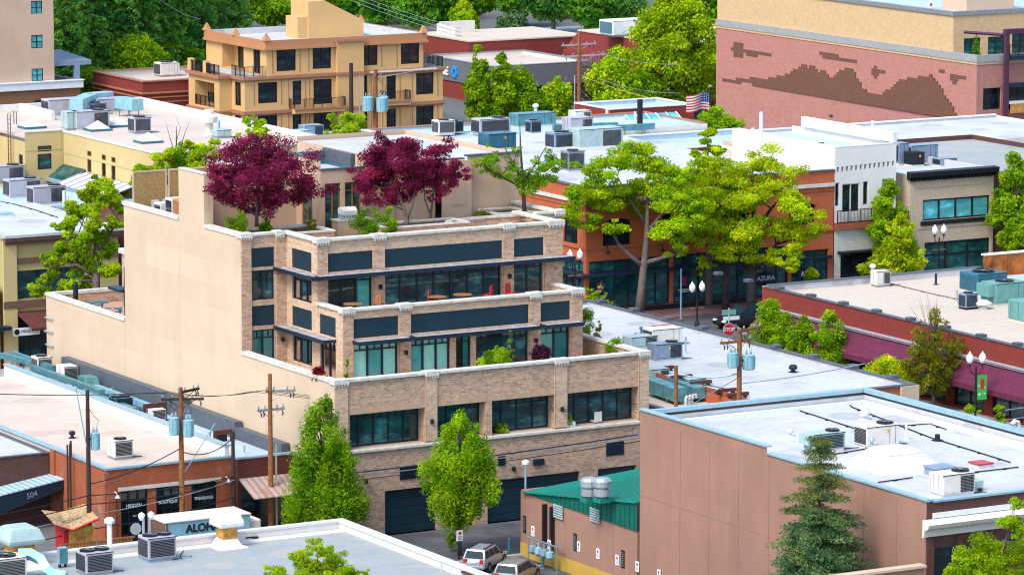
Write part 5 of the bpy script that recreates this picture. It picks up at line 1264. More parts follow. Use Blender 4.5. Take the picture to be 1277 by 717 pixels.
for u, v in ((758, 312), (826, 309)):
    x, z = PY(u, v, YK-.3); q = MB(); q.lathe(x, YK-.35, [(.2, z-.25), (.05, z)], 8); q.tube([(x, YK-.35, z), (x, YK-.2, z+.25), (x, YK, z+.2)], .03, 5); obj('gooseneck_lamp', q, M['black'], R)
# ---- white stucco building with balcony
XWB = 184.52; YWE = PX(913, 170, XWB)[0]
R = thing('white_balcony_building', 'white stucco building with a row of small square holes and French doors', 'building')
wd = [rect('Y', YK, *r) for r in ((1041, 228, 1047, 258), (1050, 229, 1072, 265), (1076, 226, 1083, 256), (1100, 223, 1110, 247))]
lo = [rect('Y', YK, 1048, 312, 1098, 350)]
lo = [(lo[0][0], lo[0][1], .1, lo[0][3])]
sq = []
for k in range(13):
    u = 1045+k*5.72; v = 212-k*.66; a0, a1, z0, z1 = rect('Y', YK, u-1.5, v-3.1, u+1.5, v+3.1); sq.append((a0, a1, z0, z1, .3))
zs = PY(1060, 277, YK)[1]
mb = MB(); facade(mb, 'Y', YK-.002, XWB, 190.25, zs, 11.5, wd+sq, .2); facade(mb, 'X', XWB, YK, YWE, 9, 11.5); mb.quad((190.25, YK, 0), (190.25, YWE, 0), (190.25, YWE, 11.5), (190.25, YK, 11.5)); mb.quad((XWB, YWE, 0), (190.25, YWE, 0), (190.25, YWE, 11), (XWB, YWE, 11)); obj('wall', mb, M['white_st'], R)
mb = MB(); facade(mb, 'Y', YK-.002, XWB, 190.25, 0, zs-.55, lo, .3); obj('lower_wall', mb, M['white_br'], R)
q = MB(); q.box(XWB+.3, 190.2, YK+.3, YWE, 10.7, 10.9); obj('roof', q, M['blue_roof'], R)
q = MB(); q.box(XWB-.02, XWB+.28, YK, YWE+.1, 11.5, 11.58); q.box(189.95, 190.3, YK, 286, 11.6, 12.4); q.box(XWB+.3, 189.9, YK-.02, YK+.25, 11.5, 11.56); obj('roof_edge', q, M['whitecap'], R)
q = MB(); q.box(XWB, 189.6, YK-.35, YK-.004, zs-.5, zs-.05); obj('balcony_slab', q, M['redbr'], R); railing(R, 'Y', YK, XWB+.1, 189.5, zs-.04, 1.05, d=-.3)
for (a, b, z0, z1) in wd: window(R, 'Y', YK, a, b, z0, z1, 2 if b-a > 1 else 1, 0, 'white', 'glass_dark', .2)
window(R, 'Y', YK, *lo[0], 3, .35, 'black', 'glass_dark', .3, name='shop_window')
q = MB(); a, b, z0, z1 = lo[0]; q.box(a-.3, b+.3, YK-.7, YK-.01, z1-.1, z1+.05); obj('canopy', q, M['black'], R)
# ---- tan brick building with black cornice
R = thing('tan_brick_shop', 'pale tan brick building with black cornice and a wide teal window band', 'building')
w1 = rect('Y', YK, 1148, 246, 1231, 272); w2 = rect('Y', YK, 1150, 299, 1231, 334); w2 = (w2[0], w2[1], .2, w2[3])
mb = MB(); facade(mb, 'Y', YK-.3, 191.43, 199.4, 0, 8.7, [w1, w2], .25); facade(mb, 'X', 191.43, YK-.3, 300, 0, 9.0); mb.quad((199.4, YK-.3, 0), (199.4, 300, 0), (199.4, 300, 9), (199.4, YK-.3, 9)); obj('wall', mb, M['tan_br'], R)
q = MB(); q.prism([(YK-.3, 8.6), (YK-.75, 8.85), (YK-.8, 9.2), (YK-.1, 9.25), (YK-.1, 8.6)], 'X', 191.2, 199.6); obj('cornice', q, M['black'], R)
q = MB()
for k in range(24): q.box(191.4+k*.34, 191.55+k*.34, YK-.66, YK-.3, 8.5, 8.62)
obj('dentil_molding', q, M['black'], R)
q = MB(); q.box(191.5, 199.3, YK, 300, 8.3, 8.5); obj('roof', q, M['white_roof'], R); q = MB(); q.box(199.1, 199.38, YK, 300, 8.5, 9.1); q.box(191.46, 191.7, YK, 300, 8.5, 8.9); obj('parapet', q, M['white_roof'], R)
window(R, 'Y', YK-.3, *w1, 4, 0, 'black', 'glass_blue', .25, fw=.12); window(R, 'Y', YK-.3, *w2, 3, .3, 'black', 'glass_g', .25, split=False, fw=.12, name='shop_window')
q = MB(); q.box(w1[0]-.2, 199.38, YK-.42, YK-.305, w1[2]-.35, w1[2]-.02); obj('window_sill', q, M['black'], R); q = MB(); q.box(192.2, 198.9, YK-.36, YK-.305, 7.9, 8.0); q.box(192.2, 198.9, YK-.36, YK-.305, 4.7, 4.8); obj('brick_band', q, M['tan_br'], R)
R = thing('gap_building', 'narrow recessed building squeezed between the white and tan fronts', 'building'); shell(R, 190.3, 191.4, 276, 300, 8.6, 'offwhite', 'white_roof', 8.3, sides='S', capmat='whitecap')
R = thing('dark_brick_building', 'dark brown brick building half hidden behind the green tree', 'building'); hs = [(200.6, 205.5, .3, 3.4, .25), (200.6, 202.8, 4.6, 7.2, .25), (203.4, 205.6, 4.6, 7.2, .25)]
shell(R, 199.45, 214, YK-.1, 296, 8.6, 'darkbr', 'grey_roof', 8.2, hs, capmat='darkcap', sides='SW'); 
for a, b, z0, z1, r_ in hs: window(R, 'Y', YK-.1, a, b, z0, z1, 2, .2, 'black', 'glass', .25)
# ---- white roofs behind the corner store
def block(label, u0, v0, u1, v1, z, depth, roof, wall, cap='whitecap', zr=.4, name='flat_roof_building', sides='NSEW', hS=()):
    a = G(u0, v0, z); b = G(u1, v1, z); R = thing(name, label, 'building')
    shell(R, a.x, b.x, a.y, a.y+depth, z, wall, roof, z-zr, hS, capmat=cap, sides=sides, t=.3, ch=.08); return R
R = thing('blue_roof_building', 'pale blue flat roof with a low rim beyond the white roofs', 'building'); shell(R, 169.3, 197, 311.2, 321.5, 9.0, 'offwhite', 'blue_roof', 8.8, capmat='rosetrim', t=.3, ch=.1, sides='NE')
R = thing('blue_roof_building', 'blue flat roof with a slanted skylight near the flagpole', 'building'); shell(R, 184.6, 200, max(YWE, 300.7)+.1, 310.8, 8.4, 'maroonbr', 'blue_roof', 8.0, capmat='whitecap', t=.3, ch=.1)
R = thing('flat_roof_building', 'low pale blue roof with small units between the cream roof and the apartments', 'building'); shell(R, 152, 169.1, 310.3, 321.4, 9.0, 'offwhite', 'blue_roof', 8.8, capmat='whitecap', t=.3, ch=.08, sides='NE')
R = thing('white_roof_store', 'white roof beyond the tan brick front, below the mural', 'building'); shell(R, 199.6, 228, 296.2, 312, 8.0, 'offwhite', 'white_roof', 7.8, capmat='whitecap', sides='N')
# ---- mural building
c = G(1216, 224); XM, YM = c.x, c.y
YME = PX(893, 90, XM)[0]; zb = PX(1216.4, 74, XM)[1]; zu = PX(1188, 15, XM)[1]; YU = PX(1188, 30, XM)[0]
R = thing('mural_building', 'big rose brick building with a dark brick mountain mural on its side', 'building')
m2 = [rect('Y', YM, *r) for r in ((1226, 110, 1248, 137), (1257, 106, 1285, 135), (1225, 167, 1250, 196), (1255, 166, 1285, 194))]
mb = MB(); facade(mb, 'X', XM, YM, YME, 0, zb-.55); facade(mb, 'Y', YM, XM, XM+30, 0, zb-.55, m2, .3); obj('wall', mb, M['rosebr'], R)
q = MB(); q.box(XM-.12, XM+.3, YM-.12, YME, zb-.3, zb+.35); q.box(XM+.3, XM+30, YM-.12, YM+.3, zb-.3, zb+.35); obj('band_coping', q, plain('grey stone band', (.30, .31, .31), .8), R)
q = MB(); q.box(XM-.06, XM+.2, YM-.06, YME, zb-.54, zb-.305); q.box(XM+.2, XM+30, YM-.06, YM+.2, zb-.54, zb-.305); obj('stone_band', q, M['creambr'], R)
u2 = [rect('Y', YU, *r) for r in ((1202, 48, 1223, 72), (1232, 46, 1253, 71), (1262, 42, 1285, 80))]
mb = MB(); facade(mb, 'X', XM+.1, YU, YME, zb+.35, zu-.4); facade(mb, 'Y', YU, XM+.1, XM+30, zb-.3, zu-.4, u2, .3); obj('upper_wall', mb, M['creambr'], R)
q = MB(); q.box(XM-.05, XM+.4, YU-.1, YME, zu-.4, zu); q.box(XM+.4, XM+30, YU-.1, YU+.3, zu-.4, zu); obj('coping', q, M['greymetal'], R)
q = MB(); q.box(XM+.4, XM+30, YU+.3, YME, zu-.9, zu-.6); obj('roof', q, M['blue_roof'], R); q = MB(); q.box(XM+.3, XM+30, YM+.3, YU-.02, zb-.3, zb-.1); obj('balcony_floor', q, M['walk'], R)
for i, w in enumerate(m2): window(R, 'Y', YM, *w, 2, .5 if i < 2 else .0, 'black', 'glass_g' if i > 1 else 'glass_dark', .3, split=False)
for w in u2: window(R, 'Y', YU, *w, 2, .25, 'black', 'glass_g', .3, split=False)
# mural: dark bricks proud of the wall
top = [(901, 98.5), (925, 98.5), (940, 97.5), (957, 98.7), (977, 94), (990.5, 88), (1002, 80), (1008, 84), (1014, 78.7), (1020.6, 92), (1026, 87), (1037, 100), (1047, 90), (1057, 83.7), (1062, 84), (1074, 107), (1086, 118), (1097.6, 118), (1109, 112), (1121, 100), (1138, 97), (1161, 94.4), (1171, 107), (1184.6, 127), (1194.6, 144), (1208, 151)]
bot = [(901, 100.5), (930, 104), (957, 109), (1208, 153.5)]
def interp(pl, u):
    for (a, b), (c_, d_) in zip(pl, pl[1:]):
        if a <= u <= c_: return b+(d_-b)*(u-a)/(c_-a)
q = MB(); u = 901.0; st = .3
def mbar(u0, u1, v0, v1):
    um = (u0+u1)/2; y0 = PX(u1, (v0+v1)/2, XM)[0]; y1 = PX(u0, (v0+v1)/2, XM)[0]; z1 = round(PX(um, v0, XM)[1]/st)*st; z0 = round(PX(um, v1, XM)[1]/st)*st
    if z1 <= z0: z1 = z0+st
    q.box(XM-.04-.0015*len(q.cuts), XM-.003, y0, y1, z0, z1)
while u < 1205:
    mbar(u, u+3.4, interp(top, u+1.7), interp(bot, u+1.7)); u += 3.4
obj('mountain_mural', q, M['mural'], R); q = MB()
for (a, b, c_, d_) in ((912, 931, 60, 66), (915, 927, 55, 71), (931, 945, 65, 69), (945, 962, 67, 71), (1022, 1040, 68, 71), (1026, 1046, 67, 73), (1046, 1069, 74, 78), (1087, 1096, 86, 95), (1090, 1094, 84, 97), (1096, 1104, 90, 92), (1171, 1178, 89.5, 92), (1185, 1195, 94, 102), (1188, 1193, 92, 104), (1195, 1205, 97, 99.5)):
    mbar(a, b, c_, d_)
    if b in (962, 1069, 1104, 1178, 1205): obj('mural_cloud', q, M['mural'], R); q = MB()
# steel balcony frame
x0, z0 = PY(1253, 150, YM-.6); q = MB(); q.box(x0-.2, x0+.2, YM-.9, YM-.5, 2.5, zb+2.6); q.box(x0-.25, x0+8, YM-.95, YM-.45, zb+2.3, zb+2.75); q.tube([(x0-3.0, YM+2, zb+2.4), (x0, YM-.6, zb+2.2)], .15, 4); obj('steel_frame', q, plain('plum steel', (.07, .025, .055), .5), R)
for z in (zb-2.4, zb+.2): q = MB(); q.box(x0+.3, x0+8, YM-.9, YM-.02, z-.35, z); obj('balcony_slab', q, M['darkmetal'], R)
railing(R, 'Y', YM-.8, x0+.3, x0+7, zb+.2, 1.1)
q = MB(); q.box(x0+.4, x0+4, YM-.98, YM-.905, zb-5.2, zb-4.3); obj('timber_panel', q, M['rusty'], R)
q = MB(); q.box(x0+.3, x0+4, YM-1.0, YM-.02, zb-4.3, zb-4.1); obj('canopy', q, M['white'], R)
for u in (1161, 1197):
    p = G(u, 12, zu-.6); r = thing('striped_mast', 'red and white striped mast '+('beside the white rooftop block' if u == 1161 else 'at the roof corner'), 'mast', p)
    for k in range(9): q = MB(); q.cyl(0, 0, k*.3, k*.3+.3, .11, 8); obj('band', q, M['red'] if k % 2 else M['white'], r)
p = G(1235, 14, zu-.6); r = thing('rooftop_block', 'pink plastered rooftop block with a yellow rim', 'roof structure', p); q = MB(); q.cbox(0, 2, 0, 5.6, 4, 2.6); obj('wall', q, M['pinkish'], r); q = MB(); q.cbox(0, 2, 2.6, 5.7, 4.1, .2); obj('rim', q, M['yellow'], r)
x, z = PY(1217, 76, YM+2.2); conifer('potted_conifer', 'small potted conifer on the mural building balcony', (x, YM+2.2, zb-.1), 2.4, 1.1, 'mid', 900, .11, 9, .04, 3, cat='shrub')
# ---- tan balcony apartments
YO = 388.0
def ox(u, v=100): return PY(u, v, YO)[0]
R = thing('balcony_apartments', 'tan stucco apartment block with terracotta cornice and railed balconies', 'building')
xa, xb, xc, xd = ox(305, 95), ox(552, 82), ox(332, 55), ox(528, 47)
z3 = PY(440, 89.5, YO)[1]; zt = PY(430, 46, YO)[1]; z2 = PY(440, 132, YO)[1]
r3 = [rect('Y', YO, *r) for r in ((345, 62, 369, 89), (390, 59, 413, 86), (451, 55, 471, 82), (500, 53, 523, 80))]
r2 = [rect('Y', YO, *r) for r in ((322, 103, 346, 129), (365, 101, 376, 131), (391, 99, 414, 130), (482, 94, 494, 124), (519, 91, 541, 118), (450, 95, 458, 128))]
r1 = [rect('Y', YO, *r) for r in ((322, 144, 346, 170), (365, 143, 376, 170), (391, 141, 414, 170), (482, 136, 494, 160), (519, 131, 541, 156), (450, 140, 458, 164))]
mb = MB(); facade(mb, 'Y', YO, xa, xb, 0, z3, r2+r1, .25)
lx = [(392.8, 396.0), (390.2, 391.6)]
hx = [(392.2, 396.6, z2+.25, z3-.55, 1.3), (392.2, 396.6, z2-3.1, z2-.6, 1.3), (388.9, 390.3, z2+.5, z3-.6, .25), (388.9, 390.3, z2-2.9, z2-.5, .25)]
facade(mb, 'X', xa, YO, 400, 0, z3, hx); mb.quad((xb, YO, 0), (xb, 402, 0), (xb, 402, z3), (xb, YO, z3)); obj('wall', mb, M['orange'], R)
mb = MB(); h3 = [(389.4, 391.0, z3+.1, z3+2.5, .25), (393.2, 398.2, z3+.1, z3+2.6, 1.4)]
facade(mb, 'Y', YO+.01, xc, xd, z3, zt-.5, r3, .25); facade(mb, 'X', xc, YO+.01, 402, z3, zt-.5, h3); mb.quad((xd, YO, z3), (xd, 402, z3), (xd, 402, zt), (xd, YO, zt)); obj('upper_wall', mb, M['orange'], R)
def corn(x0, x1, y0, y1, z, h, d, mat, nm):
    q = MB(); q.box(x0-d, x1+d, y0-d, y0-.004, z, z+h); q.box(x0-d, x0-.004, y0, y1, z, z+h); q.box(x1+.004, x1+d, y0, y1, z, z+h); q.box(x0-d*.5, x1+d*.5, y0-d*.5, y0-.004, z-h*.45, z-.004); q.box(x0-d*.5, x0-.004, y0, y1, z-h*.45, z-.004); return obj(nm, q, M[mat], R)
corn(xa, xb, YO, 400, z3-.3, .33, .3, 'rosetrim', 'string_course'); corn(xa, xb, YO, 400, z2-.3, .33, .22, 'rosetrim', 'string_course')
q = MB(); d = .25
q.box(xc-d, xd+d, YO-d, YO, zt-.95, zt); q.box(xc-d, xc-.0, YO, 402, zt-.95, zt); q.box(xd, xd+d, YO, 402, zt-.95, zt); q.box(xc-.4, xd+.4, YO-.4, YO-.26, zt-.98, zt-.75); q.box(xc-.4, xc-.26, YO-.25, 402, zt-.98, zt-.75); obj('cornice', q, M['terracotta'], R)
q = MB(); q.box(xc, xd, YO+.02, 402, zt-.9, zt-.6); q.box(xa+.05, xc-.1, YO+.05, 400, z3-.1, z3+.02); obj('roof', q, M['white_roof'], R)
q = MB(); q.box(xd-.3, xd-.02, YO+.3, 402, zt-.6, zt-.02); q.box(xc+.02, xd-.3, 401.7, 402, zt-.6, zt); obj('parapet', q, M['white_roof'], R)
q = MB(); q.box(xd, xb, YO+.1, 400, z3-.15, z3+.03); obj('terrace_floor', q, M['walk'], R)
for (x, y) in ((xc, YO), (xd, YO), (xc, 401.8), (xd, 401.8), (xc, 395), (xd-6, 401.8)):
    q = MB(); q.frustum(x, y, zt, zt+.75, .38, .38, .06, .06); obj('finial', q, M['terracotta'], R)
for w in r3+r2+r1:
    window(R, 'Y', YO, *w, 2 if w[1]-w[0] > 1.3 else 1, .28 if w[1]-w[0] > 1.3 else 0, 'black', 'glass_dark', .25, split=False, fw=.1)
    q = MB(); q.wb('Y', YO, w[0]-.5, w[0]-.42, w[2]-.2, w[3]+.2, -.03, -.004); q.wb('Y', YO, w[1]+.42, w[1]+.5, w[2]-.2, w[3]+.2, -.03, -.004); obj('panel_joint', q, M['rosetrim'], R)
for (a, b, z0, z1, r_) in hx+h3:
    X = xa if (a, b, z0, z1, r_) in hx else xc
    if r_ > 1:
        window(R, 'X', X, a+.5, b-1.2, z0+.05, z1-.2, 2, 0, 'black', 'glass_dark', r_, name='balcony_door')
        if X == xa: railing(R, 'X', X, a+.05, b-.05, z0, 1.05)
    else: window(R, 'X', X, a+.02, b-.02, z0+.02, z1-.02, 2, .25, 'black', 'glass_dark', r_, split=False)
# projecting corner bay with balconies, front bay and tower
bx0, bx1 = ox(268, 110)-.2, xa-.01
q = MB(); q.box(xa-1.4, xa-.01, 391.0, 392.15, 0, z3-.35); q.box(xa-1.4, xa-.01, 396.7, 398.2, 0, z3-.35); q.box(xa-1.4, xa-.01, 392.15, 396.7, z3-.9, z3-.35); q.box(xa-1.4, xa-.01, 392.15, 396.7, z2-.6, z2+.1); obj('balcony_bay', q, M['orange'], R)
q = MB(); q.box(xa-1.7, xa-.01, 390.7, 398.5, z3-.34, z3-.02); q.box(xa-1.6, xa-.01, 390.8, 398.4, z2-.3, z2-.1); obj('bay_course', q, M['rosetrim'], R)
for z in (z3, z2+.1, z2-3.1): railing(R, 'X', xa-1.4, 392.2, 396.7, z if z != z3 else z3, 1.05)
railing(R, 'X', xa-1.4, 391, 398.3, z3-.0, 1.05); railing(R, 'Y', YO+.1, xa, xc-.1, z3, 1.05); railing(R, 'X', xa, YO, 391, z3, 1.05)
q = MB(); q.box(xa-1.45, xa-.95, 394, 394.7, z3, z3+1.2); q.box(xa-1.45, xa-.95, 397.6, 398.3, z3, z3+1.2); obj('terrace_pier', q, M['orange'], R)
railing(R, 'Y', YO+.1, xd+.1, xb, z3, 1.05); railing(R, 'X', xb, YO, 398, z3, 1.05)
f0, f1 = ox(418, 70), ox(451, 70); zc = PY(435, 48, YO)[1]
q = MB(); q.box(f0, f1, YO-.5, YO-.005, 0, zc-.3); obj('front_bay', q, M['orange'], R)
q = MB(); q.box(f0-.25, f1+.25, YO-.75, YO-.45, zc-.3, zc); obj('bay_cap', q, M['rosetrim'], R); q = MB(); q.box(f0-.1, f1+.1, YO-.62, YO-.505, z3-.3, z3+.03); q.box(f0-.1, f1+.1, YO-.62, YO-.505, z2-.3, z2+.03); obj('string_course', q, M['rosetrim'], R)
for (u0, u1, v) in ((361, 424, 136), (474, 505, 127)):
    a0, a1 = ox(u0, v), ox(u1, v); z = PY((u0+u1)/2, v, YO-1.2)[1]
    q = MB(); q.box(a0, a1, YO-1.3, YO-.63, z-.4, z); q.box(a0+.2, a1-.2, YO-.63, YO-.005, z-.5, z-.02); obj('balcony_slab', q, M['orange'], R); q = MB(); q.box(a0-.1, a1+.1, YO-1.45, YO-1.305, z-.05, z+.15); obj('balcony_edge', q, M['rosetrim'], R)
    railing(R, 'Y', YO-1.25, a0, a1, z+.02, 1.05); railing(R, 'X', a0, YO-1.2, YO-.05, z+.02, 1.05); railing(R, 'X', a1, YO-1.2, YO-.05, z+.02, 1.05)
t0, t1 = ox(405, 25)+1.2, ox(470, 25)+1.6
q = MB(); q.prism([(t0, zt-.6), (t1, zt-.6), (t1, zt+1.0), (t0+1.9, zt+3.2), (t0, zt+3.2)], 'Y', 394, 398); q.box(t0-1.1, t0-.01, 394.3, 397, zt-.6, zt+1.6); obj('stair_tower', q, M['orange'], R)
# ---- pink building at the frame edge
c = G(101, 163); YP = c.y; xp1 = c.x
R = thing('pink_hotel', 'tall pink plastered building over a brown brick base with pale cap', 'building')
xw = PY(69, 60, YP)[0]; zcap = PY(101, 99, YP)[1]; zpb = PY(101, 109, YP)[1]
pw = [rect('Y', YP+.35, *r) for r in ((38.5, 1.5, 53, 17.5), (39, 44, 53.5, 60.5), (39.5, 86, 54, 102))]
b1 = rect('Y', YP, 48, 128, 80, 146)
mb = MB(); facade(mb, 'Y', YP, xw-25, xp1, 0, zpb, [(b1[0], b1[1], .5, b1[3], .3)]); mb.quad((xp1, YP, 0), (xp1, YP+20, 0), (xp1, YP+20, zpb), (xp1, YP, zpb)); obj('base_wall', mb, M['dotbr'], R)
q = MB(); q.box(xw-25, xp1+.25, YP-.25, YP+.3, zpb, zcap-.1); q.box(xp1-.3, xp1+.25, YP+.3, YP+20, zpb, zcap-.1); q.box(xw-25, xp1+.35, YP-.35, YP+.3, zcap-.1, zcap); obj('white_cap', q, M['whitecap'], R)
mb = MB(); facade(mb, 'Y', YP+.35, xw-25, xw, zpb, 30, pw, .25); mb.quad((xw, YP+.35, zpb), (xw, YP+20, zpb), (xw, YP+20, 30), (xw, YP+.35, 30)); obj('wall', mb, M['pinkish'], R)
for w in pw: window(R, 'Y', YP+.35, *w, 2, .5, 'black', 'glass_blue', .25, split=False)
window(R, 'Y', YP, b1[0], b1[1], .5, b1[3], 3, 0, 'black', 'glass_g', .3); q = MB(); q.box(b1[0]-.4, b1[1]+.4, YP-.5, YP-.01, b1[3], b1[3]+.35); obj('canopy', q, M['darkmetal'], R)
q = MB(); q.box(xw, xp1-.3, YP+.3, YP+20, zpb-.2, zpb+.1); obj('terrace_floor', q, M['grey_roof'], R)
zpg = PY(85, 76, YP+2)[1]; px_ = PY(109, 76, YP+2)[0]
q = MB(); q.box(xw+.02, px_, YP+1.0, YP+1.2, zpg-.4, zpg+.05); q.box(px_-.2, px_, YP+1.2, YP+9, zpg-.4, zpg+.05); q.add([(xw+.02, YP+1.0, zpg+.06), (px_, YP+1.0, zpg+.06), (px_, YP+9, zpg+.5), (xw+.02, YP+9, zpg+.5)], [(0, 1, 2, 3)])
q.box(px_-1.9, px_-1.3, YP+1.0, YP+1.5, zpb+.1, zpg-.4); obj('pergola', q, M['bluegrey'], R)
# ---- low maroon brick building
c = G(179, 168); X1, Y1 = c.x, c.y; z1 = PX(179, 103, X1)[1]; yb = PX(116, 89, X1)[0]
R = thing('maroon_brick_building', 'low dark red brick building with yellow framed windows and a pale roof', 'building')
hw = [rect('X', X1, 129+k*8.2, 121+k*1.9, 134+k*8.2, 135+k*1.9) for k in range(5)]; hf = [rect('Y', Y1, 199, 130, 211, 148)]
shell(R, X1, X1+14, Y1, yb, z1, 'maroonbr', 'pink_roof', z1-.35, hf, hw, .2, capmat='rosetrim', t=.35, ch=.12, over=.12, pmat='offwhite')
for w in hw: window(R, 'X', X1, *w, 2, .5, 'yellow', 'glass_dark', .2, split=False)
for w in hf: window(R, 'Y', Y1, *w, 3, .5, 'yellow', 'glass_dark', .2, split=True)
q = MB()
for z, h, d_ in ((z1-1.25, .16, .22), (z1-1.7, .12, .14), (z1-2.2, .1, .1)): q.box(X1-d_, X1+14, Y1-d_, Y1-.004, z, z+h); q.box(X1-d_, X1-.004, Y1, yb, z, z+h)
obj('stone_band', q, M['rosetrim'], R)
hvac('tan rooftop unit on the low dark red brick building', G(208, 95, z1-.35), 2.2, 1.8, 1.3, 'offwhite', 1, 'W')
# ---- cream building with skylights, and the shop in front of it
c = G(31, 224, 9.3); YC = c.y; XC0 = PY(31, 180, YC)[0]; XC1 = PY(78, 165, YC)[0]
R = thing('cream_stucco_building', 'cream stucco building with stepped walls and pyramid skylights on its roof', 'building')
fy = [rect('Y', YC, 47, 182, 64, 189), rect('Y', YC, 47, 192, 64, 211)]
fx = [rect('X', XC1, *r) for r in ((109, 188.5, 114, 195), (109, 198, 114, 215), (127, 193, 132, 200), (127, 203, 132, 221), (139, 196, 144, 203), (139, 206, 144, 225))]
ye = PX(192, 194, XC1)[0]; zc = 12.8
dr = rect('X', XC0, 23.5, 193, 28.5, 226)
mb = MB(); facade(mb, 'Y', YC, XC0, XC1, 0, zc+.1, fy, .15); facade(mb, 'X', XC1, ye, YC, 0, zc, fx, .15); facade(mb, 'X', XC0, YC, YC+14, 0, zc-.6, [(dr[0], dr[1], 9.1, dr[3], .2)]); facade(mb, 'Y', ye, XC1, XC1+14, 0, zc)
facade(mb, 'X', XC0+.004, YC+.01, YC+.02, 0, zc)
obj('wall', mb, M['cream'], R)
q = MB(); q.box(XC1+.02, XC1+14, ye+.02, YC+16, zc-.35, zc-.15); q.box(XC0+.02, XC1+.02, YC+.02, YC+16, zc-.35, zc-.15); obj('roof', q, M['pink_roof'], R)
q = MB(); q.box(XC1-.06, XC1+.24, ye, YC-.3, zc, zc+.1); q.box(XC0-.05, XC1+.24, YC-.06, YC+.24, zc+.105, zc+.2); q.box(XC1+.24, XC1+14, ye-.06, ye+.24, zc, zc+.1); obj('coping', q, M['offwhite'], R)
q = MB(); q.box(XC0, XC1+14, YC+15.6, YC+16, zc-.15, zc+.5); q.box(XC1+3, XC1+3.3, YC+9, YC+15.5, zc-.15, zc+.6); q.box(XC1+13.7, XC1+14, ye+.3, YC+15.5, zc-.15, zc+.5); obj('parapet', q, M['offwhite'], R)
q = MB(); q.wb('X', XC1, ye, YC-.1, 11.15, 11.2, -.02, -.003); q.wb('Y', YC, XC0, XC1, 11.45, 11.5, -.02, -.003); q.box(XC1-.1, XC1-.02, YC-.15, YC-.06, 9, zc); obj('downpipe', q, M['olive'], R)
for w in fy: window(R, 'Y', YC, *w, 1, 0, 'black', 'glass', .15, fw=.06)
for w in fx: window(R, 'X', XC1, *w, 1, 0, 'amber', 'glass_dark', .15, fw=.06)
q = MB(); q.wb('X', XC0, dr[0]+.02, dr[1]-.02, 9.15, dr[3]-.02, .05, .1); obj('door', q, M['black'], R)
p = G(16, 224, 9.2); r = thing('roof_ladder', 'thin dark access ladder against the cream wall', 'ladder', (XC0-.25, PX(16, 200, XC0)[0], 9.1))
for k in (-1, 1): q = MB(); q.tube([(0, k*.25, 0), (0, k*.25, 5.0), (.5, k*.25, 5.2), (.5, k*.25, 4.2)], .04, 5); obj('stile', q, M['brown_trim'], r)
for k in range(14): q = MB(); q.tube([(0, -.25, .3+k*.33), (0, .25, .3+k*.33)], .02, 4); obj('rung', q, M['brown_trim'], r)
for u, v, lab in ((40, 160, 'nearest the stepped cream corner'), (122, 163, 'in front of the long rooftop unit'), (146, 158, 'between the rooftop units'), (185, 178, 'at the right edge of the cream roof')): skylight('white pyramid skylight '+lab, G(u, v, zc-.15), 1.8, 1.6, .6)
# shop in front
X5, X6 = PY(5, 300, YK)[0], 124.0
R = thing('olive_stucco_shop', 'olive cream shop with bright white roof, maroon canopy and banner', 'building')
o1 = rect('Y', YK, 18.5, 336, 82, 371); o2 = rect('Y', YK, 18.5, 389, 60, 445); o2 = (o2[0], o2[1], .2, o2[3]); o1 = (o1[0], o1[1]+1.5, o1[2], o1[3])
mb = MB(); facade(mb, 'Y', YK, X5, X6, 0, 9.0, [o1, o2], .3); mb.quad((X5, YK, 0), (X5, 320, 0), (X5, 320, 9.1), (X5, YK, 9.1)); obj('wall', mb, M['olive'], R)
window(R, 'Y', YK, *o1, 3, 0, 'black', 'glass', .3); window(R, 'Y', YK, *o2, 2, 0, 'black', 'glass_dark', .3, name='shop_window')
q = MB(); q.box(X5-.15, X5+.85, YK-.2, YK-.005, 0, 9.0); obj('pier', q, M['cream'], R)
q = MB(); q.box(X5-.1, X6, YK-.5, YK+.01, 9.0, 9.25); q.box(X5-.05, X6, YK-.3, YK-.005, 8.75, 8.99); q.box(X5+.86, X6, YK-.12, YK-.004, 7.4, 7.75); q.box(X5-.2, X6, YK-.25, YK-.21, 4.3, 4.8); obj('cornice', q, M['brown_trim'], R)
q = MB(); q.box(X5-.2, X6+.2, YK-.6, 288.0, 9.26, 9.45); obj('roof', q, M['white_roof'], R)
q = MB(); q.box(X5-.2, XC1+8, 288.05, 299.7, 8.9, 9.1); obj('rear_roof', q, M['blue_roof'], R)
q = MB(); a, b = o2[0], o2[1]; q.add([(a, YK-.02, o2[3]+.1), (b+2, YK-.02, o2[3]+.1), (b+2, YK-1.6, o2[3]-.9), (a+.6, YK-1.6, o2[3]-.9), (a+.6, YK-1.6, o2[3]-1.05), (b+2, YK-1.6, o2[3]-1.05)], [(0, 1, 2, 3), (3, 2, 5, 4)]); obj('awning', q, M['awbrown'], R)
x0, z0 = PY(33, 413, YK-.6); q = MB(); q.box(x0-1.0, x0+1.0, YK-.62, YK-.6, z0-.28, z0+.28); bn = obj('banner', q, M['sign_white'], R); lettering(bn, 'MINISTER', .3, 'Y', YK-.64, x0+.22, z0, 'darktext', .01)
q = MB(); q.lathe(0, 0, [(.2, 0), (.2, .02), (.01, .021)], 16); o = obj('round_logo', q, M['black'], bn); o.rotation_euler = (math.pi/2, 0, 0); o.location = (x0-.72, YK-.625, z0)
q = MB(); q.box(x0+1.3, x0+1.9, YK-.62, YK-.6, z0-.2, z0+.4); obj('banner', q, M['sign_white'], R)
q = MB(); q.box(X6, X6+.3, YK+.3, 286, 6, 9.2); q.box(X6+.31, 133, YK+1.5, 286, 0, 9.0); obj('rear_wall', q, M['awbrown'], R)
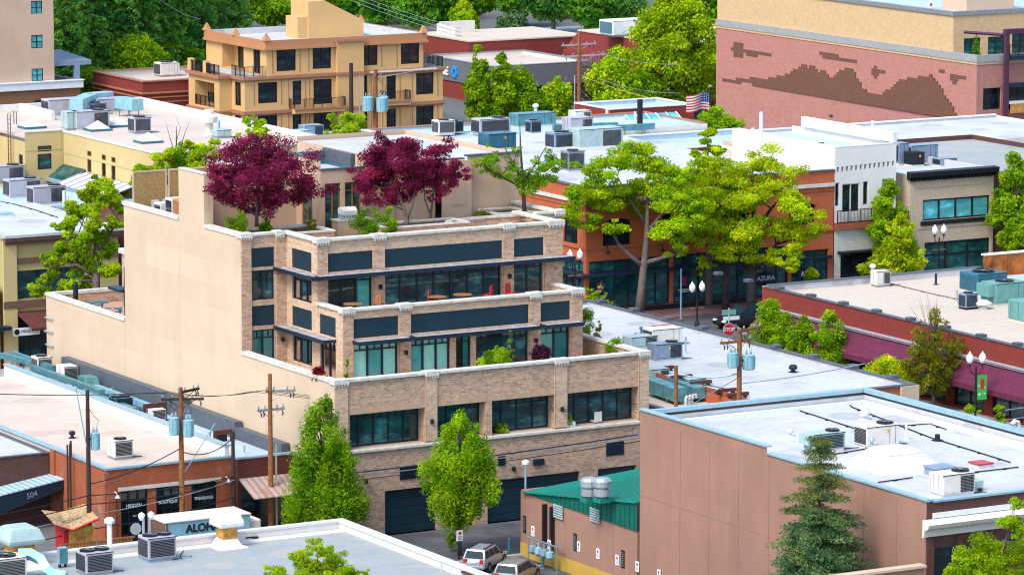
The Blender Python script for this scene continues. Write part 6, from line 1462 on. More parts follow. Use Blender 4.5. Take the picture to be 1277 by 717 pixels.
R = thing('wood_front_building', 'sliver of an orange timber front beside the cream pier', 'building'); q = MB(); q.box(X5-9, X5-.3, YK+.2, 285, 0, 5.6); obj('wall', q, M['rusty'], R); q = MB(); q.box(X5-9, X5+.1, YK-.9, YK+.1, 2.9, 3.15); obj('canopy', q, M['darkmetal'], R); q = MB(); q.box(X5-9, X5-.25, YK+.1, 285, 5.6, 5.75); obj('roof', q, M['bluecap'], R)
# glass ridge skylights beside the cream wall
for (u, v, lab, n) in ((72, 220, 'dark teal glass ridge skylight along the cream wall', 4),):
    p = G(u, v+6, 9.1); r = thing('ridge_skylight', lab, 'skylight', (p.x+.8, p.y-1.8, 9.1))
    q = MB()
    for k in range(n): y = k*2.0-1.8; q.add([(-1.3, y, .3), (1.3, y, .3), (0, y, 1.25), (-1.3, y+1.94, .3), (1.3, y+1.94, .3), (0, y+1.94, 1.25)], [(0, 1, 2), (3, 5, 4), (0, 2, 5, 3), (1, 4, 5, 2)])
    obj('glazing', q, M['glass_g'], r); q = MB(); q.box(-1.5, 1.5, -2.2, 6.3, 0, .28); obj('curb', q, M['bluecap'], r)
p = G(130, 243, 9.1); r = thing('glass_canopy_roof', 'white glazed lean-to roof below the cream wall windows', 'skylight', (XC1-.05, 288.6, 9.1))
q = MB(); q.add([(-2.4, 0, .25), (-.05, 0, 1.0), (-.05, 9.5, 1.0), (-2.4, 9.5, .25)], [(0, 1, 2, 3)]); obj('glazing', q, M['whitecap'], r)
q = MB()
for k in range(9): q.tube([(-2.4, k*1.18, .28), (-.06, k*1.18, 1.03)], .05, 4)
q.box(-2.5, -2.4, 0, 9.5, 0, .3); obj('glazing_bar', q, M['bluegrey'], r)
# ---- store at the back with blue sign
X7 = G(722, 120).x; c = G(614, 132); XSB, YSB = c.x, c.y; zs = PX(614, 84, XSB)[1]; yl = PX(530, 70, XSB)[0]
R = thing('back_store', 'low store with grey fascia, blue octagon sign and cream roof', 'building')
shell(R, XSB, X7-.6, YSB, yl, zs, 'darkmetal', 'pink_roof', zs-.4, capmat='greymetal', pmat='offwhite', t=.3)
q = MB(); q.wb('X', XSB, YSB, yl, zs-2.3, zs-.05, -.15, -.004); q.wb('Y', YSB, XSB-.15, X7-.6, zs-2.3, zs-.05, -.15, -.004); obj('fascia', q, plain('grey fascia', (.14, .145, .16), .7), R)
q = MB(); q.wb('X', XSB, YSB+.2, yl, 0, zs-2.4, -.05, -.004); obj('brick_base', q, M['maroonbr'], R)
ys, zz = PX(556, 89, XSB-.2); lettering(R, 'SE', 1.25, 'X', XSB-.22, ys, zz, 'sign_white', .1, .03)
ys, zz = PX(567, 90, XSB-.2); q = MB()
for k in range(4):
    rt_ = Matrix.Rotation(k*math.pi/2, 4, 'X'); pts = [(-.02, -.62, .26), (-.02, -.26, .62), (-.02, .5, .62), (-.02, .2, .26), (-.3, -.62, .26), (-.3, -.26, .62), (-.3, .5, .62), (-.3, .2, .26)]
    q.add([tuple(rt_ @ Vector(p_)) for p_ in pts], [(0, 1, 2, 3), (7, 6, 5, 4), (0, 4, 5, 1), (1, 5, 6, 2), (2, 6, 7, 3), (3, 7, 4, 0)])
o = obj('octagon_logo', q, plain('bright blue logo', (.02, .30, .75), .5), R); o.location = (XSB, ys, zz)
# taller red brick part with raking parapet
X7 = G(722, 120).x; 
R = thing('red_brick_hall', 'red brick hall with a raking parapet and cream roofs behind the bare shrub', 'building')
yq0, z7 = PX(800, 46, X7); yq1, z7b = PX(722, 39, X7)
zl = PX(702, 64, X7)[1]; yq2 = PX(702, 64, X7)[0]
mb = MB(); mb.prism([(yq0-6, 0), (yq2, 0), (yq2, zl), (yq1, z7b), (yq0-6, z7b)], 'X', X7, X7+.5); mb.box(X7+.5, X7+22, yq0-6, yq1, 0, z7b); obj('wall', mb, M['maroonbr'], R)
q = MB(); q.box(X7-.1, X7+22, yq0-6, yq1+.1, z7b, z7b+.15); obj('roof', q, M['pink_roof'], R)
ys0 = yl+.3; xq, zq = PY(585, 53, ys0); ys1 = PX(530, 47, xq)[0]+2
mb = MB(); mb.box(xq, X7+8, ys0, ys1, 0, zq); obj('side_wall', mb, M['maroonbr'], R)
q = MB(); q.box(xq-.1, X7+8, ys0-.1, ys1, zq, zq+.15); obj('side_roof', q, M['cream_roof'], R)
q = MB(); q.box(X7-6, X7-1.5, ys1-3, ys1-2.6, zq+.15, zq+1.5); q.box(X7-6.3, X7-6.01, ys1-7, ys1-2.6, zq+.15, zq+1.3); obj('inner_parapet', q, M['offwhite'], R)
hvac('large white rooftop unit on the red brick hall', G(785, 44, z7b+.15), 6.0, 3.0, 1.6, 'whitecap', 0, 'W', coilmat='deepblue')
R = thing('brick_side_shed', 'small red brick shed with a blue white roof near the flag', 'building'); a = G(765, 138, 7.6); shell(R, a.x, a.x+9, a.y+.5, a.y+7, 7.6, 'maroonbr', 'blue_roof', 7.3, capmat='whitecap')
# ================================================================ rooftop machines
ZR = 5.62
def on(u, v, z): return G(u, v, z)
hvac('grey twin fan condenser nearest the cut chimney hood', on(118, 714, ZR), 1.45, 1.25, 1.0, 'lilac', 2, 'SW', 'greymetal', curbh=.12)
hvac('grey twin fan condenser behind the twin floodlights', on(196, 697, ZR), 1.5, 1.25, 1.05, 'lilac', 2, 'SW', 'bluegrey', curbh=.16)
hvac('pale twin fan unit beside the curved blue duct', on(8, 722, ZR), 1.6, 1.3, 1.0, 'offwhite', 1, 'SW', 'greymetal')
def hood_vent(label, p, s, h, base, tint):
    r = thing('exhaust_hood', label, 'exhaust hood', p)
    q = MB(); q.frustum(0, 0, 0, .06, s*.85, s*.85, s*.8, s*.8); q.frustum(0, 0, .06, h*.25, s*.62, s*.62, s*.42, s*.42); obj('flashing', q, M['whitecap'], r)
    q = MB(); q.cbox(0, 0, h*.25, s*.84, s*.84, h*.4); obj('base', q, M[base], r)
    q = MB(); q.frustum(0, 0, h*.6, h*.7, s*.66, s*.66, s*.72, s*.72); q.frustum(0, 0, h*.7, h*.97, s*.72, s*.72, s*.55, s*.55); q.frustum(0, 0, h*.97, h*1.02, s*.55, s*.55, s*.4, s*.4); obj('hood', q, M[tint], r, bevel=.05)
    return r
hood_vent('pale blue square exhaust hood on an orange rusty base beside the parapet', on(283, 681, ZR), .95, 1.75, 'rusty', 'whitecap')
hood_vent('larger rust stained teal exhaust hood cut by the frame edge', on(25, 706, ZR), 1.35, 2.0, 'rusty', 'lightteal')
vent_pipe('tall pale blue vent pipe with a wide white cap beside the twin fan unit', on(137, 690, ZR), 1.55, .13, True, 'whitecap')
r = thing('electrical_box', 'small blue electrical cabinet on the grey roof by the parapet', 'electrical box', on(78, 707, ZR)); q = MB(); q.cbox(0, 0, .2, .45, .3, .8); obj('cabinet', q, M['bluecap'], r); q = MB(); q.box(-.2, .2, -.17, -.152, .25, .95); obj('door', q, M['tealduct'], r); q = MB(); q.box(-.18, -.12, -.1, .1, 0, .2); q.box(.12, .18, -.1, .1, 0, .2); obj('leg', q, M['black'], r)
r = thing('air_duct', 'curved pale blue sheet metal duct next to the cut exhaust hood', 'duct', on(45, 722, ZR)); q = MB()
pth = [(-.5, .9, 1.1), (.0, .6, 1.12), (.35, .2, .9), (.5, -.3, .45), (.6, -.8, .3), (1.0, -1.3, .25)]
q.tube(pth, [.3]*6, 4); obj('casing', q, M['xfmr'], r); q = MB(); q.box(-.7, -.3, .7, 1.1, 0, .85); obj('riser', q, M['xfmr'], r)
r = thing('floodlight', 'pair of white floodlight heads on grey posts behind the condenser', 'floodlight', on(183, 690, ZR))
for k in (-.16, .16):
    q = MB(); q.tube([(k, 0, 0), (k, 0, 1.75)], .07, 8); obj('post', q, M['galv'], r)
    q = MB(); q.lathe(k*1.6, 0, [(.08, 1.7), (.16, 1.85), (.17, 2.0), (.06, 2.08), (.01, 2.1)], 10); obj('lamp_head', q, M['globe'], r)
r = thing('pipe_support', 'small black pipe fitting on the grey roof near the rusty hood', 'pipe fitting', on(318, 672, ZR)); q = MB(); q.tube([(-.5, 0, .12), (.3, .1, .12)], .04, 6); q.cbox(0, 0, 0, .3, .2, .14); obj('pipe', q, M['black'], r)
for u, v, lab in ((516, 695, 'thin blue roof drain post near the parapet edge'), (551, 712, 'second thin blue drain post by the lower parapet edge')): vent_pipe(lab, on(u, v, ZR), .35, .03, False, 'bluecap')
r = thing('gas_pipe', 'thin gas pipe running from the condenser along the grey roof', 'pipe', on(215, 700, ZR)); q = MB(); q.tube([(0, 0, .1), (.6, .2, .1), (.8, .8, .1), (1.0, .8, .3)], .03, 6); obj('pipe', q, M['black'], r); q = MB(); q.cbox(.7, .5, 0, .9, .3, .07); obj('block', q, M['bluecap'], r)
hatch('low dark red topped roof box cut by the bottom edge of the frame', on(590, 722, ZR), .9, .9, .3, 'awbrown', 'bluegrey', name='roof_box')
# shop roofs
hvac('off white condenser with a black coil on the brick shop roof', on(150, 571, 4.2), 1.15, 1.0, .95, 'offwhite', 1, 'S')
vent_pipe('small black mushroom vent on the brick shop roof', on(90, 546, 4.2), .22, .1, True, 'black')
ZD = 4.05
for a, b, w, h, zz, lab in (((3, 458), (52, 452), .35, .35, .6, 'pale teal duct along the far end of the service roof'), ((16, 452), (62, 480), .28, .3, .7, 'teal duct running toward the white condenser'), ((40, 462), (128, 515), .34, .32, .55, 'long teal duct on legs along the service roof'), ((104, 500), (168, 545), .4, .35, .35, 'lower pale duct ending near the dark condenser')):
    pa = on(a[0], a[1], ZD+zz); pb_ = on(b[0], b[1], ZD+zz)
    xx = 106.2 if 'long' in lab else (105.7 if 'lower' in lab else 106.9)
    pa = Vector((xx, PX(a[0], a[1], xx)[0], ZD+zz)); pb_ = Vector((xx+(.8 if 'far end' in lab else 0), PX(b[0], b[1], xx)[0], ZD+zz))
    duct(lab, [pa, pb_], w, h, zroof=ZD)
def sroof(label, u, v, X, *a, **k):
    y = PX(u, v, X)[0]; return hvac(label, (X, y, ZD), *a, **k)
sroof('white condenser with a ribbed grille on the far service roof', 52, 462, 107.0, 1.0, 1.1, 1.15, 'offwhite', 1, 'SW')
sroof('white square unit with a black face close to the beige wall', 84, 474, 107.5, 1.0, 1.2, .95, 'offwhite', 0, 'S')
sroof('dark blue condenser with teal legs beside the duct end', 151, 522, 106.0, 1.1, 1.1, .6, 'deepblue', 2, 'SW', 'tealduct', curbh=.35)
sroof('small tan unit among brown boxes on the service roof', 196, 534, 106.6, .9, .7, .6, 'offwhite', 0, 'S')
r = thing('exhaust_hood', 'slanted dark teal hood between the ducts and the beige wall', 'exhaust hood', (107.3, PX(111, 482, 107.3)[0], ZD)); q = MB(); q.prism([(-.9, 0), (-.9, .3), (-.4, .95), (.7, .95), (.7, 0)], 'X', -.4, .4); obj('hood', q, M['tealduct'], r); q = MB(); q.prism([(-.8, .33), (-.42, .85), (-.38, .85), (-.76, .33)], 'X', -.43, .43); obj('rim', q, M['bluecap'], r)
r = thing('red_tank', 'small red tank lying on the service roof under the duct', 'tank', (105.8, PX(22, 468, 105.8)[0], ZD+.1)); q = MB(); q.lathe(0, 0, [(.01, 0), (.22, .05), (.28, .2), (.28, .4), (.2, .52), (.01, .56)], 12); obj('tank', q, M['red'], r); q = MB(); q.cbox(0, 0, -.1, .3, .3, .12); obj('base', q, M['black'], r)
for u, v, X, lab, sx, sz in ((193, 523, 107.3, 'brown wooden rack standing behind the transformers', 1.5, .75), (278, 552, 107.1, 'brown wooden frame near the front of the service roof', 1.2, .7)):
    r = thing('wooden_rack', lab, 'rack', (X, PX(u, v, X)[0], ZD))
    q = MB(); q.box(-sx/2, sx/2, -.05, .05, sz-.25, sz); obj('beam', q, M['awbrown'], r)
    for k in (-1, 1): q = MB(); q.box(k*sx*.45-.06, k*sx*.45+.06, -.06, .06, 0, sz-.25); obj('leg', q, M['awbrown'], r)
    q = MB(); q.cbox(0, .2, 0, sx*.5, .3, sz*.6); obj('box', q, M['black'], r)
for u, v, X, lab in ((262, 548, 106.6, 'small vent pipe on the service roof near the wooden frame'), (305, 585, 106.5, 'stub vent pipe at the front of the service roof'), (69, 475, 107.9, 'thin vent pipe against the beige wall')): vent_pipe(lab, (X, PX(u, v, X)[0], ZD), .5, .05, 'stub' not in lab, 'galv')
for i, (u, v, X) in enumerate(((30, 478, 105.6), (95, 505, 105.5), (120, 520, 105.4), (160, 505, 107.4), (215, 540, 107.2), (235, 555, 106.2), (140, 500, 107.6), (250, 570, 105.6))):
    vent_pipe(('short', 'stubby', 'thin', 'capped', 'plain', 'bent', 'narrow', 'low')[i]+' service roof pipe, number %s along the strip from the frame edge' % ('one', 'three', 'four', 'six', 'seven', 'eight', 'five', 'nine')[i], (X, PX(u, v, X)[0], ZD), .35+.1*(i % 4), .05+.02*(i % 3), i % 2 == 0, ('galv', 'black', 'tealduct', 'whitecap')[i % 4])
duct('narrow pale duct close to the beige wall beside the long one', [(107.3, PX(120, 492, 107.3)[0], ZD+.3), (107.3, PX(190, 528, 107.3)[0], ZD+.3)], .35, .3, 'xfmr', True, ZD)
duct('low galvanised duct next to the brick shop parapet', [(105.5, PX(60, 492, 105.5)[0], ZD+.2), (105.5, PX(135, 528, 105.5)[0], ZD+.2)], .4, .3, 'galv', True, ZD)
# brown building roof
ZB = 9.3
hvac('sea green unit with a side hood on the white roof behind the spruce', on(1028, 562, ZB), 1.9, 1.0, .85, 'lightteal', 1, 'S', 'offwhite', hood=True)
hvac('tan unit with a dark coil face on the white roof', on(1093, 556, ZB), 2.0, 1.2, 1.0, 'offwhite', 1, 'W', 'white')
hvac('beige unit with a grey coil near the front cornice', on(1187, 617, ZB), 1.9, 1.2, 1.0, 'offwhite', 1, 's', 'white')
r = thing('pyramid_skylight', 'large white truncated pyramid skylight in the middle of the white roof', 'skylight', on(1114, 581, ZB)); q = MB(); q.frustum(0, 0, 0, .75, 1.9, 1.7, 1.05, .95); obj('dome', q, M['white'], r); q = MB(); q.frustum(0, 0, .75, .95, 1.08, .98, .85, .8); obj('lid', q, M['white'], r)
hatch('dark glazed roof hatch behind the beige unit', on(1172, 591, ZB), 1.3, 1.1, .35, 'bluegrey', 'bluegrey')
hatch('red lidded roof hatch on the white roof', on(1223, 582, ZB), .95, .95, .18, 'red', 'white')
r = thing('condensate_box', 'pale teal box beside the beige unit', 'box', on(1212, 611, ZB)); q = MB(); q.cbox(0, 0, 0, .95, .6, .5); obj('box', q, M['lightteal'], r, bevel=.02); q = MB(); q.cbox(.2, -.4, 0, .2, .12, .15); obj('foot', q, M['black'], r)
vent_pipe('tall white vent pipe behind the tan unit', on(1130, 548, ZB), .85, .07, False, 'whitecap'); vent_pipe('capped galvanised flue before the tan unit', on(1087, 567, ZB), .7, .09, True, 'galv')
vent_pipe('short capped vent far left on the white roof', on(985, 544, ZB), .2, .1, True, 'white'); vent_pipe('small white vent dome near the far parapet', on(1078, 523, ZB), .22, .14, True, 'white')
vent_pipe('thin vent pipe close to the right parapet', on(1237, 552, ZB), .5, .04, False, 'whitecap'); vent_pipe('black stub vent beside the conduit run', on(1169, 549, ZB), .32, .14, False, 'black')
r = thing('gooseneck_vent', 'white gooseneck vent pipe at the right roof edge', 'vent pipe', on(1270, 549, ZB)); q = MB(); q.tube([(0, 0, 0), (0, 0, .75), (-.05, 0, .95), (-.25, 0, 1.02), (-.42, 0, .9), (-.45, 0, .7)], .13, 10); obj('pipe', q, M['white'], r)
def runline(label, pts, z, r=.035, mat='black'):
    P = [on(u, v, z+.06) for u, v in pts]; q = MB(); q.tube(P, r, 5)
    for a, b in zip(P, P[1:]):
        n = max(1, int((b-a).length/1.6))
        for k in range(n): m = a+(b-a)*(k+.5)/n; q.cbox(m.x, m.y, z, .22, .12, .05)
    return tag(obj('roof_conduit', q, M[mat]), label, 'conduit')
runline('long black conduit crossing the white roof from the far edge', [(1053, 497), (1062, 507), (1160, 545), (1260, 576)], ZB)
runline('black conduit along the far parapet of the white roof', [(850, 527), (995, 511), (1070, 535)], ZB)
runline('short black conduit between the units on the white roof', [(1005, 560), (1040, 566), (1098, 556)], ZB); runline('black conduit in front of the red hatch', [(1200, 590), (1270, 582)], ZB); runline('short conduit near the spruce top', [(1095, 601), (1138, 595)], ZB)
runline('black conduit bundle near the right parapet', [(1118, 531), (1160, 528), (1180, 535)], ZB, .03)
r = thing('chimney_block', 'white parapet block at the far corner of the white roof', 'roof block', on(1038, 502, ZB)); q = MB(); q.frustum(0, 0, 0, .5, .6, .4, .5, .3); obj('block', q, M['whitecap'], r); q = MB(); q.cbox(0, 0, .5, 1.3, .9, .1); obj('cap', q, M['bluecap'], r)
# white roof by the street
ZW = 4.8
hvac('blue grey unit at the end of the brick terrace', on(829, 449, ZW), 2.0, 1.1, 1.0, 'bluegrey', 1, 's', 'white')
hvac('beige unit with two dark coils beside the blue grey unit', on(826, 430, ZW), 2.3, 1.3, 1.0, 'offwhite', 0, 'W', 'white')
hvac('low pale unit next to the planter shrubs', on(798, 434, ZW), 2.0, 1.2, .7, 'lightteal', 0, 's', 'white')
hatch('red lidded hatch on the wide white roof', on(829, 414, ZW), 1.5, 1.0, .35, 'red', 'white')
vent_pipe('tall thin blue vent pipe on the wide white roof', on(855, 441, ZW), 1.1, .06, False, 'bluecap'); vent_pipe('small dark capped vent on the wide white roof', on(989, 464, ZW), .2, .14, True, 'darkmetal')
for u, v, lab in ((800, 416, 'first'), (793, 424, 'second')): vent_pipe('short roof vent, %s of two near the red hatch' % lab, on(u, v, ZW), .3, .08, True, 'deepblue')
ZA = 4.05
for a, b, w, h, zz, lab in (((812, 487), (848, 500), .9, .8, .25, 'large teal duct on the brick annex roof'), ((838, 483), (872, 497), .8, .7, .25, 'second teal duct beside the short wooden pole')):
    pa = on(*a, ZA+zz); pb_ = on(*b, ZA+zz); duct(lab, [pa, pb_], w, h, 'tealduct', True, ZA)
hvac('pale green box unit on the annex roof corner', on(818, 481, ZA), 1.4, 1.0, 1.0, 'lightteal', 0, 's'); hvac('teal rooftop unit behind the short wooden pole', on(862, 490, ZA), 1.6, 1.0, .8, 'lightteal', 0, 's')
for u, v, lab in ((827, 463, 'first brown timber from the terrace corner'), (850, 474, 'second brown timber on the annex seam'), (874, 481, 'third brown timber on the annex seam'), (905, 491, 'fourth brown timber on the annex seam'), (920, 496, 'last brown timber below the transformers')):
    p = on(u, v, ZW); r = thing('roof_timber', lab, 'timber', (p.x, p.y, ZA if p.x < 138.5 else ZW)); q = MB(); q.box(-.75, .75, -.12, .12, .12, .32); obj('beam', q, M['awbrown'], r); q = MB(); q.box(-.6, -.45, -.14, .14, 0, .12); q.box(.45, .6, -.14, .14, 0, .12); obj('block', q, M['black'], r)
for i in range(3):
    p = on(855+i*4, 507-i*1, ZA); r = thing('vent_bend', 'white curved vent pipe in the row of three at the annex front edge', 'vent pipe', p, 0, 'white curved vents on the annex'); q = MB(); q.tube([(0, 0, 0), (0, 0, .5), (.1, 0, .65), (.25, 0, .65), (.3, 0, .45)], .08, 7); obj('pipe', q, M['white'], r)
# maroon awning shop roof
ZM = 4.7
hvac('small beige twin box unit on the cream roof', on(1098, 357, ZM), 1.2, .8, 1.0, 'offwhite', 0, 's'); vent_pipe('white riser pipe beside the small beige unit', on(1088, 356, ZM), 1.3, .12, True, 'white')
hvac('dark blue square unit on the cream roof', on(1226, 363, ZM), 2.6, 2.2, 1.25, 'deepblue', 1, 'SW', 'offwhite', coilmat='deepblue')
hvac('sea green unit with a side hood behind the dark blue unit', on(1252, 378, ZM), 2.7, 1.8, 1.4, 'greenpaint', 1, '', 'white', hood=True)
hvac('small round topped black condenser on the cream roof', on(1207, 385, ZM), 1.0, .9, .95, 'bluegrey', 1, 'SW', 'black'); hvac('sea green unit cut by the frame edge on the cream roof', on(1283, 400, ZM), 2.2, 1.8, 1.3, 'greenpaint', 0, '', 'white')
r = thing('mushroom_vent', 'white mushroom vent on the cream roof between the units', 'vent', on(1226, 385, ZM)); q = MB(); q.lathe(0, 0, [(.35, 0), (.3, .2), (.3, .3), (.6, .32), (.6, .42), (.3, .6), (.01, .66)], 16); obj('hood', q, M['white'], r)
vent_pipe('dark vent pipe standing on the cream roof', on(1167, 355, ZM), .8, .09, False, 'darkmetal'); vent_pipe('pale vent pipe beside the black condenser', on(1193, 378, ZM), .9, .07, False, 'galv')
runline('thin conduit crossing the cream roof', [(1106, 352), (1117, 355), (1162, 366), (1200, 374), (1222, 378)], ZM, .03, 'bark'); runline('dark pipe at the edge of the cream roof', [(1267, 374), (1290, 378)], ZM, .06, 'awbrown')
# olive shop and cream building roofs
for u, v, lab, s in ((6, 229, 'blue grey unit nearest the access ladder', 2.8), (28, 246, 'middle blue grey unit on the shop roof', 2.6), (58, 255, 'blue grey unit closest to the yellow green tree', 2.6)): hvac(lab, on(u, v, 9.1), s, 1.3, 1.25, 'lilac', 1, 'Ws', 'offwhite')
hatch('flat blue glazed hatch on the bright white shop roof', on(4, 269, 9.45), 1.3, 1.0, .15, 'xfmr', 'whitecap'); runline('dark conduit along the fold of the shop roof', [(0, 251), (20, 255), (45, 262), (72, 271)], 9.45, .03)
r = thing('pipe_vent', 'white jointed pipe stack beside the blue grey units', 'vent pipe', on(80, 260, 9.1)); q = MB(); q.tube([(0, 0, 0), (0, 0, 1.3)], .12, 8); q.tube([(.3, 0, 0), (.3, 0, .9)], .1, 8); obj('pipe', q, M['whitecap'], r); q = MB(); q.cbox(.1, 0, 0, 1.2, .8, .12); obj('base', q, M['bluecap'], r)
ZC = 12.65
hvac('long grey unit in front of the pyramid skylights', on(112, 161, ZC), 2.8, 1.3, 1.3, 'lilac', 1, 's', 'offwhite'); hvac('pale blue cube unit joined to the long grey unit', on(88, 162, ZC), 1.1, 1.2, 1.3, 'lightteal', 0, ''); hvac('grey square condenser alone on the cream roof', on(174, 166, ZC), 1.4, 1.3, 1.1, 'lilac', 1, 'SW', 'bluegrey')
hvac('lilac unit with blue cylinders at the back of the cream roof', on(77, 144, ZC), 2.9, 1.6, 1.2, 'lilac', 0, 'W', 'offwhite'); hvac('second lilac unit by the teal ducts at the back', on(137, 140, ZC), 2.8, 1.4, 1.0, 'lilac', 0, 's', 'offwhite'); hvac('small louvred unit before the teal ducts', on(118, 143, ZC), 1.6, 1.2, .8, 'bluegrey', 1, 'S', 'offwhite')
for a, b, lab in (((95, 138), (112, 131), 'tapered teal duct rising behind the lilac unit'), ((108, 131), (136, 128), 'straight teal duct at the back of the cream roof'), ((150, 135), (172, 138), 'teal duct beside the second lilac unit')): duct(lab, [on(*a, ZC+.6), on(*b, ZC+.6)], 1.1, .9, 'xfmr', True, ZC)
r = thing('roof_ventilator', 'white cup shaped ventilator at the far corner of the cream roof', 'vent', on(261, 168, ZC)); q = MB(); q.lathe(0, 0, [(.5, 0), (.3, .1), (.3, .9), (.65, .95), (.7, 1.4), (.4, 1.6), (.4, 1.9), (.02, 1.95)], 14); obj('hood', q, M['offwhite'], r)
vent_pipe('pale blue pipe beside the cup shaped ventilator', on(273, 170, ZC), 1.2, .12, False, 'bluecap'); hvac('pale teal low unit near the cup ventilator', on(276, 172, ZC), 1.2, 1.0, .5, 'lightteal', 0, '')
# white block roofs
ZK = 8.9
for u, v, sx, sy, sz, paint, coil, lab, z in ((742, 187, 4.2, 2.0, 1.7, 'lightteal', 's', 'large pale green rooftop unit amid the white roofs', ZK), (700, 188, 2.2, 1.6, 1.4, 'bluegrey', 'SW', 'dark slatted unit beside the large pale green unit', ZK), (714, 214, 1.5, 1.2, 1.5, 'greymetal', 'SW', 'grey slatted condenser above the corner store roof', 9.3), (720, 169, 2.2, 1.5, 1.4, 'lilac', 's', 'lilac box unit in the middle of the white roofs', ZK), (665, 167, 1.0, 1.0, 1.0, 'bluegrey', 'SW', 'small blue grey unit near the capped flue', ZK), (664, 157, 3.8, 1.6, 1.0, 'tealduct', '', 'long dark teal unit on the blue roof', 8.8), (612, 167, 3.0, 1.6, 1.2, 'lilac', 'SW', 'slatted grey unit behind the thin green tree', ZK), (553, 168, 1.6, 1.3, 1.1, 'offwhite', 'SW', 'cream ribbed unit near the apartment block', ZK), (565, 166, 1.4, 1.2, .9, 'deepblue', 'SW', 'dark blue unit beside the cream ribbed unit', ZK), (723, 157, 1.6, 1.2, 1.2, 'offwhite', 's', 'white unit with a dark opening on the blue roof', 8.8), (620, 186, 2.0, 1.4, .9, 'deepblue', '', 'dark roof box on the penthouse roof edge', 18.5), (370, 178, 2.0, 1.4, .9, 'lightteal', '', 'pale teal unit on the low blue roof beyond the penthouse', 8.8), (355, 182, 1.8, 1.2, .7, 'lightteal', '', 'low pale teal unit beside the maroon crown', 8.8), (388, 171, 1.8, 1.2, .9, 'bluegrey', 's', 'grey unit below the yellow green tree', 8.8)):
    hvac(lab, on(u, v, z), sx, sy, sz, paint, 1 if coil == 'SW' else 0, coil, 'offwhite')
r = thing('slanted_skylight', 'slanted blue glazed skylight near the flag', 'skylight', on(818, 160, 8.0)); q = MB(); q.add([(-2.6, -.8, .3), (2.6, -.8, .3), (2.6, .9, 1.2), (-2.6, .9, 1.2), (-2.6, .9, 0), (2.6, .9, 0), (-2.6, -.8, 0), (2.6, -.8, 0)], [(0, 1, 2, 3), (2, 3, 4, 5), (0, 3, 4, 6), (1, 2, 5, 7), (0, 1, 7, 6)]); obj('glazing', q, M['glass_blue'], r)
q = MB()
for k in range(6): q.tube([(-2.6+k*1.04, -.8, .33), (-2.6+k*1.04, .9, 1.23)], .05, 4)
obj('glazing_bar', q, M['whitecap'], r)
for a, b, lab in (((690, 163), (770, 160), 'thin teal duct across the white roofs'), ((765, 164), (815, 161), 'dark teal pipe run before the slanted skylight')): duct(lab, [on(*a, ZK+.3), on(*b, ZK+.3)], .5, .5, 'tealduct', True, ZK)
for u, v, h, lab, z in ((798, 162, 2.6, 'tall dark square post between the roofs', 8.9), ): r = thing('roof_post', lab, 'post', on(u, v, z)); q = MB(); q.cbox(0, 0, 0, .35, .35, h); obj('post', q, M['black'], r); q = MB(); q.cyl(-.5, 0, 0, h*.6, .1, 8); obj('pipe', q, M['whitecap'], r)
for u, v, h, lab, z in ((668, 148, 1.0, 'white flue with a flared cap at the blue roof rim', 9.0), (949, 181, 2.6, 'tall pale vent stack on the white stucco roof', 10.9), (939, 174, .9, 'short pale pipe beside the tall vent stack', 10.9), (757, 147, .8, 'small pale pipe by the red brick shed', 7.6), (1088, 174, 1.5, 'pale blue stack at the corner of the white stucco roof', 10.9)): vent_pipe(lab, on(u, v, z), h, .14, 'flared' in lab, 'whitecap')
for u, v, lab in ((993, 181, 'first flat hatch on the white stucco roof'), (1016, 180, 'second flat hatch on the white stucco roof')): hatch(lab, on(u, v, 10.9), 1.3, .9, .15, 'white', 'deepblue')
for u, v, sx, sz, lab in ((1122, 205, 1.0, 1.6, 'narrow blue unit in the gap beside the white stucco front'), (1148, 204, 2.6, 1.4, 'blue grey twin unit behind the black cornice'), (1140, 207, 1.2, 1.0, 'small dark unit behind the black cornice'), (1178, 207, 1.6, .5, 'low grey unit behind the black cornice')): hvac(lab, on(u, v, 8.5), sx, 1.2, sz, 'bluegrey' if 'dark' not in lab else 'black', 0, 'W', 'offwhite')

# ================================================================ poles, wires, lamps, signs
XA = 0.0
def top_of(p, v): return (PY(638, v, p.y)[1]+0*p.x)
def hgt(p, u, v): return onplane('Y', p.y, u, v)[1]
p1 = Vector((95.6, 213.2, 0)); 
def gp(u, v): g = G(u, v, 0); return Vector((g.x, g.y, 0))
p1 = gp(112, 692); h1 = hgt(p1, 112, 486)
pole('dark utility pole with one blue transformer beside the brick shop corner', p1, h1, .13, 'darkpole', cans=((0, hgt(p1, 122, 560), .25, .95),), arms=())
q = MB()
p2 = gp(229, 672); p2.y = 214.6; p2.x = PY(227, 640, 214.6)[0]; h2 = hgt(p2, 225, 483)
pole('wood utility pole carrying three blue transformers and two crossarms', p2, h2, .15, 'woodpole', arms=((h2-.35, 1.7, math.radians(205), -.75), (hgt(p2, 226, 499), 2.4, math.radians(-25), .1)), cans=((math.radians(-60), hgt(p2, 228, 543), .3, .95), (math.radians(190), hgt(p2, 226, 541), .27, 1.0), (math.radians(20), hgt(p2, 226, 538), .25, .9)))
p3 = gp(338, 662); p3.y = 214.2; p3.x = PY(338, 640, 214.2)[0]; h3_ = hgt(p3, 338, 466)
pole('tall warm brown pole with crossarms and a pale conduit before the beige wall', p3, h3_, .14, 'woodpole', arms=((hgt(p3, 338, 489), 1.7, math.radians(160), -.6), (hgt(p3, 338, 512), 1.7, 0, .05)), conduit=(hgt(p3, 345, 553), .32), armmat='greymetal')
p4 = Vector((0, 203.0, 0)); p4.x = PY(922, 460, 203.0)[0]; h4 = hgt(p4, 923, 409)
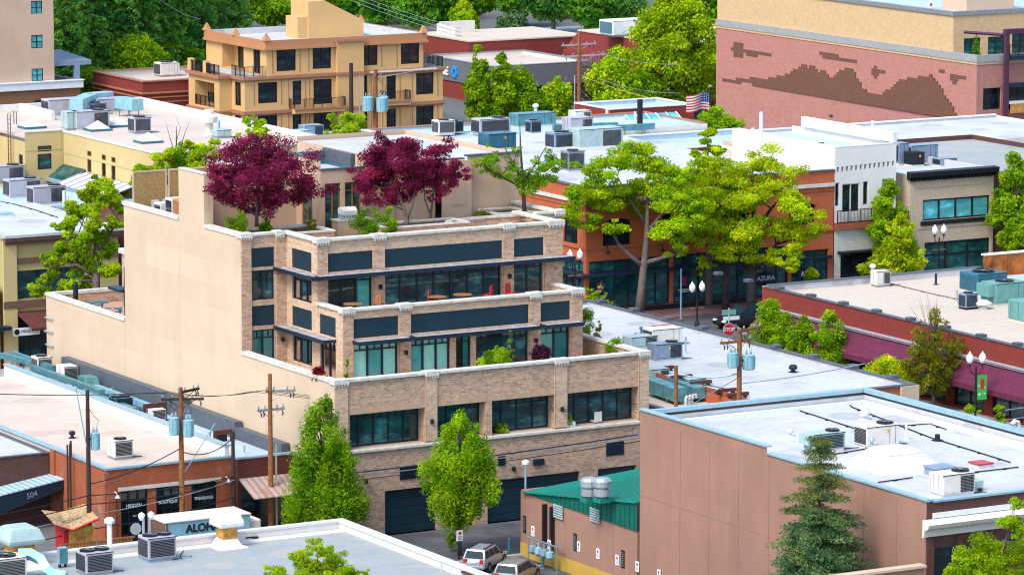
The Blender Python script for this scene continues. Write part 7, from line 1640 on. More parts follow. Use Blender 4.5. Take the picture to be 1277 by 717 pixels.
pole('wood utility pole with two box transformers behind the brown building', p4, h4, .16, 'woodpole', arms=((h4-.25, 2.2, math.radians(200), -.9), (hgt(p4, 923, 427), 2.1, math.radians(0), -.25)), cans=((math.radians(190), hgt(p4, 912, 458), .3, .85), (math.radians(-10), hgt(p4, 934, 460), .36, .85)), armmat='woodpole')
p5 = Vector((0, 205.0, 0)); p5.x = PY(843, 480, 205.0)[0]
pole('short plain wood pole rising from behind the brown building', p5, hgt(p5, 843, 456), .13, 'woodpole')
p6 = Vector((0, 345.0, 0)); p6.x = PY(468, 130, 345)[0]; h6 = hgt(p6, 467, 87)
pole('wood pole with three pale blue transformers before the tan apartments', p6, h6, .26, 'woodpole', arms=((h6-.3, 7.0, math.radians(182), -3.0),), cans=((math.radians(-70), hgt(p6, 468, 139), .5, 1.3), (math.radians(185), hgt(p6, 457, 139), .5, 1.3), (math.radians(5), hgt(p6, 478, 138), .5, 1.3)), armmat='offwhite')
p7 = Vector((0, 345.3, 0)); p7.x = PY(438, 120, 345.3)[0]
pole('dark pole tied to the transformer pole before the tan apartments', p7, hgt(p7, 438, 79), .22, 'darkpole', conduit=(hgt(p7, 443, 95), .8))
p8 = Vector((0, 352.0, 0)); p8.x = PY(722, 100, 352)[0]; h8 = hgt(p8, 721, 40)
pole('tall brown pole with crossarms among the trees behind the roofs', p8, h8, .2, 'woodpole', arms=((hgt(p8, 720, 57), 4.0, math.radians(185), 0), (hgt(p8, 720, 71), 5.0, math.radians(182), -.5)), conduit=(hgt(p8, 717, 94), -.5), armmat='lilac')
p9 = Vector((104.85, 214.9, 0)); h9 = hgt(p9, 291, 538)
p9.x = PY(291, 600, 214.9)[0]
pole('dark pole at the right corner of the brick shop with a small street light', p9, h9, .12, 'darkpole')
def pz(p, h): return (p.x, p.y, h)
for k, (dz, off) in enumerate(((-.2, -1.2), (-.2, -.8), (-.25, -.4))):
    lab = ('upper', 'middle', 'lower')[k]
    wire(lab+' thin wire from the three transformer pole to the tall warm pole', (p2.x+off, p2.y, h2+dz), (p3.x+off, p3.y, h3_-.9), .25); wire(lab+' thin wire from the tall warm pole toward the terraced facade', (p3.x+off, p3.y, h3_-.9), (128, 209.5, 6.0+k*.15), .5); wire(lab+' thin wire leaving the three transformer pole toward the beige wall end', (p2.x+off, p2.y, h2+dz), (84, 224, h2+.4), .4)
for k, (za, zb_, mt) in enumerate(((3.4, 3.1, 'black'), (2.9, 2.8, 'black'), (2.3, 2.9, 'greymetal'), (1.5, 1.9, 'black'))):
    lab = ('highest', 'second', 'pale third', 'lowest')[k]
    wire(lab+' service cable crossing in front of the brick shop', (84, 212.6, za-.5), (p1.x, p1.y-.1, za), .15, .03, mat=mt); wire(lab+' service cable from the dark pole to the shop end pole', (p1.x, p1.y-.1, za), (p9.x, p9.y-.1, zb_+.3), .2, .03, mat=mt)
wire('black cable from the transformer pole down to the roof corner', (p2.x, p2.y, 5.4), (p1.x, p1.y, 4.0), .25, .03); wire('guy cable slanting past the corner of the brick shop roof', (p2.x+.2, p2.y, 4.0), (p2.x+2.6, p2.y+1, 6.4), .0, .025, mat='xfmr'); wire('slack black cable between transformers and shop end pole', (p2.x, p2.y, 5.2), (p9.x, p9.y, 5.6), .5, .03); wire('pale guy cable above the brick shop roof', (p1.x-.7, p1.y, h1+.2), (p1.x, p1.y, 5.6), 0, .035, mat='xfmr')
for k in range(3): wire(('upper', 'middle', 'lower')[k]+' bundled cable along the front of the terraced building', (107.5, 209.9, 3.95-k*.22), (128.9, 209.9, 4.45-k*.2), .12, .04-.008*k, mat=('darkmetal', 'greymetal', 'black')[k], group='cables along the terraced facade')
wire('turquoise slack cable between the short and transformer poles', (p5.x, p5.y, hgt(p5, 851, 465)), (p4.x, p4.y, hgt(p4, 921, 465)), .25, .04, mat='xfmr'); wire('dark cable dropping right from the transformer pole', (p4.x, p4.y, hgt(p4, 924, 478)), (p4.x+4.5, p4.y-6, 9.9), .1, .03, mat='bluegrey'); wire('thin stay from the transformer pole to the annex', (p4.x, p4.y, hgt(p4, 923, 470)), (p4.x-3.5, p4.y+6, 4.4), .0, .025, mat='bluegrey'); wire('dark stay from the short pole to the roof edge', (p5.x, p5.y, hgt(p5, 849, 472)), (p5.x+2.2, p5.y-2, 8.0), .0, .03)
for k in range(3): wire(('upper', 'middle', 'lower')[k]+' far wire behind the tan apartments', (G(440, -8+k*5, 9).x, G(440, -8+k*5, 9).y, 9), (G(575, 36+k*5, 8).x, G(575, 36+k*5, 8).y, 8), .2, .028, mat='bluegrey')
for k in range(2): wire(('upper', 'lower')[k]+' wire swinging right from the tall brown pole', (p8.x+2, p8.y, h8-2.0-k*2.5), (p8.x+9, p8.y-4, h8-3.2-k*2.8), .4, .025, mat='greymetal')
wire('long yellowish guy wire from the tall brown pole', (p8.x+.3, p8.y, hgt(p8, 722, 95)), (G(840, 128, 9).x, G(840, 128, 9).y, 9), .3, .028, mat='olive'); wire('thin wire sweeping over the dark conifers', (G(200, 0, 16).x, G(200, 0, 16).y, 16), (G(250, 24, 13).x, G(250, 24, 13).y, 13), .3, .025, mat='bluegrey')
for k, za in enumerate((4.6, 4.0)): wire(('upper', 'lower pale')[k]+' cable over the street before the maroon awning', (151, 205, za), (172, 206, za+1.0), .2, .035, mat=('bluegrey', 'greymetal')[k])
def street_banner(root, h):
    q = MB(); q.box(.1, .72, -.02, .02, h-2.9, h-1.3); b = obj('street_banner', q, M['signgreen'], root)
    q = MB(); q.box(.3, .55, -.035, -.022, h-2.2, h-1.6); q.box(.35, .5, -.04, -.022, h-1.62, h-1.5); obj('emblem', q, M['red'], b)
    q = MB()
    for x, z, s in ((.2, h-2.0, .1), (.6, h-2.1, .08), (.25, h-2.55, .14), (.58, h-2.5, .1)): q.box(x-s/2, x+s/2, -.04, -.022, z-s/2, z+s/2)
    obj('flower', q, M['white'], b)
def lamp_at(label, u, vt, Y, X=None, banner_=None, ang=0.0):
    if X is None: x = PY(u, vt, Y)[0]; p = Vector((x, Y, .13))
    else: y = PX(u, vt, X)[0]; p = Vector((X, y, .13)); Y = y
    h = hgt(p, u, vt)-.13
    globe_lamp(label, p, h, banner=banner_, arm_ang=ang, plank=banner_ is None)
lamp_at('twin globe street lamp before the corner store shopfront', 869.5, 355, 264.2)
lamp_at('twin globe street lamp at the end of the brick terraces', 717, 315, 270.2)
lamp_at('twin globe street lamp before the tan brick shop', 1171.5, 284, 270.2)
lamp_at('twin globe street lamp with a green banner by the maroon awning', 1217.5, 443, None, 160.9, True, math.radians(-20))
r = thing('sign_post', 'thin blue grey sign post on the paved sidewalk', 'sign post', G(849, 398, .13)); q = MB(); q.tube([(0, 0, 0), (0, 0, 3.8)], .06, 6); obj('post', q, M['bluecap'], r); q = MB(); q.cbox(0, 0, 0, .2, .2, .05); obj('base', q, M['galv'], r)
p = Vector((151.0, 0, .13)); p.y = PX(909, 415, 151.0)[0]; zc_ = PX(909, 411, 151.0)[1]
r = thing('stop_sign', 'red octagonal stop sign on a grey post at the corner', 'stop sign', p, math.radians(-10)); q = MB(); q.tube([(0, .04, 0), (0, .04, zc_+1.3)], .05, 6); obj('post', q, M['galv'], r)
q = MB(); n = 8; s = .42; pts = [(s*math.cos(math.pi/8+k*math.pi/4), zc_-.13+s*math.sin(math.pi/8+k*math.pi/4)) for k in range(8)]; q.prism(pts, 'Y', -.02, .0); pl_ = obj('plate', q, M['red'], r); q = MB(); pts = [(1.07*x, zc_-.13+1.07*(z-zc_+.13)) for x, z in pts]; q.prism(pts, 'Y', .001, .01); obj('rim', q, M['white'], r)
lettering(pl_, 'STOP', .32, 'Y', -.03, 0, zc_-.13, 'white', .015, .008)
q = MB(); q.box(-.4, .75, .02, .05, zc_+.5, zc_+.75); obj('street_name_plate', q, M['white'], r); q = MB(); q.box(-.5, .5, -.0, .03, zc_+.85, zc_+1.2); obj('name_plate', q, M['greenpaint'], r)
p = G(567, 695, 0); r = thing('parking_sign', 'white and red parking sign in front of the alley tree trunk', 'sign', (p.x, p.y-.5, 0)); q = MB(); q.tube([(0, 0, 0), (0, 0, 1.6)], .06, 6); obj('post', q, M['black'], r); q = MB(); q.box(-.2, .2, -.08, -.06, 1.05, 1.65); b = obj('plate', q, M['sign_white'], r); q = MB(); q.box(-.08, .1, -.1, -.081, 1.42, 1.56); obj('symbol', q, M['red'], b)
q = MB()
for k in range(3): q.box(-.13, .13, -.1, -.081, 1.3-k*.08, 1.33-k*.08)
obj('lettering', q, M['greymetal'], b)
r = thing('alley_lamp', 'small white lamp on a blue post at the green roof corner', 'lamp', (116.4, 202.45, 0)); q = MB(); q.tube([(0, 0, 0), (0, 0, 5.0)], .06, 8); obj('post', q, M['bluecap'], r); q = MB(); q.lathe(0, 0, [(.05, 4.9), (.2, 5.05), (.22, 5.2), (.02, 5.3)], 10); obj('lamp_head', q, M['globe'], r)
for i, (u, v) in enumerate(((735, 608), (751, 610))):
    y = 193.2-i*1.0; x = PY(u, v, y)[0]; r = thing('turbine_vent', ('taller' if i == 0 else 'nearer')+' silver round turbine exhaust on the green metal roof', 'roof ventilator', (x, y, zroof(x, y)+.05))
    q = MB(); q.cbox(0, 0, 0, .75, .75, .25); obj('curb', q, M['greenroof'], r)
    q = MB(); q.lathe(0, 0, [(.32, .25), (.46, .35), (.46, .7), (.35, .75), (.35, .82), (.5, .85), (.5, 1.15), (.36, 1.3), (.01, 1.34)], 16); obj('drum', q, M['galv'], r)
y = 195.2; x = PY(746, 619, y)[0]; vent_pipe('short white plumbing vent on the green roof', (x, y, zroof(x, y)+.05), .6, .08, True, 'white'); y = 199.5; x = PY(671, 609, y)[0]
r = thing('wall_pipe', 'white panel on the roof beside the tall brown wall', 'roof panel', (124.5, 191.5, zroof(124.5, 191.5)+.3)); r.name = 'roof_panel'; q = MB(); q.add([(-1.8, -1.3, 0), (1.5, -1.3, .1), (1.5, 1.3, 0), (-1.8, 1.3, -.1)], [(0, 1, 2, 3)]); q.box(-1.7, -1.6, -1.2, 1.2, -.3, -.05); obj('panel', q, M['whitecap'], r)
r = thing('gas_meter_rack', 'rack of blue gas meters against the yellow wall base', 'gas meters', (115.2, PX(668, 690, 115.2)[0]-.4, 0)); q = MB(); q.tube([(0, -2.0, 1.5), (0, 1.3, 1.5)], .05, 6); q.tube([(.4, -1.8, 1.35), (.4, 1.2, 1.35)], .04, 6)
for k in (-1.9, 1.2): q.tube([(0, k, 0), (0, k, 1.5)], .04, 6)
obj('pipe', q, M['greymetal'], r)
for k in range(4): q = MB(); q.lathe(0, .7-k*.62, [(.05, 1.45), (.06, 1.15), (.22, 1.1), (.24, .8), (.12, .65), (.01, .62)], 10); obj('meter', q, M['xfmr' if k % 2 else 'bluegrey'], r)
for i, (u, v, lab) in enumerate(((659, 690, 'blue bollard by the yellow wall corner'), (680, 708, 'blue bollard in front of the gas meters'))): p = G(u, v, 0); r = thing('bollard', lab, 'bollard', (min(p.x, 115.3), p.y, 0)); q = MB(); q.lathe(0, 0, [(.09, 0), (.09, .95), (.05, 1.02), (.01, 1.03)], 10); obj('post', q, M['deepblue'], r); q = MB(); q.lathe(0, 0, [(.14, 0), (.14, .04), (.09, .05)], 10); obj('base', q, M['greymetal'], r)
# flag
p = Vector((0, 317.0, 0)); p.x = PY(885.5, 150, 317)[0]; hf_ = hgt(p, 885, 110); hb = 8.0
r = thing('flagpole', 'dark flagpole rising among trees beside the mural wall', 'flagpole', (p.x, p.y, 0)); q = MB(); q.tube([(0, 0, 0), (0, 0, hf_)], .09, 8); obj('post', q, M['black'], r); q = MB(); q.lathe(0, 0, [(.01, hf_), (.18, hf_+.1), (.18, hf_+.22), (.01, hf_+.32)], 10); obj('finial', q, M['rosetrim'], r)
fl = tag(bpy.data.objects.new('flag', None), 'striped red white and blue flag flying from the dark pole', 'flag'); C.objects.link(fl); fl.location = (p.x-.1, p.y, hf_-.45)
def flagpt(s, t):   # s along the fly (0..1), t down
    return (-2.3*s, .18*math.sin(s*7), -1.55*t-.28*s*0+.10*math.sin(s*5)-.0)
for k in range(13):
    q = MB()
    for i in range(12):
        a, b = i/12, (i+1)/12
        if k < 7 and b <= .42: continue
        q.quad(flagpt(a, k/13), flagpt(b, k/13), flagpt(b, (k+1)/13), flagpt(a, (k+1)/13))
    obj('stripe', q, M['red'] if k % 2 == 0 else M['white'], fl)
q = MB()
for i in range(6):
    a, b = i/12, min((i+1)/12, .4167); q.quad(flagpt(a, 0), flagpt(b, 0), flagpt(b, 7/13), flagpt(a, 7/13))
obj('canton', q, plain('navy cloth', (.01, .03, .15), .8), fl)
q = MB()
for i in range(6):
    for j in range(5):
        x, y, z = flagpt(.035+i*.068, (j+.6)/10.2); q.cbox(x, y-.02, z-.03, .06, .02, .06)
obj('star', q, M['white'], fl)

# ================================================================ vehicles
def cargnd(u, v): return G(u, v, 0)
hd = math.radians(60.3-21)
p = G(605, 707, 0); r = car('silver estate car with roof rails parked beside the alley tree', (p.x, p.y, 0), hd, 'silver', 4.5, 1.76, 1.6, 'parked_car'); r.scale = (.8, .8, .8)
p = G(645, 726, 0); r = car('silver grey car without rails parked nearest the yellow wall', (p.x, p.y, 0), hd, 'taupe', 4.4, 1.76, 1.55, 'parked_car', rack=False); r.scale = (.85, .85, .85)
p = G(912, 410, .004); car('black sport utility car waiting at the corner by the stop sign', (p.x+1.3, p.y, 0), math.radians(180), 'black', 4.9, 1.85, 1.7, 'parked_car')
p = G(568, 150, 0); car('white pickup sized car beyond the blue roof by the parking lamp', (p.x, p.y+8, 0), math.radians(100), 'white', 5.2, 1.9, 1.8, 'parked_car', rack=False); p = G(240, 78, 0); car('white car parked under the conifers beyond the balcony', (p.x, p.y, 0), math.radians(20), 'white', 4.5, 1.8, 1.5, 'parked_car', rack=False); p = G(230, 72, 0); car('red car parked under the conifers beyond the balcony', (p.x, p.y, 0), math.radians(20), 'red', 4.5, 1.8, 1.6, 'parked_car', rack=False)
# food trailer
yt = 211.6; xt0 = PY(206, 660, yt)[0]; xt1 = PY(312, 650, yt)[0]; zt_ = PY(206, 653, yt)[1]
R = thing('food_trailer', 'pale blue food trailer with a white roof and dark lettering on its side', 'trailer', (xt0, yt, 0)); LT = xt1-xt0
q = MB(); q.box(0, LT, 0, 2.1, .45, zt_); obj('body', q, M['xfmr'], R, bevel=.03); q = MB(); q.box(-.05, LT+.05, -.06, 2.16, zt_+.003, zt_+.1); obj('roof', q, M['offwhite'], R, bevel=.03)
q = MB(); q.box(.02, .16, -.03, -.004, .45, zt_); q.box(-.03, -.004, .02, 2.08, .45, zt_); obj('corner_trim', q, M['brown_trim'], R)
q = MB(); q.box(LT+.01, LT+.8, .2, 1.9, .5, zt_-.35); obj('front_box', q, M['offwhite'], R, bevel=.1); q = MB(); q.cbox(LT*.78, 1.0, zt_+.1, .9, .5, .05); obj('roof_vent', q, M['bluecap'], R)
for k in (LT*.4, LT*.55):
    q = MB(); q.tube([(k, .05, .33), (k, .3, .33)], .33, 16); w = obj('wheel', q, M['black'], R); q = MB(); q.tube([(k, .03, .33), (k, .04, .33)], .18, 12); obj('rim', q, M['galv'], w)
lettering(R, 'ALOHA', .62, 'Y', -.03, LT*.44, zt_-.42, 'darktext', .03, .02)
# ================================================================ trees
def trow(name, label, u, vb, vt, wpx, env, leaf, n, ls, zb=0.0, **kw):
    p = G(u, vb, zb); k = ppm(p); h = (vb-vt)/k; w = wpx/k
    return tree(name, label, p, h, w, env, leaf, n, ls, **kw)
def tY(name, label, u, v, Y, zb, vt, wpx, env, leaf, n, ls, **kw):
    """Tree on the line of sight through (u, v), standing at a known street line Y."""
    x, _ = PY(u, v, Y); p = Vector((x, Y, zb)); k = ppm(p); h = PY(u, vt, Y)[1]-zb
    return tree(name, label, p, h, wpx/k, env, leaf, n, ls, **kw)
trow('street_tree', 'dense mid green tree before the left end of the terraced facade', 405, 690, 486, 122, 'pyr', 'mid', 26000, .092, trunk_h=.14, nc=170, clump=.115, tr=.14, seed=1, limbs=40, squash=1.5)
trow('street_tree', 'bright green tree in front of the garage doors', 573, 692, 502, 106, 'oval', 'fresh', 24000, .088, trunk_h=.2, nc=150, clump=.12, tr=.12, seed=2, limbs=40, squash=1.4)
tree('small_bush_tree', 'small bright shrub at the foot of the alley tree', G(562, 688, 0), 1.1, .9, 'round', 'fresh', 500, .07, trunk_h=.1, nc=12, clump=.3, tr=.03, seed=3, cat='shrub')
tree('small_bush_tree', 'small green shrub behind the conduit of the tall warm pole', G(318, 655, 0), 1.4, 1.5, 'round', 'mid', 700, .08, trunk_h=.1, nc=14, clump=.3, tr=.03, seed=4, cat='shrub')
# maroon trees on the roof terrace (lobes surveyed from the picture)
lobed_tree('maroon_tree', 'large round maroon leaved tree by the tall blank wall', (112.9, 224.4, 15.5), [(300, 190, 26), (335, 187, 26), (365, 205, 24), (283, 208, 22), (275, 232, 18), (315, 215, 30), (350, 228, 28), (378, 238, 20), (300, 245, 20), (335, 248, 22), (320, 262, 10), (288, 240, 14), (325, 200, 28), (384, 222, 12), (270, 215, 12), (312, 180, 16), (352, 198, 20), (325, 230, 28), (295, 222, 22), (365, 245, 16), (305, 258, 12)], 'maroon', 22000, .09, [[(320, 283, 1), (320, 270, .8), (322, 240, .5), (322, 205, .2)]], .13, 'bark_d', 5, depth=.6, sub=12)
lobed_tree('maroon_tree', 'full maroon tree with a bare grey forked trunk, left of the twin pair', (121.1, 223.3, 15.6), [(470, 192, 22), (495, 185, 22), (518, 190, 18), (460, 215, 20), (490, 215, 26), (520, 212, 20), (462, 240, 18), (490, 240, 20), (520, 235, 16), (478, 200, 24), (507, 205, 24), (452, 228, 10), (505, 232, 20), (480, 178, 14), (530, 205, 16), (472, 228, 20), (505, 190, 20), (515, 225, 18)], 'maroon', 19000, .085, [[(508, 287, 1.1), (507, 275, .9), (504, 262, .7), (495, 235, .4), (488, 205, .15)], [(507, 274, .7), (514, 256, .5), (519, 230, .3), (520, 205, .1)]], .15, 'bark', 6, depth=.5, sub=9)
lobed_tree('maroon_tree', 'smaller sparse maroon tree beside the penthouse wall, right of the pair', (123.2, 224.0, 15.6), [(540, 195, 16), (560, 205, 15), (545, 215, 18), (566, 220, 14), (548, 232, 14), (535, 225, 14), (556, 190, 8), (575, 222, 8), (540, 245, 9), (555, 185, 12), (552, 218, 16), (565, 232, 10), (540, 210, 16)], 'maroon', 7500, .08, [[(537, 284, .9), (537, 268, .7), (541, 240, .4), (548, 205, .12)], [(537, 268, .5), (530, 250, .35), (527, 225, .12)]], .12, 'bark', 7, depth=.5, sub=8, jitter=1.25)
lobed_tree('sparse_tree', 'sparse young green tree with thin bare top behind the penthouse corner', (128.6, 224.6, 15.6), [(612, 200, 13), (600, 205, 10), (625, 195, 10), (635, 205, 12), (640, 222, 14), (655, 222, 15), (672, 222, 14), (690, 212, 12), (684, 198, 10), (668, 205, 12), (700, 200, 7), (622, 215, 12), (645, 186, 6), (660, 235, 12)], 'mid', 4200, .09, [[(654, 264, 1), (653, 245, .8), (651, 215, .6), (649, 180, .35), (648, 148, .08)], [(651, 225, .6), (640, 205, .4), (630, 185, .2), (628, 150, .05)], [(652, 228, .5), (668, 205, .3), (680, 185, .15), (690, 168, .04)], [(652, 235, .5), (625, 220, .3), (600, 205, .1)]], .15, 'bark_d', 8, depth=.4, sub=7, jitter=1.3)
# street trees on the paved walk
lobed_tree('street_tree', 'tall forked grey trunk tree with lime crown before the orange store', (PY(797, 380, 269.6)[0], 269.6, 0), [(745, 215, 24), (775, 200, 22), (805, 205, 22), (835, 215, 20), (725, 245, 22), (760, 250, 24), (795, 240, 22), (830, 240, 24), (860, 250, 20), (735, 275, 15), (765, 282, 14), (830, 285, 22), (855, 280, 18), (870, 265, 16), (790, 190, 14), (850, 222, 16), (880, 200, 14), (720, 262, 14), (842, 305, 12)], 'goldgreen', 26000, .125, [[(797, 389, 1.25), (800, 360, 1), (803, 330, .95), (806, 300, .7), (808, 255, .45), (808, 200, .15)], [(802, 332, .75), (785, 318, .5), (772, 305, .42), (758, 280, .15)], [(804, 328, .7), (825, 322, .5), (842, 318, .4), (860, 295, .12)], [(806, 290, .5), (830, 262, .3), (845, 235, .1)], [(807, 280, .5), (785, 250, .3), (770, 220, .1)]], .3, 'bark', 9, depth=.55, sub=14, far=.1, squash=.52, rr=(.28, .78), jitter=1.1)
lobed_tree('street_tree', 'wide golden green tree before the orange store shopfront', (G(936, 392, 0).x, G(936, 392, 0).y, 0), [(900, 215, 22), (935, 205, 24), (965, 215, 22), (870, 240, 20), (905, 250, 26), (945, 245, 28), (985, 245, 24), (1010, 265, 16), (855, 268, 16), (885, 280, 22), (925, 285, 26), (965, 285, 24), (1000, 290, 18), (1020, 285, 10), (868, 300, 16), (900, 315, 16), (880, 330, 9), (930, 310, 18), (965, 320, 16), (985, 330, 12), (850, 310, 10), (990, 312, 14), (915, 232, 20)], 'gold', 32000, .12, [[(936, 392, 1.15), (937, 360, 1), (938, 330, .9), (940, 290, .6), (940, 240, .3), (938, 205, .1)], [(938, 338, .7), (952, 325, .5), (968, 305, .3), (985, 280, .1)], [(938, 335, .6), (915, 318, .4), (890, 300, .3), (866, 290, .1)], [(939, 300, .5), (910, 270, .3), (885, 245, .1)], [(940, 290, .5), (962, 260, .3), (980, 240, .1)]], .36, 'bark_d', 10, depth=.55, sub=14, far=.1, squash=.52, rr=(.28, .78), jitter=1.1)
p = G(925, 390, 0); tree('street_tree', 'slender dark trunk tree hidden behind the wide golden tree', (p.x-.8, p.y+1.0, 0), 11.0, 5.0, 'round', 'goldgreen', 3500, .16, trunk_h=.5, nc=40, tr=.25, seed=11, bark='bark_d')
lobed_tree('street_tree', 'tall lime tree tops rising behind the golden crown', (PY(885, 200, 271.5)[0], 271.5, 0), [(880, 175, 12), (872, 192, 10), (892, 188, 12), (865, 212, 12), (885, 210, 14)], 'lime', 3000, .15, [[(884, 380, 1), (884, 300, .8), (884, 230, .5), (882, 180, .15)]], .3, 'bark', 12, depth=.5)
# maroon awning street trees
for i, (u, vt, w, vb, lab) in enumerate(((958, 366, 66, 462, 'tallest bright green cone tree at the stop sign corner'), (980, 390, 58, 466, 'narrow green cone tree second from the stop sign'), (1003, 390, 58, 470, 'green cone tree third from the stop sign'), (1034, 387, 62, 474, 'wider loose green tree last in the row by the maroon awning'))):
    X = 162.0; y = PX(u, 420, X)[0]; p = Vector((X, y, .13)); k = ppm(p); h = onplane('X', X, u, vt)[1]-.13
    tree('street_tree', lab, p, h, w/k, 'pyr' if i != 3 else 'oval', 'fresh', 7500, .11, trunk_h=.06, nc=80, clump=.19, tr=.1, seed=20+i)
X = 161.8; y = PX(1165, 450, X)[0]; p = Vector((X, y, .13)); k = ppm(p); h = onplane('X', X, 1165, 386)[1]
tree('street_tree', 'loose brown green tree with bare twigs before the maroon awning', p, h, 92/k, 'oval', 'olive', 6000, .10, trunk_h=.16, nc=110, clump=.12, tr=.13, seed=25, bark='bark', limbs=60, bare=14)
y = PX(1122, 490, X)[0]; p = Vector((X-1.0, y, .13)); k = ppm(p); tree('street_tree', 'golden brown bushy tree under the loose twiggy tree', p, onplane('X', X-1, 1122, 452)[1], 62/k, 'round', 'gold', 4200, .11, trunk_h=.12, nc=60, clump=.2, tr=.1, seed=26)
for i, (u, v, w, lab) in enumerate(((1212, 528, 44, 'first arching yellow green shrub below the green banner'), (1245, 530, 22, 'small yellow green shrub right of the banner lamp'))):
    Xs = 152.5+i*6; y = PX(u, v, Xs)[0]; p = Vector((Xs, y, 0)); k = ppm(p); tree('street_shrub', lab, p, onplane('X', Xs, u, 503)[1], w/k, 'vase', 'lime', 1300, .11, trunk_h=.1, nc=26, clump=.17, tr=.05, seed=27+i, cat='shrub')
tY('street_tree', 'green tree behind the golden one, before the white balcony front', 1108, 300, 271.3, .13, 218, 58, 'oval', 'fresh', 6000, .15, trunk_h=.3, nc=70, clump=.18, tr=.14, seed=30)
tY('street_tree', 'golden green tree before the white and tan shop fronts', 1122, 320, 269.8, .13, 263, 72, 'oval', 'gold', 7000, .15, trunk_h=.12, nc=80, clump=.17, tr=.16, seed=31)
tY('street_tree', 'low golden branches beside the white brick lower front', 1085, 328, 269.9, .13, 322, 40, 'round', 'gold', 1800, .13, trunk_h=.2, nc=26, clump=.2, tr=.08, seed=32)
tY('street_tree', 'large fresh green tree at the right edge of the frame', 1266, 250, 270.5, .13, 178, 70, 'oval', 'fresh', 9000, .16, trunk_h=.12, nc=90, clump=.18, tr=.2, seed=33)
tY('street_tree', 'yellower tree in front of the large green edge tree', 1274, 300, 268.8, .13, 268, 40, 'round', 'lime', 2500, .14, trunk_h=.15, nc=40, clump=.2, tr=.12, seed=34)
tY('street_tree', 'small gold shrub tree by the second shop sign', 1012, 340, 268.5, .13, 335, 30, 'round', 'gold', 1000, .12, trunk_h=.3, nc=18, clump=.22, tr=.05, seed=35)
p = G(748, 395, 0); lobed_tree('young_tree', 'young yellow green sapling leaning behind the white roof edge', (G(748, 400, 0).x, G(748, 400, 0).y, 0), [(742, 362, 6), (738, 372, 7), (748, 368, 6), (735, 382, 6), (752, 376, 5), (744, 385, 7), (762, 378, 4), (733, 362, 4)], 'goldgreen', 900, .1, [[(745, 405, 1), (744, 385, .7), (750, 350, .2)], [(745, 392, .6), (768, 374, .2)]], .08, 'bark', 36, sub=5)
# rooftop-side trees at the left
lobed_tree('street_tree', 'sprawling yellow green tree between the olive shop and the blank wall', (PY(118, 300, 262)[0], 262, 0), [(118, 232, 14), (105, 245, 16), (132, 250, 16), (100, 268, 18), (125, 275, 20), (145, 280, 14), (85, 285, 14), (110, 300, 20), (135, 310, 18), (80, 310, 14), (62, 322, 12), (95, 325, 18), (125, 335, 18), (60, 345, 13), (85, 350, 15), (110, 352, 14), (45, 362, 10), (66, 366, 9), (138, 338, 12), (90, 262, 8), (150, 262, 8)], 'lime', 15000, .14, [[(120, 420, 1.1), (120, 350, .9), (120, 300, .6), (118, 235, .15)], [(120, 345, .6), (95, 330, .4), (60, 335, .1)], [(120, 320, .5), (138, 290, .3), (146, 270, .1)]], .3, 'bark', 40, depth=.5, sub=8)
lobed_tree('street_tree', 'green tree behind the mesh screen fence on the blank wall', (PY(205, 220, 262)[0], 262, 0), [(180, 215, 11), (195, 205, 13), (212, 195, 14), (228, 200, 16), (215, 215, 18), (240, 205, 14), (200, 222, 12), (245, 188, 10), (255, 195, 10), (168, 225, 7), (232, 180, 8), (265, 180, 8)], 'goldgreen', 8000, .13, [[(222, 330, 1.1), (222, 230, .8), (220, 190, .4), (220, 158, .1)], [(221, 200, .3), (212, 172, .12), (206, 150, .03)], [(222, 195, .3), (230, 168, .12), (238, 148, .03)], [(220, 175, .16), (225, 160, .08), (218, 142, .025)]], .17, 'bark_d', 41, depth=.5, sub=8)
tY('street_tree', 'slim yellow green tree before the tan apartments', 430, 190, 256, 0, 126, 78, 'vase', 'lime', 9000, .13, trunk_h=.52, nc=110, clump=.12, tr=.18, seed=42, limbs=30)
tY('street_tree', 'small olive tree by the apartment corner', 316, 190, 292, 0, 139, 58, 'round', 'goldgreen', 5000, .16, trunk_h=.55, nc=70, clump=.15, tr=.18, seed=43)
# trees among the far roofs
for i, (u, vt, w, vb, leaf, env, lab) in enumerate(((596, 54, 34, 160, 'fresh', 'column', 'tall narrow green tree nearest the blue octagon sign'), (628, 56, 34, 160, 'fresh', 'column', 'tall narrow green tree second from the octagon sign'), (650, 80, 54, 158, 'fresh', 'oval', 'broad green tree beside the two narrow ones'), (610, 118, 50, 158, 'mid', 'round', 'low rounded green tree under the narrow trees'), (695, 94, 44, 156, 'goldgreen', 'round', 'yellowish round tree left of the tall brown pole'), (664, 120, 40, 158, 'mid', 'round', 'low mid green tree by the blue roof rim'))):
    trow('garden_tree', lab, u, vb, vt, w, env, leaf, 5000, .22, trunk_h=.06, nc=70, clump=.24, tr=.2, seed=50+i)
trow('garden_tree', 'round golden green tree right of the tall brown pole', 772, 152, 54, 92, 'oval', 'goldgreen', 9000, .22, trunk_h=.06, nc=110, clump=.17, tr=.25, seed=57)
trow('garden_tree', 'very large lime green tree beside the mural building', 842, 146, -24, 138, 'oval', 'lime', 22000, .25, trunk_h=.06, nc=200, clump=.13, tr=.45, seed=58, limbs=50)
trow('garden_tree', 'dark lower tree under the large lime tree', 800, 150, 88, 70, 'round', 'mid', 5000, .22, trunk_h=.08, nc=60, clump=.2, tr=.2, seed=59)
tY('garden_tree', 'green tree around the flagpole at the mural wall', 893, 160, 313, 0, 133, 84, 'round', 'fresh', 8000, .19, trunk_h=.3, nc=90, clump=.18, tr=.2, seed=60)
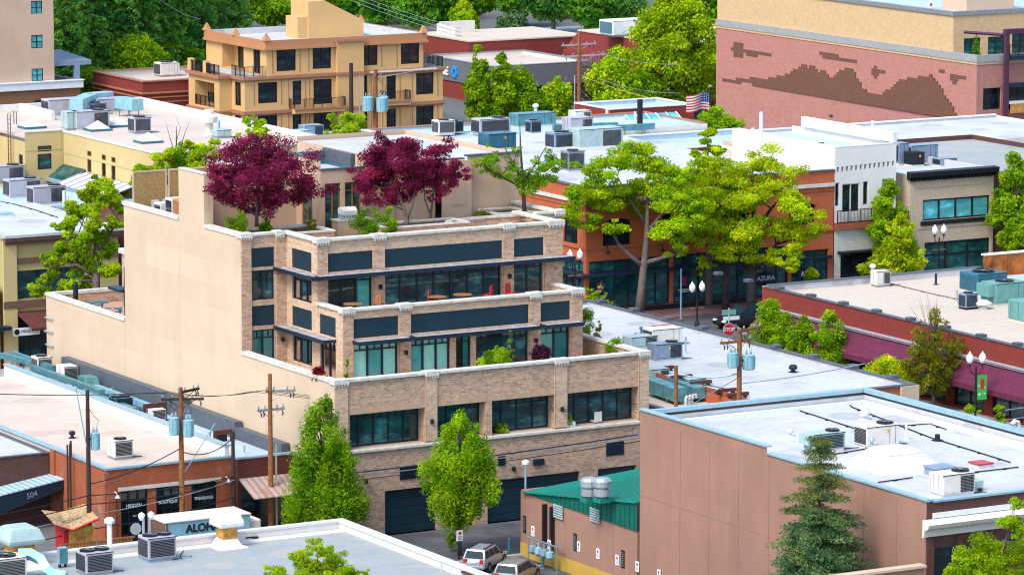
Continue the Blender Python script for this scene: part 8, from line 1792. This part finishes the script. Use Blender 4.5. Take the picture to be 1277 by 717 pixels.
tY('garden_tree', 'small thin tree behind the white stucco roof', 1036, 180, 318, 0, 138, 34, 'cone', 'olive', 1500, .17, trunk_h=.4, nc=30, clump=.17, tr=.14, seed=61)
tY('garden_tree', 'young conifer shaped tree below the mural building windows', 1241, 196, 305, 0, 176, 18, 'cone', 'fresh', 1500, .16, trunk_h=.2, nc=30, clump=.25, tr=.1, seed=62)
p = G(742, 140, 0); r = tree('bare_shrub', 'bare purplish twiggy shrub behind the tall brown pole', G(742, 150, 0), 6.5, 8.5, 'dome', 'purple', 350, .14, trunk_h=.1, nc=90, clump=.08, tr=.22, seed=63, bark='twig', limbs=90, bare=70)
trow('bare_shrub', 'smaller bare twiggy shrub beside the grey store wall', 702, 140, 98, 36, 'dome', 'purple', 150, .14, trunk_h=.1, nc=40, clump=.08, tr=.15, seed=64, bark='twig', limbs=40, bare=26)
# blue spruce and foreground crowns
ys = PX(1022, 640, 112.6)[0]; ztop = PX(1022, 540, 112.6)[1]
conifer('blue_spruce', 'tall blue green spruce with a golden tip before the brown wall', (112.6, ys, 0), ztop, 7.4, 'spruce', 85000, .085, 21, .18, 70, gap=.3, zlow=.1, power=.85, tipleaf='sprucetip')
lobed_tree('street_tree', 'bright yellow green crown before the brown building cornice', (118.6, 158.5, 0), [(1225, 690, 26), (1200, 700, 18), (1250, 680, 22), (1265, 650, 18), (1268, 625, 12), (1240, 705, 26), (1268, 690, 20), (1190, 712, 14), (1275, 670, 16), (1215, 715, 20), (1255, 712, 20)], 'lime', 11000, .075, [[(1245, 900, 1), (1245, 760, .8), (1250, 690, .3), (1266, 625, .08)], [(1245, 740, .6), (1215, 700, .2)]], .14, 'bark', 71, depth=.5, sub=9)
lobed_tree('street_tree', 'yellow green treetop rising over the grey roof edge', (G(395, 700, 7).x, G(395, 700, 7).y-9, 0), [(395, 684, 12), (372, 697, 14), (418, 697, 14), (395, 705, 20), (350, 712, 14), (440, 712, 12), (410, 688, 9), (375, 712, 16), (420, 714, 16), (335, 717, 9), (398, 676, 7), (455, 716, 7)], 'lime', 7500, .07, [[(395, 930, 1), (395, 740, .7), (396, 690, .2)]], .12, 'bark', 72, depth=.5, sub=9)
# wood behind the roofs: each conifer and tree stands on its own
CON = [(82, 128, -90, 46), (100, 118, -120, 52), (118, 122, -70, 44), (138, 112, -110, 58), (160, 116, -60, 46), (180, 112, -100, 54), (200, 108, -80, 50), (222, 104, -120, 60), (244, 98, -90, 56), (262, 92, -100, 56), (150, 96, -130, 60), (110, 98, -130, 60), (190, 92, -140, 62), (230, 84, -130, 64), (78, 104, -110, 50), (285, 76, -120, 60), (92, 84, -130, 60), (132, 82, -130, 60), (170, 80, -140, 60), (212, 78, -140, 60), (252, 72, -140, 60)]
ordn = ['nearest', 'second', 'third', 'fourth', 'fifth', 'sixth', 'seventh', 'eighth', 'ninth', 'tenth']
for i, (u, vb, vt, w) in enumerate(CON):
    p = G(u, vb, 0); k = ppm(p)
    conifer('pine_tree', 'tall dark conifer in the wood behind the pink building', p, (vb-vt)/k, w/k*1.15, 'pine', 4200, .34, 15, .3, 100+i, 'conifers of the wood behind the pink building', zlow=.14, gap=.6, power=.6)
trow('garden_tree', 'light green spreading tree before the dark conifers', 165, 118, 49, 112, 'round', 'fresh', 9000, .26, trunk_h=.06, nc=110, clump=.17, tr=.25, seed=80)
trow('garden_tree', 'deep green undergrowth tree between the pink building and brick building', 112, 140, 86, 60, 'round', 'mid', 5000, .24, trunk_h=.05, nc=60, clump=.22, tr=.2, seed=81)
trow('garden_tree', 'green bush tree at the edge of the wood near the pergola', 90, 116, 76, 60, 'round', 'mid', 4000, .26, trunk_h=.05, nc=50, clump=.22, tr=.2, seed=82)
for i, (u, vb, vt, w, lab) in enumerate(((140, 112, 30, 56, 'lighter leafy tree standing before the conifers, nearest the light spreading tree'), (205, 108, 24, 60, 'lighter leafy tree before the conifers on the apartment side'), (84, 116, 34, 40, 'slim leafy tree before the conifers by the pergola'), (176, 108, 6, 50, 'tall leafy tree rising over the light spreading tree'))):
    trow('garden_tree', lab, u, vb, vt, w, 'oval', 'mid', 4500, .27, trunk_h=.1, nc=70, clump=.17, tr=.22, seed=90+i)
trow('garden_tree', 'yellow green crown amid the conifers', 115, 110, 20, 40, 'oval', 'goldgreen', 2500, .28, trunk_h=.4, nc=40, clump=.22, tr=.2, seed=83)
trow('garden_tree', 'small green tree beside the brick building and balcony', 232, 104, 56, 50, 'round', 'mid', 3500, .26, trunk_h=.05, nc=50, clump=.22, tr=.2, seed=84)
for i, (u, vb, vt, w, leaf, lab) in enumerate(((305, 44, -40, 60, 'mid', 'green tree behind the apartment roof, first from the conifers'), (340, 36, -8, 46, 'fresh', 'bright green tree behind the apartment roof, second from the conifers'), (378, 30, -12, 44, 'fresh', 'bright green tree behind the apartment roof beside the stair tower'), (480, 46, -60, 80, 'dark', 'dark green tree right of the stair tower'), (525, 48, -60, 80, 'dark', 'dark green tree above the apartment corner'), (560, 46, -50, 70, 'dark', 'dark green tree over the annex roof'), (595, 44, -30, 56, 'mid', 'mid green street tree with a clear trunk by the lawn'), (578, 50, 2, 40, 'goldgreen', 'small yellowish tree before the dark trees'), (648, 34, -50, 60, 'dark', 'dark tree beside the far road'), (690, 42, -60, 80, 'pine', 'broad dark tree above the red brick hall'), (735, 46, -60, 80, 'dark', 'dark tree over the red brick hall roof'), (780, 46, -50, 76, 'pine', 'dark tree beside the very large lime tree'), (450, 40, -60, 60, 'dark', 'dark tree just beyond the stair tower'), (640, 46, 14, 40, 'spruce', 'pale blue green shrub tree at the lawn end'), (420, 26, -50, 60, 'mid', 'green tree behind the stair tower'), (880, 60, -60, 80, 'fresh', 'tree peeking between the lime crown and the mural building'))):
    p = G(u, vb, 0); k = ppm(p); tree('park_tree', lab, p, (vb-vt)/k, w/k*1.1, 'oval', leaf, 4200, .36, trunk_h=.16 if 'clear' not in lab else .4, nc=70, clump=.2, tr=.3, seed=120+i)
for i, (u, vb, w) in enumerate(((470, 30, 90), (540, 26, 90), (700, 24, 90), (760, 22, 90), (330, 16, 80), (250, 40, 80))):
    p = G(u, vb, 0); k = ppm(p); tree('park_tree', 'far dense green tree closing the view behind the nearer trees', p, 16, w/k, 'oval', 'dark', 3500, .45, trunk_h=.08, nc=60, clump=.22, tr=.35, seed=150+i, group='far trees closing the view')
for i in range(26):
    u = -20+i*52; p = G(u, -2-(i % 3)*6, 0); k = ppm(p); tree('park_tree', 'far dense green tree closing the view behind the nearer trees', p, 17, 75/k, 'oval', 'dark', 2200, .55, trunk_h=.06, nc=50, clump=.24, tr=.35, seed=180+i, group='far trees closing the view')

# ================================================================ camera, light
cam = bpy.data.cameras.new('camera'); co = bpy.data.objects.new('camera', cam); C.objects.link(co)
co.location = (0, 0, CAMH)
co.rotation_euler = Matrix((_rt, _up, -_fw)).transposed().to_euler()
cam.sensor_width = 36; cam.lens = 36*FPX/1277; cam.clip_end = 6000; cam.clip_start = 1
S.camera = co
EL, AZS = math.radians(52), math.radians(60.286+180-38)    # the sun's direction seen from the place (angle from +X)
sd = bpy.data.lights.new('sun', 'SUN'); so_ = bpy.data.objects.new('sun', sd); C.objects.link(so_)
sd.energy = 1.25; sd.angle = math.radians(20); sd.color = (1.0, .95, .87)
dirv = Vector((math.cos(AZS)*math.cos(EL), math.sin(AZS)*math.cos(EL), math.sin(EL)))
so_.rotation_euler = dirv.to_track_quat('Z', 'Y').to_euler(); so_.location = (100, 100, 120)
W = bpy.data.worlds.new('World'); S.world = W; W.use_nodes = True; nt = W.node_tree
sky = nt.nodes.new('ShaderNodeTexSky'); sky.sky_type = 'NISHITA'; sky.sun_disc = False; sky.sun_elevation = EL; sky.sun_rotation = math.pi/2-AZS
sky.air_density = 1.0; sky.dust_density = 2.0; sky.ozone_density = 1.0
bg = nt.nodes['Background']; nt.links.new(sky.outputs[0], bg.inputs[0]); bg.inputs[1].default_value = .15
S.view_settings.view_transform = 'Standard'; S.view_settings.look = 'None'; S.view_settings.gamma = 1; S.view_settings.exposure = 1.2
S.cycles.max_bounces = 5; S.cycles.diffuse_bounces = 2; S.cycles.glossy_bounces = 2; S.cycles.transmission_bounces = 3; S.cycles.transparent_max_bounces = 4
S.cycles.use_denoising = True; S.cycles.filter_width = 1.15; S.cycles.caustics_reflective = False; S.cycles.caustics_refractive = False

# repeats of a kind carry one group phrase
plural = {'air_conditioner': 'rooftop air conditioning units', 'street_tree': 'street trees', 'garden_tree': 'trees among the roofs', 'park_tree': 'trees beyond the roofs', 'vent_pipe': 'roof vent pipes', 'utility_pole': 'utility poles', 'parked_car': 'parked cars', 'skylight': 'pyramid skylights', 'roof_hatch': 'roof hatches', 'air_duct': 'rooftop ducts', 'patio_chair': 'terrace chairs', 'patio_table': 'terrace tables', 'bush': 'terrace shrubs', 'parking_sign': 'parking signs', 'notice_board': 'black framed notices', 'exhaust_hood': 'exhaust hoods', 'roof_timber': 'brown timbers on the annex seam', 'roof_conduit': 'roof conduits', 'maroon_tree': 'maroon trees on the roof terrace', 'roof_planter': 'roof terrace planters', 'bollard': 'blue bollards', 'turbine_vent': 'turbine exhausts', 'picnic_table': 'blue picnic tables', 'plant': 'low terrace plants', 'wooden_rack': 'brown racks on the service roof', 'striped_mast': 'striped masts', 'white_cabinet': 'white cabinets', 'bare_shrub': 'bare shrubs', 'street_shrub': 'street shrubs'}
for o in list(C.objects):
    if o.parent is None and 'category' in o and 'group' not in o:
        k = o.name.split('.')[0]
        if k in plural: o['group'] = plural[k]
